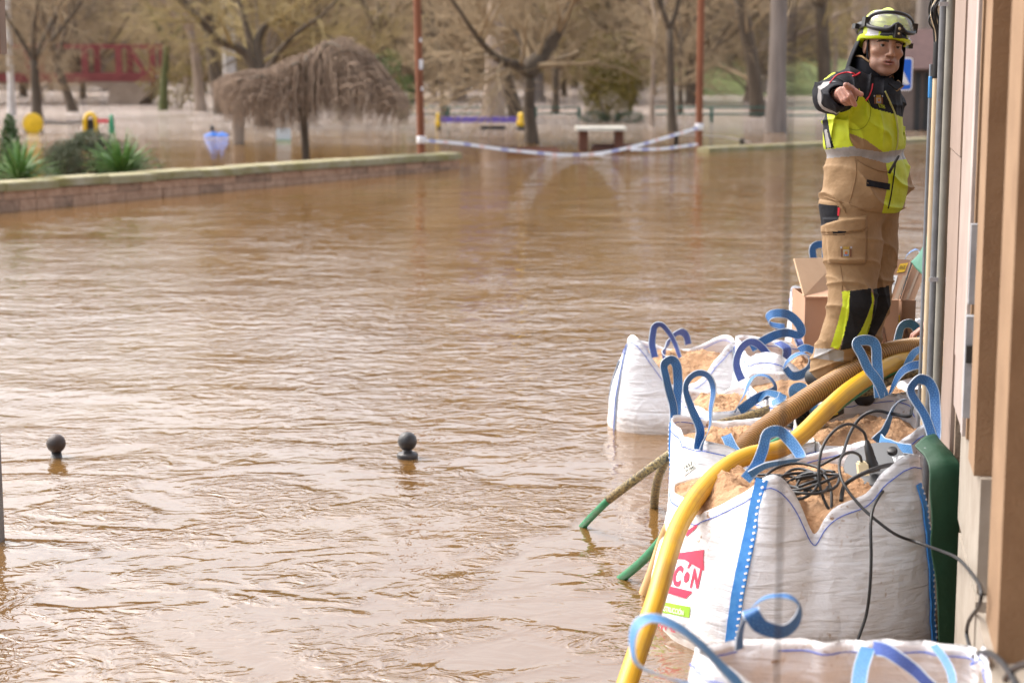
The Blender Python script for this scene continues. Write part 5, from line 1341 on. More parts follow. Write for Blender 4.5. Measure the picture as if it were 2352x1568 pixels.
corrugated(A3((1545, 1215, 7.6), (1530, 1250, 7.7), (1510, 1310, 7.8), (1490, 1362, 7.9), (1478, 1395, 7.97), (1462, 1440, 8.05)), .040, 'ribbed hose end slanting into the water beside the printed bag')
hose(A3((2200, 845, 8.9), (2135, 830, 8.86), (2090, 826, 8.8), (2040, 840, 8.66), (1985, 872, 8.5), (1935, 908, 8.36), (1885, 955, 8.2), (1845, 995, 8.06), (1810, 1022, 7.95), (1775, 1036, 7.88), (1735, 1042, 7.82), (1695, 1056, 7.76), (1655, 1082, 7.66), (1615, 1122, 7.5), (1580, 1170, 7.32), (1552, 1225, 7.16), (1528, 1300, 6.98), (1502, 1390, 6.82), (1470, 1480, 6.66), (1440, 1570, 6.5), (1410, 1660, 6.35)), .0395, H_YEL, 'thick yellow hose curving over the bags down into the water', 24)
hose(A3((2200, 860, 8.85), (2135, 846, 8.82), (2085, 842, 8.76), (2030, 858, 8.64), (1985, 888, 8.52), (1935, 924, 8.4), (1880, 965, 8.28), (1835, 995, 8.18), (1795, 1012, 8.1), (1760, 1030, 8.02), (1730, 1055, 7.94)), .024, H_GRN, 'green hose running beside the thick yellow hose')
hose(A3((1600, 1120, 7.85), (1560, 1180, 7.75), (1532, 1222, 7.8), (1500, 1262, 7.9), (1462, 1300, 8.03), (1408, 1342, 8.21), (1370, 1364, 8.34), (1330, 1384, 8.5)), .0205, H_GRN, 'bright green hose end dipping into the water left of the printed bag')
hose(A3((2210, 880, 8.8), (2135, 862, 8.76), (2090, 858, 8.72), (2040, 876, 8.64), (2005, 896, 8.58), (1950, 905, 8.6), (1900, 915, 8.7), (1850, 925, 8.75), (1780, 945, 8.7)), .021, H_MOT, 'mottled brown hose below the green hose near the pipes')
hose(A3((1800, 928, 8.95), (1750, 946, 8.9), (1700, 962, 8.85), (1650, 975, 8.8), (1600, 1000, 8.76), (1534, 1046, 8.74), (1470, 1092, 8.75), (1396, 1148, 8.80)), .0225, H_MOT, 'mottled brown hose reaching left over the second bag toward the water')
hose(A3((1406, 1140, 8.80), (1385, 1160, 8.84), (1355, 1190, 8.96), (1328, 1220, 9.11), (1306, 1240, 9.22), (1280, 1262, 9.35)), .0185, H_GRN, 'short green hose end joined to the mottled hose and entering the water')
hose(A3((1700, 966, 8.92), (1640, 985, 8.85), (1580, 1012, 8.80), (1542, 1040, 8.86), (1518, 1080, 9.05), (1506, 1125, 9.28), (1502, 1175, 9.48), (1501, 1230, 9.6)), .0225, H_MOT, 'mottled brown hose bending straight down into the water')
# ------------------------------------------------------------------ cable reel, plugs, cables
GREYP = M('grey_plastic', (.10, .105, .11), .45, var=.08); BLKP = M('black_plastic', (.012, .012, .013), .42, var=.1); CREAM = M('cream_plug', (.6, .52, .33), .5, var=.06)
cD = at(2020, 1066, 7.55); axr = Vector((-.22, -.42, 1)).normalized()
rt = root('cable_reel', cD - axr * .16, 'grey topped black cable reel with sockets standing in the printed bag', 'cable reel')
mb = MB(); mb.lathe([(.11, -.006), (.147, -.004), (.15, 0), (.147, .006), (.06, .012), (.02, .012)], cD, 40, axis=axr); part('disc', mb, GREYP, rt, auto=40)
mb = MB(); mb.lathe([(.058, -.17), (.062, -.165), (.072, -.03), (.098, -.02), (.1, -.008)], cD + axr * 0 + Vector((.015, -.01, 0)), 32, axis=axr); part('drum', mb, BLKP, rt, auto=40)
mb = MB(); mb.lathe([(.10, -.028), (.128, -.025), (.13, -.02), (.10, -.016)], cD, 36, axis=axr); part('rim', mb, BLKP, rt, auto=40)
def onD(x, y): return at(x, y, 7.5)
for (x, y) in ((1984, 1072), (2050, 1040), (2035, 1080)):
    p = at(x, y, 7.52); mb = MB(); mb.lathe([(.02, 0), (.022, .004), (.022, .018), (.019, .02)], p, 16, axis=axr); part('socket', mb, BLKP, rt)
# plugs rest in the sockets
p0, p1 = at(2008, 1084, 7.46), at(1990, 1010, 7.50); d_ = (p1 - p0).normalized()
mb = MB(); L_ = (p1 - p0).length; mb.lathe([(.026, 0), (.027, .012), (.024, .03), (.0245, .034), (.021, .05), (.0215, .054), (.019, .07), (.0195, .074), (.017, L_ * .75), (.010, L_ * .96), (.006, L_)], p0, 20, axis=d_)
tag(part('plug', mb, BLKP, auto=50), 'black tapered plug standing in the cable reel', 'plug')
p0, p1 = at(1983, 1090, 7.42), at(1980, 1064, 7.44); d_ = (p1 - p0).normalized()
mb = MB(); mb.obox(p0.lerp(p1, .5), (Vector((1, .1, 0)), Vector((-.1, 1, 0)), d_), (.021, .018, .024)); mb.obox(p1, (Vector((1, .1, 0)), Vector((-.1, 1, 0)), d_), (.015, .013, .008))
tag(part('plug', mb, CREAM, smooth=False), 'small cream plug pushed into the cable reel', 'plug')
def cable(pts, label, r_=.0062, n=10, m=3):
    q = smoothed(pts, n, m); mb = MB(); mb.tube(q, r_, 9); return tag(part('cable', mb, CABLE), label, 'cable')
cable(A3((1990, 1010, 7.5), (1982, 990, 7.48), (1950, 973, 7.42), (1915, 990, 7.36), (1888, 1030, 7.3), (1880, 1090, 7.25), (1890, 1140, 7.22), (1908, 1172, 7.2), (1908, 1120, 7.3), (1890, 1092, 7.4), (1850, 1090, 7.45), (1828, 1120, 7.4), (1830, 1160, 7.32), (1850, 1190, 7.28)), 'black cable looping from the tapered plug down to the coil')
cable(A3((1980, 1066, 7.44), (1974, 1045, 7.42), (1952, 1038, 7.36), (1932, 1050, 7.3), (1928, 1080, 7.22), (1940, 1115, 7.15), (1975, 1160, 7.08), (2015, 1196, 7.02), (2060, 1228, 6.98), (2110, 1246, 6.97), (2160, 1264, 6.75), (2200, 1282, 6.2), (2235, 1320, 5.5), (2254, 1355, 5.15), (2248, 1392, 5.2), (2228, 1420, 5.45), (2220, 1450, 5.6), (2226, 1480, 5.5), (2240, 1520, 5.3)), 'black cable from the cream plug running across the bag to the plinth')
cable(A3((2075, 1080, 7.4), (2055, 1066, 7.36), (2010, 1076, 7.3), (1960, 1098, 7.28), (1938, 1118, 7.3), (1932, 1150, 7.26)), 'thick black cable curving in front of the reel drum', .009)
cable(A3((2045, 1085, 7.42), (2060, 1082, 7.38), (2058, 1100, 7.34), (2030, 1125, 7.2), (2008, 1160, 7.06), (2000, 1200, 6.98), (2001, 1280, 6.92), (1998, 1350, 6.9), (1990, 1410, 6.9), (1974, 1458, 6.88), (1960, 1500, 6.86)), 'black cable hanging straight down the front of the printed bag')
cable(A3((2222, 1525, 5.35), (2240, 1504, 5.2), (2268, 1498, 4.85), (2296, 1515, 4.55), (2320, 1545, 4.25), (2345, 1590, 4.0)), 'thick black cable arching in the bottom right corner', .0085)
cable(A3((2310, 1560, 4.35), (2330, 1535, 4.2), (2370, 1520, 3.9)), 'black cable end leaving the frame at bottom right', .0085)
cable(A3((1936, 1044, 7.8), (1950, 1000, 7.95), (1975, 960, 8.05), (2010, 943, 8.05), (2050, 950, 8.05), (2088, 956, 8.02), (2094, 940, 8.1), (2100, 920, 8.25)), 'black cable arching over the crumpled bag behind the reel', .0075)
cable(A3((1750, 1095, 7.72), (1800, 1110, 7.7), (1860, 1082, 7.72), (1920, 1050, 7.75), (1965, 1036, 7.78), (1995, 1034, 7.8)), 'black cable lying along the back rim of the printed bag', .006)
r = random.Random(8)
rt = root('cable_coil', at(1845, 1180, 7.4), 'loose coil of black cable lying on the sand of the printed bag', 'cable')
cc = at(1842, 1140, 7.42); cc.z = .635; cc.y -= .06
for i in range(7):
    R1_, R2_ = r.uniform(.075, .125), r.uniform(.10, .155); off = Vector((r.uniform(-.05, .05), r.uniform(-.08, .08), r.uniform(-.012, .04))); ph = r.uniform(0, 6.28)
    ring = [cc + off + Vector((R1_ * math.cos(a), R2_ * math.sin(a), .012 * math.sin(2 * a + ph) + .02 * math.cos(a))) for a in np.linspace(ph, ph + 5.9, 26)]
    mb = MB(); mb.tube(ring, .0065, 8); part('loop', mb, CABLE, rt)
for pts in (((1690, 1108, 7.7), (1722, 1092, 7.66), (1775, 1090, 7.6), (1830, 1096, 7.55), (1880, 1104, 7.5)), ((1682, 1118, 7.68), (1712, 1100, 7.62), (1770, 1098, 7.58), (1835, 1110, 7.5), (1866, 1140, 7.44))):
    mb = MB(); mb.tube(smoothed(A3(*pts), 8, 2), .0065, 8); part('strand', mb, CABLE, rt)

# ------------------------------------------------------------------ green tarps
TARP = M('green_tarp', (.008, .045, .02), .6, scale=5, col2=(.014, .065, .032), bump=.01, bscale=9)
TARP_D = M('dark_tarp', (.006, .028, .016), .45, scale=5, col2=(.012, .045, .026), bump=.01, bscale=9)
TARP_L = M('green_tarp_pale', (.03, .13, .085), .45, scale=4, col2=(.055, .2, .14), bump=.01, bscale=8)
def sheet(name, rows, mt, label, th=.006, seed=0):
    """a draped sheet through rows of picture points, with thickness"""
    R_ = [smoothed(A3(*row), 8, 1) for row in rows]
    nu = len(R_[0]); P = []
    for i in range(nu):
        P.append(cr([row[i] for row in R_], 6))
    nv = len(P[0])
    def fn(u, v):
        i, j = round(u * (nu - 1)), round(v * (nv - 1)); p = P[i][j]
        return p + Vector((noise.noise(p * 7 + Vector((seed, 0, 0))), noise.noise(p * 7 + Vector((0, seed + 5, 0))), 0)) * .012
    mb = MB(); mb.grid(fn, nu, nv); 
    o = part(name, mb, mt); sol = o.modifiers.new('thickness', 'SOLIDIFY'); sol.thickness = th
    return tag(o, label, 'tarp')
tp = sheet('tarp', [[(2104, 1026, 7.1), (2126, 1006, 7.16), (2148, 998, 7.22)],
           [(2128, 1056, 7.0), (2158, 1040, 7.03), (2182, 1046, 7.08)],
           [(2136, 1120, 6.93), (2170, 1102, 6.95), (2202, 1092, 6.97)],
           [(2142, 1300, 6.93), (2172, 1292, 6.945), (2201, 1290, 6.965)],
           [(2156, 1460, 6.935), (2178, 1460, 6.945), (2199, 1460, 6.96)],
           [(2162, 1700, 6.935), (2181, 1700, 6.945), (2200, 1700, 6.96)]], TARP, 'dark green tarp hanging between the printed bag and the wall')
mb = MB(); e0 = at(2124, 1036, 7.06); mb.lathe([(.007, 0), (.013, .001), (.014, .003), (.012, .005), (.007, .004)], e0, 18, axis=Vector((-.6, -.7, .5)))
ey = part('eyelet', mb, GALV, org=e0); ey.parent = tp; ey.location = Vector(e0) - ORG[tp.name]
sheet('tarp', [[(2138, 524, 9.75), (2150, 520, 9.6), (2166, 522, 9.5)], [(2112, 582, 9.7), (2140, 580, 9.5), (2170, 580, 9.4)], [(2096, 602, 9.75), (2130, 640, 9.45), (2170, 640, 9.4)]], TARP_L, 'pale green tarp sheet peaking behind the pipes', seed=3)

# ------------------------------------------------------------------ cardboard boxes
CARD = M('cardboard', (.36, .205, .125), .85, scale=4, col2=(.43, .255, .16), bump=.001, stretch=(1, 1, .3))
CARD_IN = M('cardboard_inside', (.43, .28, .17), .85, scale=4, col2=(.5, .34, .215)); PACK = M('packing_tape', (.42, .30, .21), .25, var=.06); PAPER = M('packing_slip', (.74, .73, .72), .6); LBLY = M('fragile_yellow', (.75, .46, .01), .5, var=.05); INK = M('black_ink', (.01, .01, .01), .6)
class Box:
    def __init__(s, label, xl, xr, yt, yb, Y, dep, rz):
        a, b = at(xl, yb, Y), at(xr, yb, Y); s.zt = at(xl, yt, Y).z; s.zb = a.z; s.w = b.x - a.x
        s.X = Vector((math.cos(rz), math.sin(rz), 0)); s.N = Vector((math.sin(rz), -math.cos(rz), 0)); s.a = Vector((a.x, a.y, s.zb)); s.dep = dep
        s.rt = root('cardboard_box', s.a + s.X * s.w / 2 - s.N * dep / 2, label, 'cardboard box')
        c = s.a + s.X * s.w / 2; t = .004; h = (s.zt - s.zb) / 2; ax = (s.X, s.N, Vector((0, 0, 1)))
        for nm, cc_, hf in (('front_panel', c, (s.w / 2, t, h)), ('back_panel', c - s.N * dep, (s.w / 2, t, h)), ('side_panel', s.a - s.N * dep / 2 + s.X * t, (t, dep / 2 - .005, h)), ('side_panel', s.a + s.X * (s.w - t) - s.N * dep / 2, (t, dep / 2 - .005, h))):
            mb = MB(); mb.obox(cc_ + Vector((0, 0, h)), ax, hf); part(nm, mb, CARD, s.rt, smooth=False)
        mb = MB(); mb.obox(c - s.N * dep / 2 + Vector((0, 0, .01)), ax, (s.w / 2 - .009, dep / 2 - .009, .004)); part('base_panel', mb, CARD, s.rt, smooth=False)
    def flap(s, p0, p1, p2, p3, mt=None, nm='flap'):
        """four world corners, thin board"""
        n_ = (p1 - p0).cross(p3 - p0).normalized() * .004
        mb = MB(); q = [p0, p1, p2, p3]; mb.add([v - n_ for v in q] + [v + n_ for v in q], [(3, 2, 1, 0), (4, 5, 6, 7)] + [(i, (i + 1) % 4, 4 + (i + 1) % 4, 4 + i) for i in range(4)])
        return part(nm, mb, mt or CARD, s.rt, smooth=False)
b1 = Box('open cardboard box with raised flap on the left of the firefighter', 1846, 1935, 682, 812, 9.95, .36, .04)
zt = b1.zt; a_ = b1.a; 
p0 = a_ + Vector((0, 0, zt - b1.zb)); p1 = p0 - b1.N * b1.dep
b1.flap(at(1846, 680, 9.95), at(1930, 668, 10.3), at(1930, 592, 10.5), at(1823, 594, 10.2), CARD_IN)
b1.flap(at(1849, 683, 9.93), at(1862, 662, 10.28), at(1935, 660, 10.28), at(1935, 683, 9.93), CARD, 'top_flap')
def boxdecal(b, nm, pts, Y, off, mt):
    P = [at(x, y, Y) + b.N * off for x, y in pts]; k = len(P)
    mb = MB(); mb.add([p for p in P] + [p - b.N * .0006 for p in P], [tuple(range(k)), tuple(range(2 * k - 1, k - 1, -1))] + [(i, k + i, k + (i + 1) % k, (i + 1) % k) for i in range(k)]); return part(nm, mb, mt, b.rt, smooth=False)
b2 = Box('cardboard box with fragile labels and packing slip right of the firefighter knees', 1990, 2063, 690, 830, 9.6, .32, .16)
b2.flap(at(1996, 690, 9.6), at(2063, 690, 9.66), at(2092, 598, 9.9), at(2050, 595, 9.85), CARD, 'flap')
b3 = Box('narrow taped cardboard box against the pipes behind the nearer box', 2066, 2100, 690, 830, 9.72, .30, .16)
b3.flap(at(2068, 690, 9.72), at(2100, 690, 9.74), at(2134, 598, 9.95), at(2100, 596, 9.92), CARD, 'flap')
b3.flap(at(2062, 700, 9.78), at(2068, 700, 9.78), at(2101, 600, 9.97), at(2093, 600, 9.97), DKPOST, 'edge_strip')
boxdecal(b3, 'packing_tape', [(2086, 700), (2094, 700), (2092, 740), (2085, 740)], 9.735, .006, PACK)
def quad3(b, nm, P, off, mt):
    n_ = (P[1] - P[0]).cross(P[3] - P[0]).normalized()
    if n_.dot(CAM - P[0]) < 0: n_ = -n_
    mb = MB(); mb.add([p + n_ * off for p in P] + [p + n_ * (off - .001) for p in P], [(0, 1, 2, 3), (7, 6, 5, 4)] + [(i, (i + 1) % 4, 4 + (i + 1) % 4, 4 + i) for i in range(4)]); return part(nm, mb, mt, b.rt, smooth=False)
def flappt(b0, b1_, t1, t0, u, v):
    return (b0.lerp(b1_, u)).lerp(t0.lerp(t1, u), v)
F2 = [at(1996, 690, 9.6), at(2063, 690, 9.66), at(2092, 598, 9.9), at(2050, 595, 9.85)]
F3 = [at(2068, 690, 9.72), at(2100, 690, 9.74), at(2134, 598, 9.95), at(2100, 596, 9.92)]
fp = lambda F, u, v: flappt(F[0], F[1], F[2], F[3], u, v)
quad3(b2, 'packing_slip', [fp(F2, .42, .10), fp(F2, .70, .10), fp(F2, .62, .60), fp(F2, .25, .60)], .006, PAPER)
for k in range(6): quad3(b2, 'slip_text', [fp(F2, .40 - k * .022, .17 + k * .07), fp(F2, .62 - (k % 3) * .05, .17 + k * .07), fp(F2, .62 - (k % 3) * .05, .195 + k * .07), fp(F2, .40 - k * .022, .195 + k * .07)], .008, M('grey_ink', (.3, .3, .32), .6))
def frag(b, q):
    quad3(b, 'fragile_label', q, .006, LBLY)
    V, F = text_mesh('[FRÁGIL]', .012); x0, x1 = min(v[0] for v in V), max(v[0] for v in V); y0, y1 = min(v[1] for v in V), max(v[1] for v in V)
    n_ = (q[1] - q[0]).cross(q[3] - q[0]).normalized(); n_ = n_ if n_.dot(CAM - q[0]) > 0 else -n_
    mb = MB(); mb.add([q[0].lerp(q[1], .08 + .84 * (v[0] - x0) / (x1 - x0)).lerp(q[3].lerp(q[2], .08 + .84 * (v[0] - x0) / (x1 - x0)), .15 + .7 * (v[1] - y0) / (y1 - y0)) + n_ * .0085 for v in V], F); part('label_text', mb, INK, b.rt, smooth=False)
frag(b2, [fp(F2, .52, .66), fp(F2, .86, .70), fp(F2, .88, .92), fp(F2, .50, .88)])
zz = lambda x, y: at(x, y, 9.64) + b2.N * .004
frag(b2, [zz(2052, 746), zz(2066, 742), zz(2066, 722), zz(2052, 727)])
quad3(b3, 'packing_tape', [fp(F3, .35, 0), fp(F3, .55, 0), fp(F3, .62, .98), fp(F3, .45, .98)], .006, PACK)
quad3(b2, 'packing_tape', [fp(F2, .82, .0), fp(F2, .96, 0), fp(F2, .98, .6), fp(F2, .86, .6)], .006, PACK)
for (xx, b_, Y_) in ((2030, b2, 9.62), (2082, b3, 9.73)):
    for (p_, q_) in (((xx - 7, 792), (xx, 750)), ((xx + 7, 790), (xx, 750)), ((xx, 800), (xx, 752))):
        a, c = at(p_[0], p_[1], Y_ - .01), at(q_[0], q_[1], Y_ - .01); mb = MB(); mb.tube([a, c], .003, 4); part('arrow_mark', mb, M('box_print', (.16, .09, .06), .8), b_.rt)

# ------------------------------------------------------------------ pump frame and hose strainer
rt = root('pump_frame', at(2128, 900, 8.75), 'yellow frame of a motor pump half hidden by the pipes', 'pump frame')
for pts in (((2128, 826, 8.95), (2126, 1010, 8.8)), ((2128, 826, 8.95), (2150, 822, 8.95)), ((2126, 745, 9.2), (2140, 745, 9.2)), ((2126, 745, 9.2), (2130, 800, 9.2)), ((2128, 1000, 8.8), (2150, 1010, 8.8))):
    a, b = A3(*pts); mb = MB(); mb.tube([a, b], .022, 4, ph=.785); part('bar', mb, YEL, rt, smooth=False)
cS_ = at(1832, 960, 8.6)
rt = root('hose_strainer', cS_, 'black ribbed strainer with yellow tag lying between the two big hoses', 'strainer')
q = A3((1818, 985, 8.55), (1836, 950, 8.58), (1850, 930, 8.62)); mb = MB(); P = cr(q, 16); mb.tube(P, [.04 + .004 * math.cos(i * 1.6) for i in range(len(P))], 18); part('ribbed_body', mb, BLKP, rt)
q = A3((1860, 968, 8.45), (1900, 950, 8.5), (1935, 930, 8.55)); mb = MB(); mb.obox(q[1], ((q[2] - q[0]), Vector((.2, 1, .3)), (q[2] - q[0]).cross(Vector((.2, 1, .3)))), ((q[2] - q[0]).length / 2, .02, .03)); part('strap_box', mb, BLKP, rt, smooth=False)
t_ = at(1912, 945, 8.42); mb = MB(); mb.obox(t_, (Vector((1, .1, .3)), Vector((-.1, 1, .2)), Vector((-.3, 0, 1))), (.022, .004, .018)); part('tag', mb, LBLY, rt, smooth=False)
# a thin dark cord that hangs from the added overhang close to the camera
mb = MB(); c0 = at(1788, 1400, 3.1); mb.tube([Vector((c0.x, c0.y, -.2)), Vector((c0.x, c0.y, 5.19))], .0024, 6)
tag(part('hanging_cord', mb, M('dark_cord', (.02, .018, .025), .7)), 'thin dark cord hanging vertically out of focus close to the camera', 'cord')
# ------------------------------------------------------------------ firefighter
NAVY = M('navy_fabric', (.008, .0085, .012), .8, spec=.2, scale=30, col2=(.013, .014, .019), bump=.009, bscale=14)
HIVIS = M('hi_vis_yellow', (.36, .44, .0), .65, scale=12, col2=(.46, .53, .006), bump=.010, bscale=12)
TANF = M('tan_fabric', (.225, .138, .064), .8, scale=10, col2=(.275, .172, .084), bump=.012, bscale=13)
REFL = M('reflective_silver', (.19, .183, .18), .4, scale=20, col2=(.29, .28, .278)); OLIVEY = M('shaded_hi_vis', (.40, .48, .0), .65, scale=12, col2=(.5, .57, .006), bump=.004, bscale=18)
BOOT = M('boot_leather', (.010, .010, .011), .5, scale=20, col2=(.022, .021, .021)); KNEE = M('knee_pad', (.009, .009, .010), .8, spec=.2, scale=18, col2=(.02, .02, .022), bump=.003, bscale=40)
def skin_mat(name, c1, c2):
    m = M(name, c1, .5, col2=c2, scale=22, bump=.0012, bscale=160)
    b = m.node_tree.nodes['Principled BSDF']; b.inputs['Subsurface Weight'].default_value = .12; b.inputs['Subsurface Radius'].default_value = (.012, .004, .002)
    return m
SKIN = skin_mat('skin', (.30, .158, .102), (.365, .20, .135)); SKIN_R = skin_mat('hand_skin', (.33, .155, .112), (.40, .20, .15)); STUB = skin_mat('stubble_skin', (.25, .133, .09), (.31, .17, .117)); LIPM = skin_mat('lip_skin', (.225, .095, .073), (.27, .115, .09))
BROW = M('brow_hair', (.035, .022, .015), .8); EYEW = M('eye_white', (.27, .24, .22), .2, var=.03); IRIS = M('iris', (.03, .018, .01), .15)
FY = 8.75
pp = root('person', at(1965, 905, 8.8), 'firefighter in yellow helmet and tan and hi vis suit pointing at the camera', 'person')
ffold = lambda P, a, f, ph=0: a * (np.sin(f * (P[2] * 1.0 + .45 * P[0] + .03 * np.sin(23 * P[0] + 9 * P[1])) + ph + 1.7 * np.sin(9 * P[0] + 4 * P[2])) * np.sin(7 * P[0] - 5 * P[1] + 6 * P[2] + ph))
ridge = lambda P, a, f, kx, ky, kz, ph=0: a * (1 - np.abs(np.sin(f * (kx * P[0] + ky * P[1] + kz * P[2]) + ph + 1.3 * np.sin(f * .4 * (P[2] - P[0]) + ph)))) ** 3
# ---- body: head, neck, trunk, arms, hand and legs
HC = at(2030, 107, FY); HS = 1.02; yaw, roll, pitch_ = math.radians(9), math.radians(7.5), math.radians(-3)
Rm = Matrix.Rotation(roll, 3, 'Y') @ Matrix.Rotation(yaw, 3, 'Z') @ Matrix.Rotation(pitch_, 3, 'X')
RmA = np.array(Rm)
def toW(L): return np.asarray(L) * HS @ RmA.T + np.array(HC)
def toWH(L): return toW(np.asarray(L) * np.array((1.11, 1.0, 1.0)))     # the head is a little broader
def head_f(P):
    d = g_ell(P, (0, .018, .045), (.076, .098, .088))
    d = smin(d, g_ell(P, (0, -.028, -.03), (.062, .062, .088)), .035)
    d = smin(d, g_ell(P, (0, -.036, -.092), (.049, .048, .038)), .03)
    d = smin(d, g_ell(P, (0, -.072, -.116), (.024, .02, .017)), .02)
    for s_ in (-1, 1):
        d = smin(d, g_ell(P, (s_ * .045, -.058, -.028), (.02, .022, .016)), .022)
        d = smin(d, g_ell(P, (s_ * .048, -.02, -.085), (.014, .03, .02)), .02)
    d = smin(d, g_cap(P, (-.045, -.076, .019), (0, -.09, .017), .009, .011), .016)
    d = smin(d, g_cap(P, (.045, -.076, .019), (0, -.09, .017), .009, .011), .016)
    for s_ in (-1, 1):
        d = -smin(-d, g_ell(P, (s_ * .0325, -.1, .0), (.021, .017, .0125)), .012)
    for s_ in (-1, 1):   # lids
        d = smin(d, g_cap(P, (s_ * .019, -.084, .004), (s_ * .033, -.0885, .0085), .0042, .0045), .004)
        d = smin(d, g_cap(P, (s_ * .033, -.0885, .0085), (s_ * .047, -.079, .003), .0045, .004), .004)
        d = smin(d, g_cap(P, (s_ * .02, -.083, -.006), (s_ * .045, -.079, -.006), .0035, .0035), .006)
        d = smin(d, g_cap(P, (s_ * .021, -.082, -.0125), (s_ * .043, -.076, -.016), .004, .003), .008)
    d = smin(d, g_cap(P, (0, -.09, .008), (0, -.113, -.034), .0075, .0105), .012)
    d = smin(d, g_ell(P, (0, -.112, -.040), (.012, .013, .010)), .008)
    for s_ in (-1, 1):
        d = smin(d, g_ell(P, (s_ * .0135, -.100, -.043), (.0085, .010, .0075)), .006)
        d = -smin(-d, g_ell(P, (s_ * .007, -.108, -.053), (.0036, .006, .004)), .003)
        d = -smin(-d, g_cap(P, (s_ * .021, -.096, -.046), (s_ * .031, -.085, -.072), .0016, .0016), .007)   # fold beside the mouth
    d = smin(d, g_ell(P, (0, -.086, -.072), (.028, .014, .019)), .014)
    d = smin(d, g_cap(P, (-.021, -.091, -.0725), (0, -.1015, -.067), .0035, .005), .005)
    d = smin(d, g_cap(P, (.021, -.091, -.0725), (0, -.1015, -.067), .0035, .005), .005)
    d = smin(d, g_cap(P, (-.018, -.091, -.081), (0, -.100, -.084), .0042, .0062), .005)
    d = smin(d, g_cap(P, (.018, -.091, -.081), (0, -.100, -.084), .0042, .0062), .005)
    d = -smin(-d, g_ell(P, (0, -.103, -.0755), (.021, .014, .0034)), .002)      # slightly open mouth
    d = -smin(-d, g_ell(P, (0, -.098, -.099), (.02, .008, .006)), .008)
    for s_ in (-1, 1):
        e = g_ell(P, (s_ * .077, .008, -.012), (.0085, .021, .031)); e = -smin(-e, g_ell(P, (s_ * .086, .004, -.010), (.007, .012, .02)), .004)
        d = smin(d, e, .006)
    d = smin(d, g_cap(P, (0, .028, -.06), (0, .05, -.22), .058, .062), .03)
    return d
hV, hQ = nets(head_f, (-.1, -.135, -.24), (.1, .13, .145), .0027)
hc = hV[hQ].mean(1)
x_, y_, z_ = hc[:, 0], hc[:, 1], hc[:, 2]
hm = np.zeros(len(hQ), int)
hm[(z_ < -.056 + .012 * np.sin(x_ * 60)) & (y_ < .02) & (z_ > -.16)] = 1
lip = (y_ < -.0885) & (np.abs(x_) < .024) & (np.abs(z_ + .0755) < .0135 - .011 * (np.abs(x_) / .024) ** 2)
hm[lip] = 2
brow = (y_ < -.06) & (np.abs(np.abs(x_) - .034) < .02) & (np.abs(z_ - (.0195 - 9 * (np.abs(x_) - .030) ** 2)) < .0042)
hm[brow] = 3
body_V, body_Q, body_m = [toWH(hV)], [hQ], [hm]; nv0 = len(hV)
# right hand (pointing), built in world space
HY = 8.32
def h(x, y, dY=0): return np.array(at(x, y, HY + dY), np.float32)
palm0, palm1 = h(1934, 214, .03), h(1954, 226, 0)
def hand_f(P):
    d = g_cap(P, h(1925, 222, .13), h(1935, 220, .05), .031, .036)              # wrist
    d = smin(d, g_cap(P, h(1932, 216, .03), h(1946, 228, .02), .030, .030), .02)
    d = smin(d, g_cap(P, h(1950, 208, .0), h(1954, 222, .02), .026, .028), .02)
    fing = [  # knuckle, middle joint, tip
        ((1925, 212, .0), (1936, 231, -.025), (1949, 236, .03), .0115),
        ((1932, 206, -.02), (1943, 228, -.05), (1958, 239, .0), .0122),
        ((1942, 202, -.03), (1953, 220, -.065), (1964, 241, -.02), .0126)]
    for a, b, c, r_ in fing:
        f = smin(g_cap(P, h(*a), h(*b), r_ * 1.1, r_), g_cap(P, h(*b), h(*c), r_, r_ * .82), .004)
        d = smin(d, f, .003)
    f = g_cap(P, h(1956, 205, 0), h(1947, 198, -.06), .0145, .0135)             # index, towards the camera
    f = smin(f, g_cap(P, h(1947, 198, -.06), h(1942, 195, -.10), .0132, .0105), .004)
    d = smin(d, f, .008)
    f = g_cap(P, h(1953, 226, .02), h(1964, 212, -.01), .019, .0155)             # thumb
    f = smin(f, g_cap(P, h(1964, 212, -.01), h(1978, 217, -.015), .0148, .0115), .006)
    d = smin(d, f, .01)
    return d
lo = np.minimum(h(1905, 180, -.16), h(1990, 255, .2)) - .02; hi = np.maximum(h(1905, 180, -.16), h(1990, 255, .2)) + .02
lo[1], hi[1] = HY - .15, HY + .2
aV, aQ = nets(hand_f, lo, hi, .003)
body_V.append(aV); body_Q.append(aQ + nv0); body_m.append(np.full(len(aQ), 4)); nv0 += len(aV)
def W(x, y, dY=0): return np.array(at(x, y, FY + dY), np.float32)
def bodyf(P):
    d = g_cap(P, W(2008, 240, .03), W(1985, 460, .03), .10, .11)
    d = smin(d, g_cap(P, W(1940, 212, -.08), W(2022, 222, .14), .06, .055), .06)
    d = smin(d, g_cap(P, W(2015, 160, .03), W(2008, 220, .03), .06, .07), .04)
    d = smin(d, g_cap(P, W(1940, 212, -.1), W(1906, 222, -.26), .05, .042), .03); d = smin(d, g_cap(P, W(1906, 222, -.26), W(1927, 222, -.36), .042, .03), .02)
    d = smin(d, g_cap(P, W(2030, 225, .17), W(2050, 330, .25), .04, .035), .03); d = smin(d, g_cap(P, W(2050, 330, .25), W(2070, 410, .13), .035, .028), .02)
    for (hp, kn, an) in ((W(1955, 490, -.03), W(1952, 695, -.08), W(1903, 838, .0)), (W(2005, 495, .1), W(2006, 690, .08), W(1972, 868, .05))):
        d = smin(d, g_cap(P, hp, kn, .085, .06), .05); d = smin(d, g_cap(P, kn, an, .058, .042), .03)
    return d
lo = W(1860, 880, -.42) ; hi = W(2110, 140, .4)
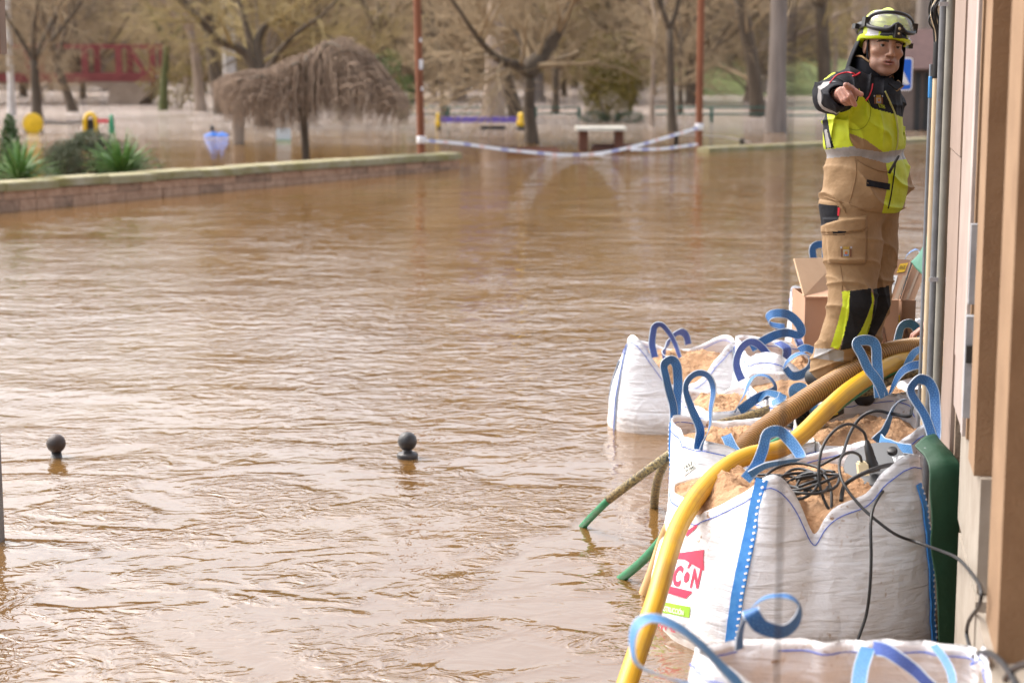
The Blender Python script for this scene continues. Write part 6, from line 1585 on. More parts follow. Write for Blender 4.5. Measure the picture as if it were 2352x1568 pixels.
bV_, bQ_ = nets(bodyf, (lo[0] - .05, FY - .45, lo[2] - .08), (hi[0] + .06, FY + .42, hi[2] + .02), .016)
body_V.append(bV_); body_Q.append(bQ_ + nv0); body_m.append(np.zeros(len(bQ_), int))
npart('body', np.concatenate(body_V), np.concatenate(body_Q), [SKIN, STUB, LIPM, BROW, SKIN_R], pp, np.concatenate(body_m))
HB = caster(toWH(hV), hQ)
for s_ in (-1, 1):
    c = Vector(toWH([s_ * .0325, -.0765, -.0005])); fw = Vector(RmA @ np.array([-.10, -1, .02])).normalized()
    mb = MB(); R_ = .0128 * HS; mb.lathe([(R_ * math.cos(a), R_ * math.sin(a)) for a in np.linspace(-1.5, 1.5, 18)], c, 24, axis=fw); e = part('eye', mb, EYEW, pp)
    mb = MB(); mb.lathe([(.0078, R_ * .84), (.0070, R_ * .92), (.0038, R_ * 1.0), (.001, R_ * 1.03)], c, 20, axis=fw); part('iris', mb, IRIS, e)
def comp_labels(V, q):
    lab = np.arange(len(V))
    while True:
        m_ = lab[q].min(1); l2 = lab.copy()
        for k in range(4): np.minimum.at(l2, q[:, k], m_)
        l2 = l2[l2]
        if (l2 == lab).all(): return lab[q[:, 0]]
        lab = l2
def declutter(V, Q, reg, base_, least=140):
    """crumbs of a colour region go back to the main cloth"""
    for c in np.unique(reg):
        if c == base_: continue
        ix = np.where(reg == c)[0]; g = comp_labels(V, Q[ix]); u, n_ = np.unique(g, return_counts=True)
        bad = u[n_ < min(least, n_.max())]; reg[ix[np.isin(g, bad)]] = base_
    return reg
def pieces(name, V, Q, mask, mt, par, tf=None):
    """each connected piece of a coloured region is a part of its own"""
    q = Q[mask]
    if not len(q): return
    g = comp_labels(V, q)
    for k in np.unique(g):
        v, f = submesh(V, q, g == k)
        npart(name, tf(v) if tf else v, f, mt, par)
# ---- jacket
zs = lambda y: at(2000, y, FY).z
lev = [500, 470, 440, 400, 375, 340, 300, 260, 235, 215, 200, 186, 172]
cxp = [1974, 1986, 1989, 1990, 1989, 1986, 1985, 1986, 1988, 1996, 2003, 2008, 2010]
hwp = [83, 95, 97, 94, 91, 92, 91, 86, 80, 76, 66, 50, 40]
zl = np.array([zs(y) for y in lev]); od = np.argsort(zl)
cxm = np.array([at(x, y, FY).x for x, y in zip(cxp, lev)]); hwm = np.array(hwp) / FP * FY
FA = math.radians(52); fdir = np.array([math.sin(FA), -math.cos(FA)]); rdir = np.array([fdir[1], -fdir[0]])
def jacket_f(P):
    cx_ = np.interp(P[2], zl[od], cxm[od]); hw = np.interp(P[2], zl[od], hwm[od])
    u = (P[0] - cx_) * rdir[0] + (P[1] - FY - .03) * rdir[1]; v = (P[0] - cx_) * fdir[0] + (P[1] - FY - .03) * fdir[1]
    a, b = hw * 1.13, hw * .90
    q = (np.abs(u / a) ** 2.3 + np.abs(v / b) ** 2.3) ** (1 / 2.3)
    d = (q - 1) * np.minimum(a, b)
    hem = zs(481) - .018 * ((P[0] - cxm[0]) / .18)
    d = smax(d, hem - P[2], .012); d = smax(d, P[2] - zs(174), .02)
    d = smin(d, g_cap(P, W(1952, 202, -.07), W(1935, 212, -.11), .088, .085), .05)
    d = smin(d, g_cap(P, W(1935, 212, -.11), W(1905, 222, -.27), .084, .070), .035)
    d = smin(d, g_cap(P, W(1905, 222, -.27), W(1922, 222, -.37), .068, .058), .03)
    d = smax(d, -g_cap(P, W(1924, 222, -.37), W(1930, 222, -.5), .046, .05), .008)
    d = smin(d, g_cap(P, W(2025, 212, .15), W(2038, 240, .2), .08, .072), .05)
    d = smin(d, g_cap(P, W(2038, 240, .2), W(2050, 335, .25), .066, .056), .04)
    d = smin(d, g_cap(P, W(2050, 335, .25), W(2072, 425, .12), .055, .048), .04)
    px_, py_ = CX + FP * P[0] / P[1], None
    # folds: slanting pulls under the arm, slack above the hem
    d -= ridge(P, .013, 26, .75, .2, .55, .4) * np.clip((P[2] - zs(345)) / .1, 0, 1) * np.clip((zs(215) - P[2]) / .1, 0, 1)
    d -= ridge(P, .013, 34, .9, -.2, .25, 1.9) * np.clip((P[2] - zs(350)) / .08, 0, 1)
    d -= ridge(P, .018, 22, .35, .2, 1.0, 2.2) * np.clip((zs(372) - P[2]) / .06, 0, 1)
    d += .012 * np.exp(-((P[2] - zs(357)) / .03) ** 2)
    d -= ridge(P, .009, 40, .9, .5, .1, .2) * np.clip((W(1925, 200)[0] + .02 - P[0]) / .05, 0, 1) * np.clip((P[2] - zs(258)) / .05, 0, 1)
    return d
jV, jQ = nets(jacket_f, (W(1845, 500, -.45)[0], FY - .52, zs(512)), (W(2112, 400)[0], FY + .42, zs(150)), .0046)
jc = jV[jQ].mean(1); jx, jy = proj(jc)
e1, e2 = jV[jQ[:, 2]] - jV[jQ[:, 0]], jV[jQ[:, 3]] - jV[jQ[:, 1]]; jn = np.cross(e1, e2); jn /= np.linalg.norm(jn, axis=1)[:, None] + 1e-9
front = (jn @ (np.array(CAM) - np.array(HC)) / 8.8) > -.12
reg = np.full(len(jQ), 1)                           # 1 hi-vis
K = lambda pts: inpoly(jx, jy, pts)
arm = np.minimum.reduce([g_cap(jc.T, W(1926, 212, -.17), W(1905, 222, -.27), .082, .08), g_cap(jc.T, W(1905, 222, -.27), W(1928, 222, -.45), .085, .075)]) < .012
tp_ = lambda x: np.interp(x, [1880, 1892, 1960, 2026, 2074, 2100], [342, 344, 336, 350, 343, 340])
bt_ = lambda x: np.interp(x, [1880, 1897, 1971, 2034, 2075, 2100], [362, 364, 358, 375, 366, 364])
reg[jy > tp_(jx)] = 3; reg[jy > bt_(jx)] = 4
yoke = (jy < np.interp(jx, [1900, 1940, 1968, 2004, 2053, 2072, 2100], [150, 186, 205, 249, 262, 269, 272]))
reg[yoke] = 0
reg[(jy < 250) & (~front)] = 0
reg[K([(1911, 190), (1925, 176), (1944, 174), (1960, 183), (1974, 205), (1980, 222), (1974, 222), (1958, 196), (1940, 188), (1915, 192)])] = 1
reg[arm] = 0
cuffr = np.abs(g_cap(jc.T, W(1913, 222, -.31), W(1912.5, 222, -.312), .0, .0)) < .0
aw = (np.array(W(1926, 222, -.40)) - np.array(W(1905, 222, -.27))); tl = ((jc - np.array(W(1905, 222, -.27))) @ aw) / (aw @ aw)
reg[arm & (tl > .30) & (tl < .56) & (jx < 1960)] = 3
reg[K([(1888, 258), (1899, 258), (1905, 300), (1916, 340), (1897, 342), (1890, 300)]) & front & ~arm] = 0
reg[K([(1893, 298), (1899, 298), (1909, 339), (1899, 341)]) & front & ~arm] = 3
reg[K([(1950, 305), (1990, 322), (2029, 350), (1965, 341), (1952, 322)]) & front] = 4
reg[(reg == 4) & (jy > 362) & (jx > np.interp(jy, [360, 375, 413, 491], [2034, 2035, 2041, 2026])) & (jx < np.interp(jy, [360, 413, 432, 460, 500], [2100, 2084, 2086, 2080, 2064])) & front] = 1
reg = declutter(jV, jQ, reg, 1)
jk = npart('jacket', *submesh(jV, jQ, reg == 1), HIVIS, pp)
pieces('navy_yoke', jV, jQ, reg == 0, NAVY, jk); pieces('reflective_band', jV, jQ, reg == 3, REFL, jk); pieces('tan_panel', jV, jQ, reg == 4, TANF, jk)
JB = caster(jV, jQ)
def line_on(bvh, pts, r_, name, mt, par, off=.001, nper=8):
    P = []
    q = cr([Vector((x, y, 0)) for x, y in pts], nper)
    for v in q:
        c = cast(bvh, v.x, v.y, off)
        if c is not None: P.append(c)
    if len(P) < 3: return
    mb = MB(); mb.tube(P, r_, 6); return part(name, mb, mt, par)
REDT = M('red_piping', (.55, .015, .03), .5); ZIPM = M('zip_yellow', (.42, .42, .14), .6)
line_on(JB, [(1905, 192), (1922, 174), (1945, 167), (1962, 170)], .003, 'red_piping', REDT, jk)
line_on(JB, [(2004, 193), (2001, 208), (1996, 220), (1989, 232)], .0034, 'red_piping', REDT, jk)
line_on(JB, [(1958, 176), (1968, 172), (1975, 168)], .0042, 'red_piping', REDT, jk)
line_on(JB, [(2032, 210), (2046, 240), (2057, 268), (2062, 300), (2061, 330), (2057, 345)], .0048, 'zip', ZIPM, jk)
line_on(JB, [(2056, 376), (2052, 410), (2046, 450), (2040, 478)], .0035, 'zip', NAVY, jk)
SEAML = M('seam_shadow_thread', (.22, .26, .0), .8); SEAMT = M('tan_thread', (.22, .13, .06), .8)
line_on(JB, [(1992, 226), (2000, 250), (1996, 275), (1985, 292), (1968, 299), (1950, 296)], .0016, 'stitch_line', SEAML, jk)
line_on(JB, [(1951, 298), (1952, 318), (1960, 336)], .0016, 'stitch_line', SEAML, jk)
line_on(JB, [(1964, 362), (1966, 400), (1958, 440), (1950, 466)], .0022, 'stitch_line', SEAMT, jk)
line_on(JB, [(1966, 366), (1990, 380), (2020, 392), (2038, 394)], .004, 'pocket_edge', SEAMT, jk)
line_on(JB, [(1895, 452), (1925, 462), (1955, 470), (1985, 482)], .003, 'hem_edge', SEAMT, jk)
mb = MB(); on_quad(mb, *grid_vf(10, 3), [(1990, 413), (2043, 422), (2042, 437), (1991, 427)], JB, .005); clean(mb); part('velcro_patch', mb, NAVY, jk)
# radio aerial and badge
a, b = at(2042, 398, FY - .21), at(2065, 357, FY - .24); mb = MB(); mb.tube([a, a.lerp(b, .92), b], [.007, .0062, .0045], 8); part('radio_aerial', mb, BLKP, jk)
def badge(bvh, cx0, cy0, s_, par, num=None):
    G = M('badge_gold', (.34, .21, .03), .7); Bn = M('badge_brown', (.13, .045, .02), .7); Wt = M('badge_white', (.30, .30, .33), .7); Bl = M('badge_blue', (.06, .12, .3), .7)
    def q(nm, x0, y0, x1, y1, mt, off=.004, sh=0):
        V, F = grid_vf(3, 3); mb = MB(); on_quad(mb, V, F, [(cx0 + (x0 + sh) * s_, cy0 + y0 * s_), (cx0 + (x1 + sh) * s_, cy0 + y0 * s_), (cx0 + x1 * s_, cy0 + y1 * s_), (cx0 + x0 * s_, cy0 + y1 * s_)], bvh, off); clean(mb)
        if mb.f: part(nm, mb, mt, par)
    q('badge_column', -.95, -.5, -.68, 1, Bn); q('badge_column', .68, -.5, .95, 1, Bn); q('badge_shield', -.6, -.45, .6, .95, G); q('badge_field', -.48, -.35, .48, .82, Wt, .005)
    q('badge_castle', -.3, -.2, .3, .42, G, .006); q('badge_gate', -.1, .05, .1, .42, REDT, .007)
    for k in (-.33, 0, .33): q('badge_wave', k - .1, .5, k + .1, .8, Bl, .006)
    q('badge_crown', -.5, -.78, .5, -.5, G); 
    for k in (-.42, -.14, .14, .42): q('badge_crown_point', k - .08, -1.0, k + .08, -.78, G)
    q('badge_axe', -1.05, -.95, -.75, -.62, Wt); q('badge_axe', .75, -.95, 1.05, -.62, Wt)
badge(JB, 2017, 229, 10.5, jk)
V, F = grid_vf(4, 2); NT_ = [(2016, 239), (2030, 242), (2032, 250), (2018, 248)]
mb = MB(); on_quad(mb, V, F, NT_, JB, .004); clean(mb); part('number_tag', mb, HIVIS, jk) if mb.f else None
def shr(q, k): cx_, cy_ = sum(p[0] for p in q) / 4, sum(p[1] for p in q) / 4; return [(cx_ + (x - cx_) * k, cy_ + (y - cy_) * k) for x, y in q]
mb = MB(); on_quad(mb, V, F, shr(NT_, .86), JB, .005); clean(mb); part('number_field', mb, NAVY, jk) if mb.f else None
V, F = text_mesh('1706', .01); mb = MB(); on_quad(mb, V, F, shr(NT_, .74), JB, .0062); clean(mb); part('number', mb, HIVIS, jk) if mb.f else None
# ---- collar, standing up round the neck
def collar_ring(k, z, gr=1.0):
    a = 2 * math.pi * k; cx0 = at(2012, 160, FY).x
    lean_ = .02
    u = math.cos(a) * .098 * gr; v = math.sin(a) * .085 * gr
    return cx0 + u * rdir[0] + v * fdir[0], FY + .035 + u * rdir[1] + v * fdir[1], z
def colf(u, v):
    a = 2 * math.pi * u; fr = math.sin(a)                    # 1 at the throat
    top = np.interp(fr, [-1, -.2, .4, .8, 1], [zs(132), zs(136), zs(152), zs(178), zs(196)])
    r_ = math.cos(a)
    top += .012 * r_
    bot = zs(200)
    if v <= 1: pass
    z = bot + (top - bot) * min(1, v * 1.25); g = 1.13 - .13 * min(1, v * 1.25)
    if v > .8: z = top - (v - .8) / .2 * .045; g = .93
    x, y, z = collar_ring(u, z, g); return (x, y, z)
mb = MB(); mb.grid(colf, 64, 14, True); clr = part('collar', mb, NAVY, jk)
mb = MB(); mb.tube([colf(i / 64, .8) for i in range(65)], .005, 6, False); part('collar_edge', mb, TANF, jk)
q = [at(2040, 192, FY - .16), at(2062, 186, FY - .1), at(2074, 198, FY - .08), at(2060, 208, FY - .14)]
mb = MB(); nn = Vector((.4, -1, .2)).normalized() * .006; mb.add([p - nn for p in q] + [p + nn for p in q], [(3, 2, 1, 0), (4, 5, 6, 7)] + [(i, (i + 1) % 4, 4 + (i + 1) % 4, 4 + i) for i in range(4)]); part('collar_tab', mb, NAVY, jk, smooth=False)
mb = MB(); mb.tube([q[1], q[2], q[3]], .006, 6); part('tab_edge', mb, TANF, jk)
# ---- trousers
def trouser_f(P):
    r1 = g_cap(P, W(1952, 470, -.03), W(1958, 570, -.05), .142, .135)
    r1 = smin(r1, g_cap(P, W(1958, 570, -.05), W(1958, 690, -.08), .132, .108), .03)
    r1 = smin(r1, g_cap(P, W(1958, 690, -.08), W(1938, 765, -.05), .108, .098), .03)
    r1 = smin(r1, g_cap(P, W(1938, 765, -.05), W(1904, 838, .0), .098, .09), .03)
    l1 = g_cap(P, W(2000, 470, .1), W(2002, 570, .1), .135, .12)
    l1 = smin(l1, g_cap(P, W(2002, 570, .1), W(1998, 690, .08), .12, .096), .03)
    l1 = smin(l1, g_cap(P, W(1998, 690, .08), W(1984, 780, .08), .094, .075), .03)
    l1 = smin(l1, g_cap(P, W(1984, 780, .08), W(1974, 890, .03), .074, .07), .03)
    d = smin(r1, l1, .02)
    d = smin(d, g_ell(P, W(1978, 462, .03), (.17, .17, .10)), .05)
    # folds round the knee and above the boot
    kn = np.exp(-((P[2] - zs(655)) / .07) ** 2); an = np.clip((zs(770) - P[2]) / .08, 0, 1)
    d -= ridge(P, .012, 30, .5, .2, 1.0, .6) * kn
    d -= ridge(P, .011, 36, -.35, .2, 1.0, 1.1) * an
    d -= ridge(P, .009, 24, .5, .3, .8, 2.0) * np.clip((zs(500) - P[2]) / .1, 0, 1)
    # thigh pocket and its flap stand proud
    zc = FWD[1] * P[1] + FWD[2] * (P[2] - CAM.z); X = CX + FP * P[0] / zc; Yp_ = CY - FP * (UPV[1] * P[1] + UPV[2] * (P[2] - CAM.z)) / zc
    sm = lambda v, w: np.clip(v / w, 0, 1)
    fr = P[1] < FY + .0
    lft = np.interp(Yp_, [495, 530, 610], [1886, 1896, 1902]); rgt = np.interp(Yp_, [495, 610], [1992, 1989])
    pk = sm(X - lft, 3) * sm(rgt - X, 3) * sm(Yp_ - 500, 3) * sm(606 - Yp_, 3); d -= .011 * pk * fr
    fl_b = np.interp(X, [1888, 1930, 1980, 1992], [535, 536, 530, 520]); fl_t = np.interp(X, [1888, 1930, 1985, 1992], [516, 504, 496, 494])
    d -= .010 * sm(X - 1884, 3) * sm(1993 - X, 3) * sm(Yp_ - fl_t, 3) * sm(fl_b - Yp_, 2) * fr
    kp = inpoly(X, Yp_, [(1952, 668), (2001, 662), (2003, 695), (1985, 750), (1955, 800), (1932, 803)]); d -= .006 * kp * fr
    d = smax(d, P[2] - zs(455), .02)
    # the front leg ends in a wide cuff over the boot
    return d
tV, tQ = nets(trouser_f, (W(1845, 900)[0], FY - .26, zs(925)), (W(2075, 500)[0], FY + .28, zs(440)), .0046)
tc_ = tV[tQ].mean(1); jx, jy = proj(tc_); treg = np.zeros(len(tQ), int)
e1, e2 = tV[tQ[:, 2]] - tV[tQ[:, 0]], tV[tQ[:, 3]] - tV[tQ[:, 1]]; jn = np.cross(e1, e2); jn /= np.linalg.norm(jn, axis=1)[:, None] + 1e-9
front = (jn @ (np.array(CAM) - np.array(at(1980, 650, FY))) / 8.8) > -.1
K = lambda pts: inpoly(jx, jy, pts) & front
treg[K([(1880, 468), (1928, 474), (1926, 505), (1900, 512), (1880, 522)])] = 1
treg[K([(1912, 532), (1944, 530), (1940, 539), (1914, 540)])] = 1; treg[K([(1958, 529), (1984, 525), (1982, 531), (1960, 534)])] = 1
treg[K([(1934, 669), (1952, 667), (1950, 720), (1942, 760), (1926, 803), (1908, 796), (1925, 740), (1935, 700)])] = 2
treg[K([(1952, 668), (2001, 662), (2003, 695), (1985, 745), (1966, 785), (1955, 800), (1930, 804), (1940, 762), (1950, 722)])] = 3
treg[K([(2002, 670), (2008, 685), (2002, 735), (1992, 778), (1966, 776), (1978, 758), (1993, 725), (2003, 695)])] = 2
treg[K([(2005, 664), (2042, 656), (2046, 700), (2028, 740), (2004, 782), (1990, 778), (2002, 735), (2009, 690)])] = 3
treg[K([(1872, 800), (1890, 800), (1938, 805), (1938, 832), (1905, 826), (1868, 822)])] = 4
treg = declutter(tV, tQ, treg, 0, 60)
tr = npart('trousers', *submesh(tV, tQ, treg == 0), TANF, pp)
pieces('pocket_panel', tV, tQ, treg == 1, NAVY, tr); pieces('hi_vis_stripe', tV, tQ, treg == 2, HIVIS, tr); pieces('knee_panel', tV, tQ, treg == 3, KNEE, tr); pieces('reflective_band', tV, tQ, treg == 4, REFL, tr)
TB = caster(tV, tQ)
badge(TB, 1944, 578, 12.5, tr)
line_on(TB, [(1888, 537), (1915, 538), (1950, 535), (1980, 530), (1991, 522)], .0028, 'flap_edge', SEAMT, tr)
line_on(TB, [(1992, 530), (1991, 570), (1989, 604), (1960, 608), (1925, 606), (1902, 602)], .0022, 'stitch_line', SEAMT, tr)
line_on(TB, [(1930, 610), (1935, 640), (1934, 668)], .0018, 'stitch_line', SEAMT, tr)
mb = MB(); on_quad(mb, *grid_vf(2, 3), [(1925, 476), (1930, 477), (1928, 496), (1924, 495)], TB, .004); clean(mb); part('cloth_tab', mb, REDT, tr) if mb.f else None
# ---- boots
def boot(pts_, nm='boot'):
    def f(P):
        d = None
        for a, b, r0, r1 in pts_:
            c = g_cap(P, a, b, r0, r1); d = c if d is None else smin(d, c, .03)
        zmin_ = min(a[2] for a, *_ in pts_) - .042
        return smax(d, zmin_ - P[2], .006)
    A_ = np.array([p for a, b, *_ in pts_ for p in (a, b)]); V, Q = nets(f, A_.min(0) - .1, A_.max(0) + .1, .007)
    return npart(nm, V, Q, BOOT, pp)
boot([(W(1908, 800, .0), W(1900, 862, .02), .065, .062), (W(1872, 866, .05), W(1935, 880, -.05), .05, .046)])
boot([(W(1974, 850, .04), W(1970, 900, .02), .06, .058), (W(1955, 908, .02), W(1990, 912, -.06), .046, .042)])
# ---- helmet
def hel(P, gx=0): return g_ell(P, (0, .018, .060), (.114 + gx, .142 + gx, .107 + gx))
rimz = lambda P: .028 + .0 * P[0] - .055 * np.clip((P[1] - .0) / .15, 0, 1) - .010 * np.clip(np.abs(P[0]) / .1, 0, 1)
def helmet_f(P):
    d = hel(P)
    d = smin(d, g_ell(P, (0, .022, .074), (.030, .146, .104)), .012)           # crest
    d = smin(d, np.maximum(hel(P, .012), np.abs(P[2] - rimz(P) - .012) - .010), .012)   # flared lower edge
    inn = hel(P, -.012); d = smax(d, -inn, .004)
    d = smax(d, rimz(P) - P[2], .006)
    d -= .006 * np.exp(-((np.abs(P[0]) - .062) / .016) ** 2) * (P[2] > .1)
    return d
eV, eQ = nets(helmet_f, (-.15, -.16, -.07), (.15, .19, .20), .0042)
ec = eV[eQ].mean(1); hx, hy, hz = ec.T; az = np.arctan2(hx, -(hy - .018)); rz_ = .028 - .055 * np.clip(hy / .15, 0, 1) - .010 * np.clip(np.abs(hx) / .1, 0, 1)
hr = np.zeros(len(eQ), int); inner = hel(ec.T) < -.006
up = hz - rz_
hr[(up > .016) & (up < .056) & (np.abs(az) > .54) & (np.abs(az) < 1.05)] = 1
hr[(up > .022) & (up < .058) & (np.abs(az) > 1.32) & (np.abs(az) < 2.2)] = 2
hr[(np.abs(az) < .48 - (up - .02) * 2.0) & (up > .014) & (up < .062)] = 2
hr[(hz > .115) & (az < -.7) & (az > -1.25) & (hz < .16)] = 1
hr[inner] = 2
hr = declutter(eV, eQ, hr, 0, 50)
he = npart('helmet', toW(submesh(eV, eQ, hr == 0)[0]), submesh(eV, eQ, hr == 0)[1], M('helmet_yellow', (.46, .58, .0), .32, var=.04, scale=5), pp)
pieces('reflective_patch', eV, eQ, hr == 1, M('patch_silver', (.50, .49, .50), .4, scale=60, col2=(.6, .59, .6)), he, toW)
pieces('black_insert', eV, eQ, hr == 2, BLKP, he, toW)
# goggles pushed up on the helmet
def gog(a, z, k):
    ex, ey, ez = .114 * k, .142 * k, .110 * k
    zz_ = (z - .060) / ez; c = math.sqrt(max(0, 1 - zz_ * zz_)); return (ex * c * math.sin(a), .018 - ey * c * math.cos(a), z)
def edge(u):
    """closed outline of the goggles: (angle, height)"""
    th = 2 * math.pi * u; a = 1.12 * math.cos(th); s_ = math.sin(th)
    sup = abs(s_) ** .55 * (1 if s_ > 0 else -1)
    z = .098 + (.050 if s_ > 0 else .036) * sup
    if s_ < 0: z += .034 * math.exp(-(a / .22) ** 2)
    return a, z
ring = [gog(*edge(i / 72), 1.13) for i in range(73)]
mb = MB(); mb.tube([tuple(toW([p])[0]) for p in ring], .0105, 10, False); g_ = part('goggle_frame', mb, BLKP, he)
def lens(u, v):
    a, z = edge(u); a *= v; z = .100 + (z - .100) * v; return tuple(toW([gog(a, z, 1.14)])[0])
GL = bpy.data.materials.new('goggle_lens'); GL.use_nodes = True; n, l = GL.node_tree.nodes, GL.node_tree.links
P_ = n['Principled BSDF']; P_.inputs['Base Color'].default_value = (.55, .55, .5, 1); P_.inputs['Roughness'].default_value = .05; P_.inputs['Alpha'].default_value = .38; P_.inputs['Specular IOR Level'].default_value = .8
mb = MB(); mb.grid(lens, 72, 10, True); part('goggle_lens', mb, GL, he)
for s_ in (-1, 1):
    st = [gog(s_ * a, .092 - .035 * (a - 1.0) * .6, 1.10) for a in np.linspace(1.05, 2.6, 14)]
    mb = MB(); mb.ribbon([tuple(toW([p])[0]) for p in st], .03, .008, Vector(RmA @ np.array([0, 0, 1]))); part('goggle_strap', mb, BLKP, he)
    mb = MB(); c = Vector(toW([gog(s_ * 1.2, .095, 1.13)])[0]); X_, Y_, Z_ = [Vector(RmA[:, i]) for i in range(3)]; mb.obox(c, (X_, Y_, Z_), (.012, .022, .022)); part('strap_buckle', mb, BLKP, he, smooth=False)
mb = MB(); c = Vector(toW([[0, -.152, .062]])[0]); mb.obox(c, (X_, Y_, Z_), (.016, .016, .030)); lamp = part('lamp_housing', mb, BLKP, he, smooth=False)
for zz_, rr_ in ((.012, .0075), (-.010, .006)):
    mb = MB(); mb.lathe([(rr_, 0), (rr_ * .8, .003), (.001, .004)], c - Y_ * .016 + Z_ * zz_, 14, axis=-Y_); part('lamp_lens', mb, M('lamp_glass', (.5, .4, .22), .12, metal=.3), he)
for s_ in (-1, 1):
    mb = MB(); c = Vector(toW([[s_ * .135, .035, .075 if s_ < 0 else .02]])[0]); mb.obox(c, (X_, Y_, Z_), (.010, .022, .012)); part('lamp_clip', mb, BLKP, he, smooth=False)
# neck curtain and chin strap
def curtain(u, v):
    a = -1.75 + 3.5 * u                                      # around the back, from cheek to cheek
    zt_ = -.005 - .03 * math.cos(a) * 0; k = 1 + .30 * v * (1 - .5 * v) + .05 * math.sin(a * 7) * v
    x = ((.118 + .035 * v * (1 - .6 * v)) if a < 0 else .110) * (k if a < 0 else 1 + .08 * v) * math.sin(a); y = .03 + .125 * k * math.cos(a)
    zb_ = -.15 + .03 * math.cos(a * 2)
    return tuple(toW([[x, y, .01 + (zb_ - .01) * v]])[0])
mb = MB(); mb.grid(curtain, 60, 14); cu_ = part('neck_curtain', mb, NAVY, he); cu_.modifiers.new('thickness', 'SOLIDIFY').thickness = .006
for s_ in (-1, 1):
    q = [(s_ * .082, -.012, .02), (s_ * .084, -.016, -.02), (s_ * .074, -.024, -.07), (s_ * .05, -.035, -.118), (s_ * .02, -.05, -.138), (0, -.056, -.142)]
    mb = MB(); mb.ribbon([tuple(toW([p])[0]) for p in cr(q, 6)], .013, .004, Vector(RmA @ np.array([0, -1, 0]))); part('chin_strap', mb, NAVY, he)

# ------------------------------------------------------------------ the second person, crouching behind the wall corner
c2 = at(2132, 775, 9.15)
p2 = root('person', (2.36, 9.55, .62), 'person in dark clothes behind the wall corner with only one hand showing by the pipes', 'person')
G2 = lambda x, y, z: np.array((x, y, z), np.float32)
hp = np.array(at(2117, 762, 9.1), np.float32)
def body2(P):
    d = g_cap(P, G2(2.42, 9.65, .95), G2(2.46, 9.55, 1.32), .16, .15)
    d = smin(d, g_cap(P, G2(2.44, 9.5, 1.46), G2(2.44, 9.47, 1.58), .06, .06), .04); d = smin(d, g_ell(P, (2.44, 9.45, 1.68), (.075, .095, .115)), .02)
    d = smin(d, g_cap(P, G2(2.36, 9.65, .92), G2(2.28, 9.3, .98), .09, .07), .04); d = smin(d, g_cap(P, G2(2.28, 9.3, .98), G2(2.34, 9.45, .66), .06, .05), .03)
    d = smin(d, g_cap(P, G2(2.52, 9.65, .92), G2(2.56, 9.3, .98), .09, .07), .04); d = smin(d, g_cap(P, G2(2.56, 9.3, .98), G2(2.58, 9.45, .66), .06, .05), .03)
    d = smin(d, g_cap(P, G2(2.30, 9.5, 1.32), G2(2.26, 9.3, 1.02), .055, .045), .04); d = smin(d, g_cap(P, G2(2.26, 9.3, 1.02), hp + G2(.07, .02, .03), .042, .03), .02)
    d = smin(d, g_cap(P, G2(2.60, 9.5, 1.32), G2(2.62, 9.3, 1.05), .055, .045), .04); d = smin(d, g_cap(P, G2(2.62, 9.3, 1.05), G2(2.5, 9.15, .95), .042, .03), .02)
    return d
V1, Q1 = nets(body2, (2.0, 9.0, .55), (2.8, 9.95, 1.85), .012)
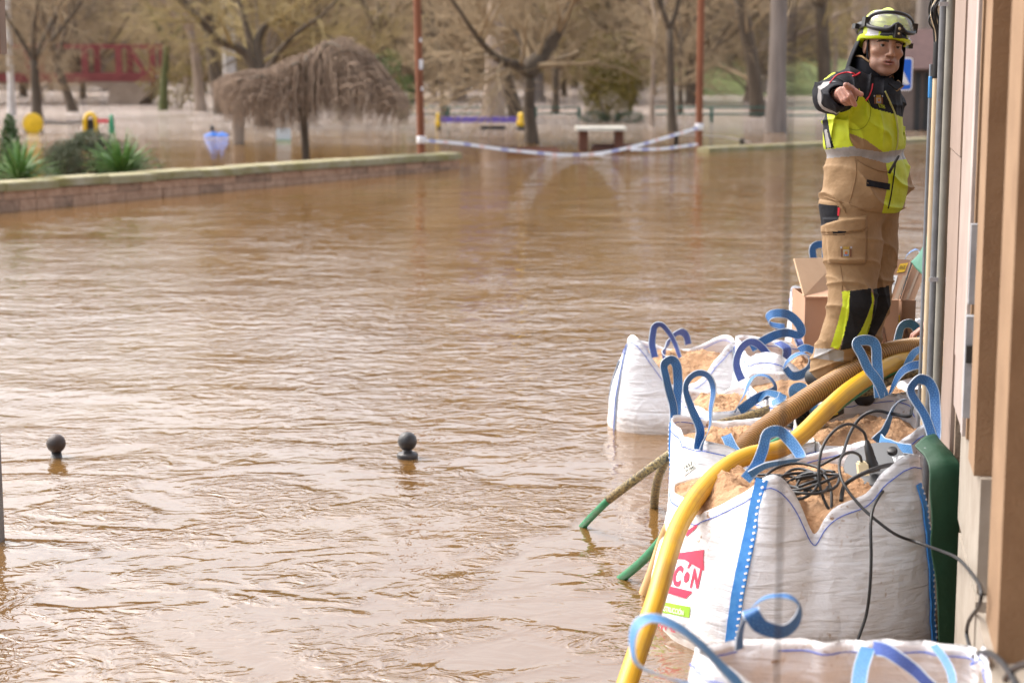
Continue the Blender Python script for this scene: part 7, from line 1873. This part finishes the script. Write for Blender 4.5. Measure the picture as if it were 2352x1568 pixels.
def hand2(P):
    d = g_cap(P, hp + G2(.07, .02, .035), hp + G2(.035, .01, .022), .026, .03)
    d = smin(d, g_cap(P, hp + G2(.03, .01, .02), hp + G2(.0, -.01, .002), .028, .024), .02)
    for k, (a, b, c) in enumerate(((( -.01, -.03, .012), (-.045, -.045, -.012), (-.062, -.05, -.05)), ((-.012, -.008, .012), (-.05, -.02, -.014), (-.066, -.025, -.055)), ((-.008, .016, .008), (-.042, .008, -.016), (-.055, .005, -.054)), ((0, .034, .004), (-.03, .03, -.018), (-.04, .028, -.046)))):
        d = smin(d, smin(g_cap(P, hp + G2(*a), hp + G2(*b), .0115, .0105), g_cap(P, hp + G2(*b), hp + G2(*c), .0102, .0085), .003), .006)
    d = smin(d, smin(g_cap(P, hp + G2(.02, -.03, .0), hp + G2(-.012, -.055, -.022), .014, .012), g_cap(P, hp + G2(-.012, -.055, -.022), hp + G2(-.03, -.06, -.046), .0115, .0095), .003), .008)
    return d
V2, Q2 = nets(hand2, hp - .1, hp + .12, .0032)
npart('body', np.concatenate([V1, V2]), np.concatenate([Q1, Q2 + len(V1)]), SKIN_R, p2)
def coat(P):
    d = g_cap(P, G2(2.42, 9.65, .92), G2(2.46, 9.55, 1.30), .21, .20)
    d = smin(d, g_cap(P, G2(2.30, 9.5, 1.32), G2(2.26, 9.3, 1.02), .085, .07), .04); d = smin(d, g_cap(P, G2(2.26, 9.3, 1.02), hp + G2(.075, .02, .035), .066, .046), .02)
    d = smin(d, g_cap(P, G2(2.60, 9.5, 1.32), G2(2.62, 9.3, 1.05), .085, .07), .04); d = smin(d, g_cap(P, G2(2.62, 9.3, 1.05), G2(2.5, 9.17, .96), .066, .05), .02)
    return d - ridge(P, .012, 28, .4, .2, 1, .4)
npart('coat', *nets(coat, (1.95, 8.95, .6), (2.85, 9.95, 1.6), .01), NAVY, p2)
def trs(P):
    d = g_cap(P, G2(2.36, 9.65, .92), G2(2.28, 9.3, .98), .12, .10); d = smin(d, g_cap(P, G2(2.28, 9.3, .98), G2(2.34, 9.45, .66), .09, .075), .03)
    e = g_cap(P, G2(2.52, 9.65, .92), G2(2.56, 9.3, .98), .12, .10); e = smin(e, g_cap(P, G2(2.56, 9.3, .98), G2(2.58, 9.45, .66), .09, .075), .03)
    return smin(d, e, .03)
npart('trousers', *nets(trs, (2.0, 9.1, .5), (2.8, 9.9, 1.15), .012), M('dark_green_fabric', (.01, .03, .02), .8), p2)
V, Q = nets(lambda P: smax(g_ell(P, (2.44, 9.46, 1.70), (.088, .108, .125)), 1.69 - P[2], .01), (2.3, 9.3, 1.6), (2.6, 9.65, 1.86), .01); npart('cap', V, Q, NAVY, p2)

# no object may hide behind another helper: nothing below this line
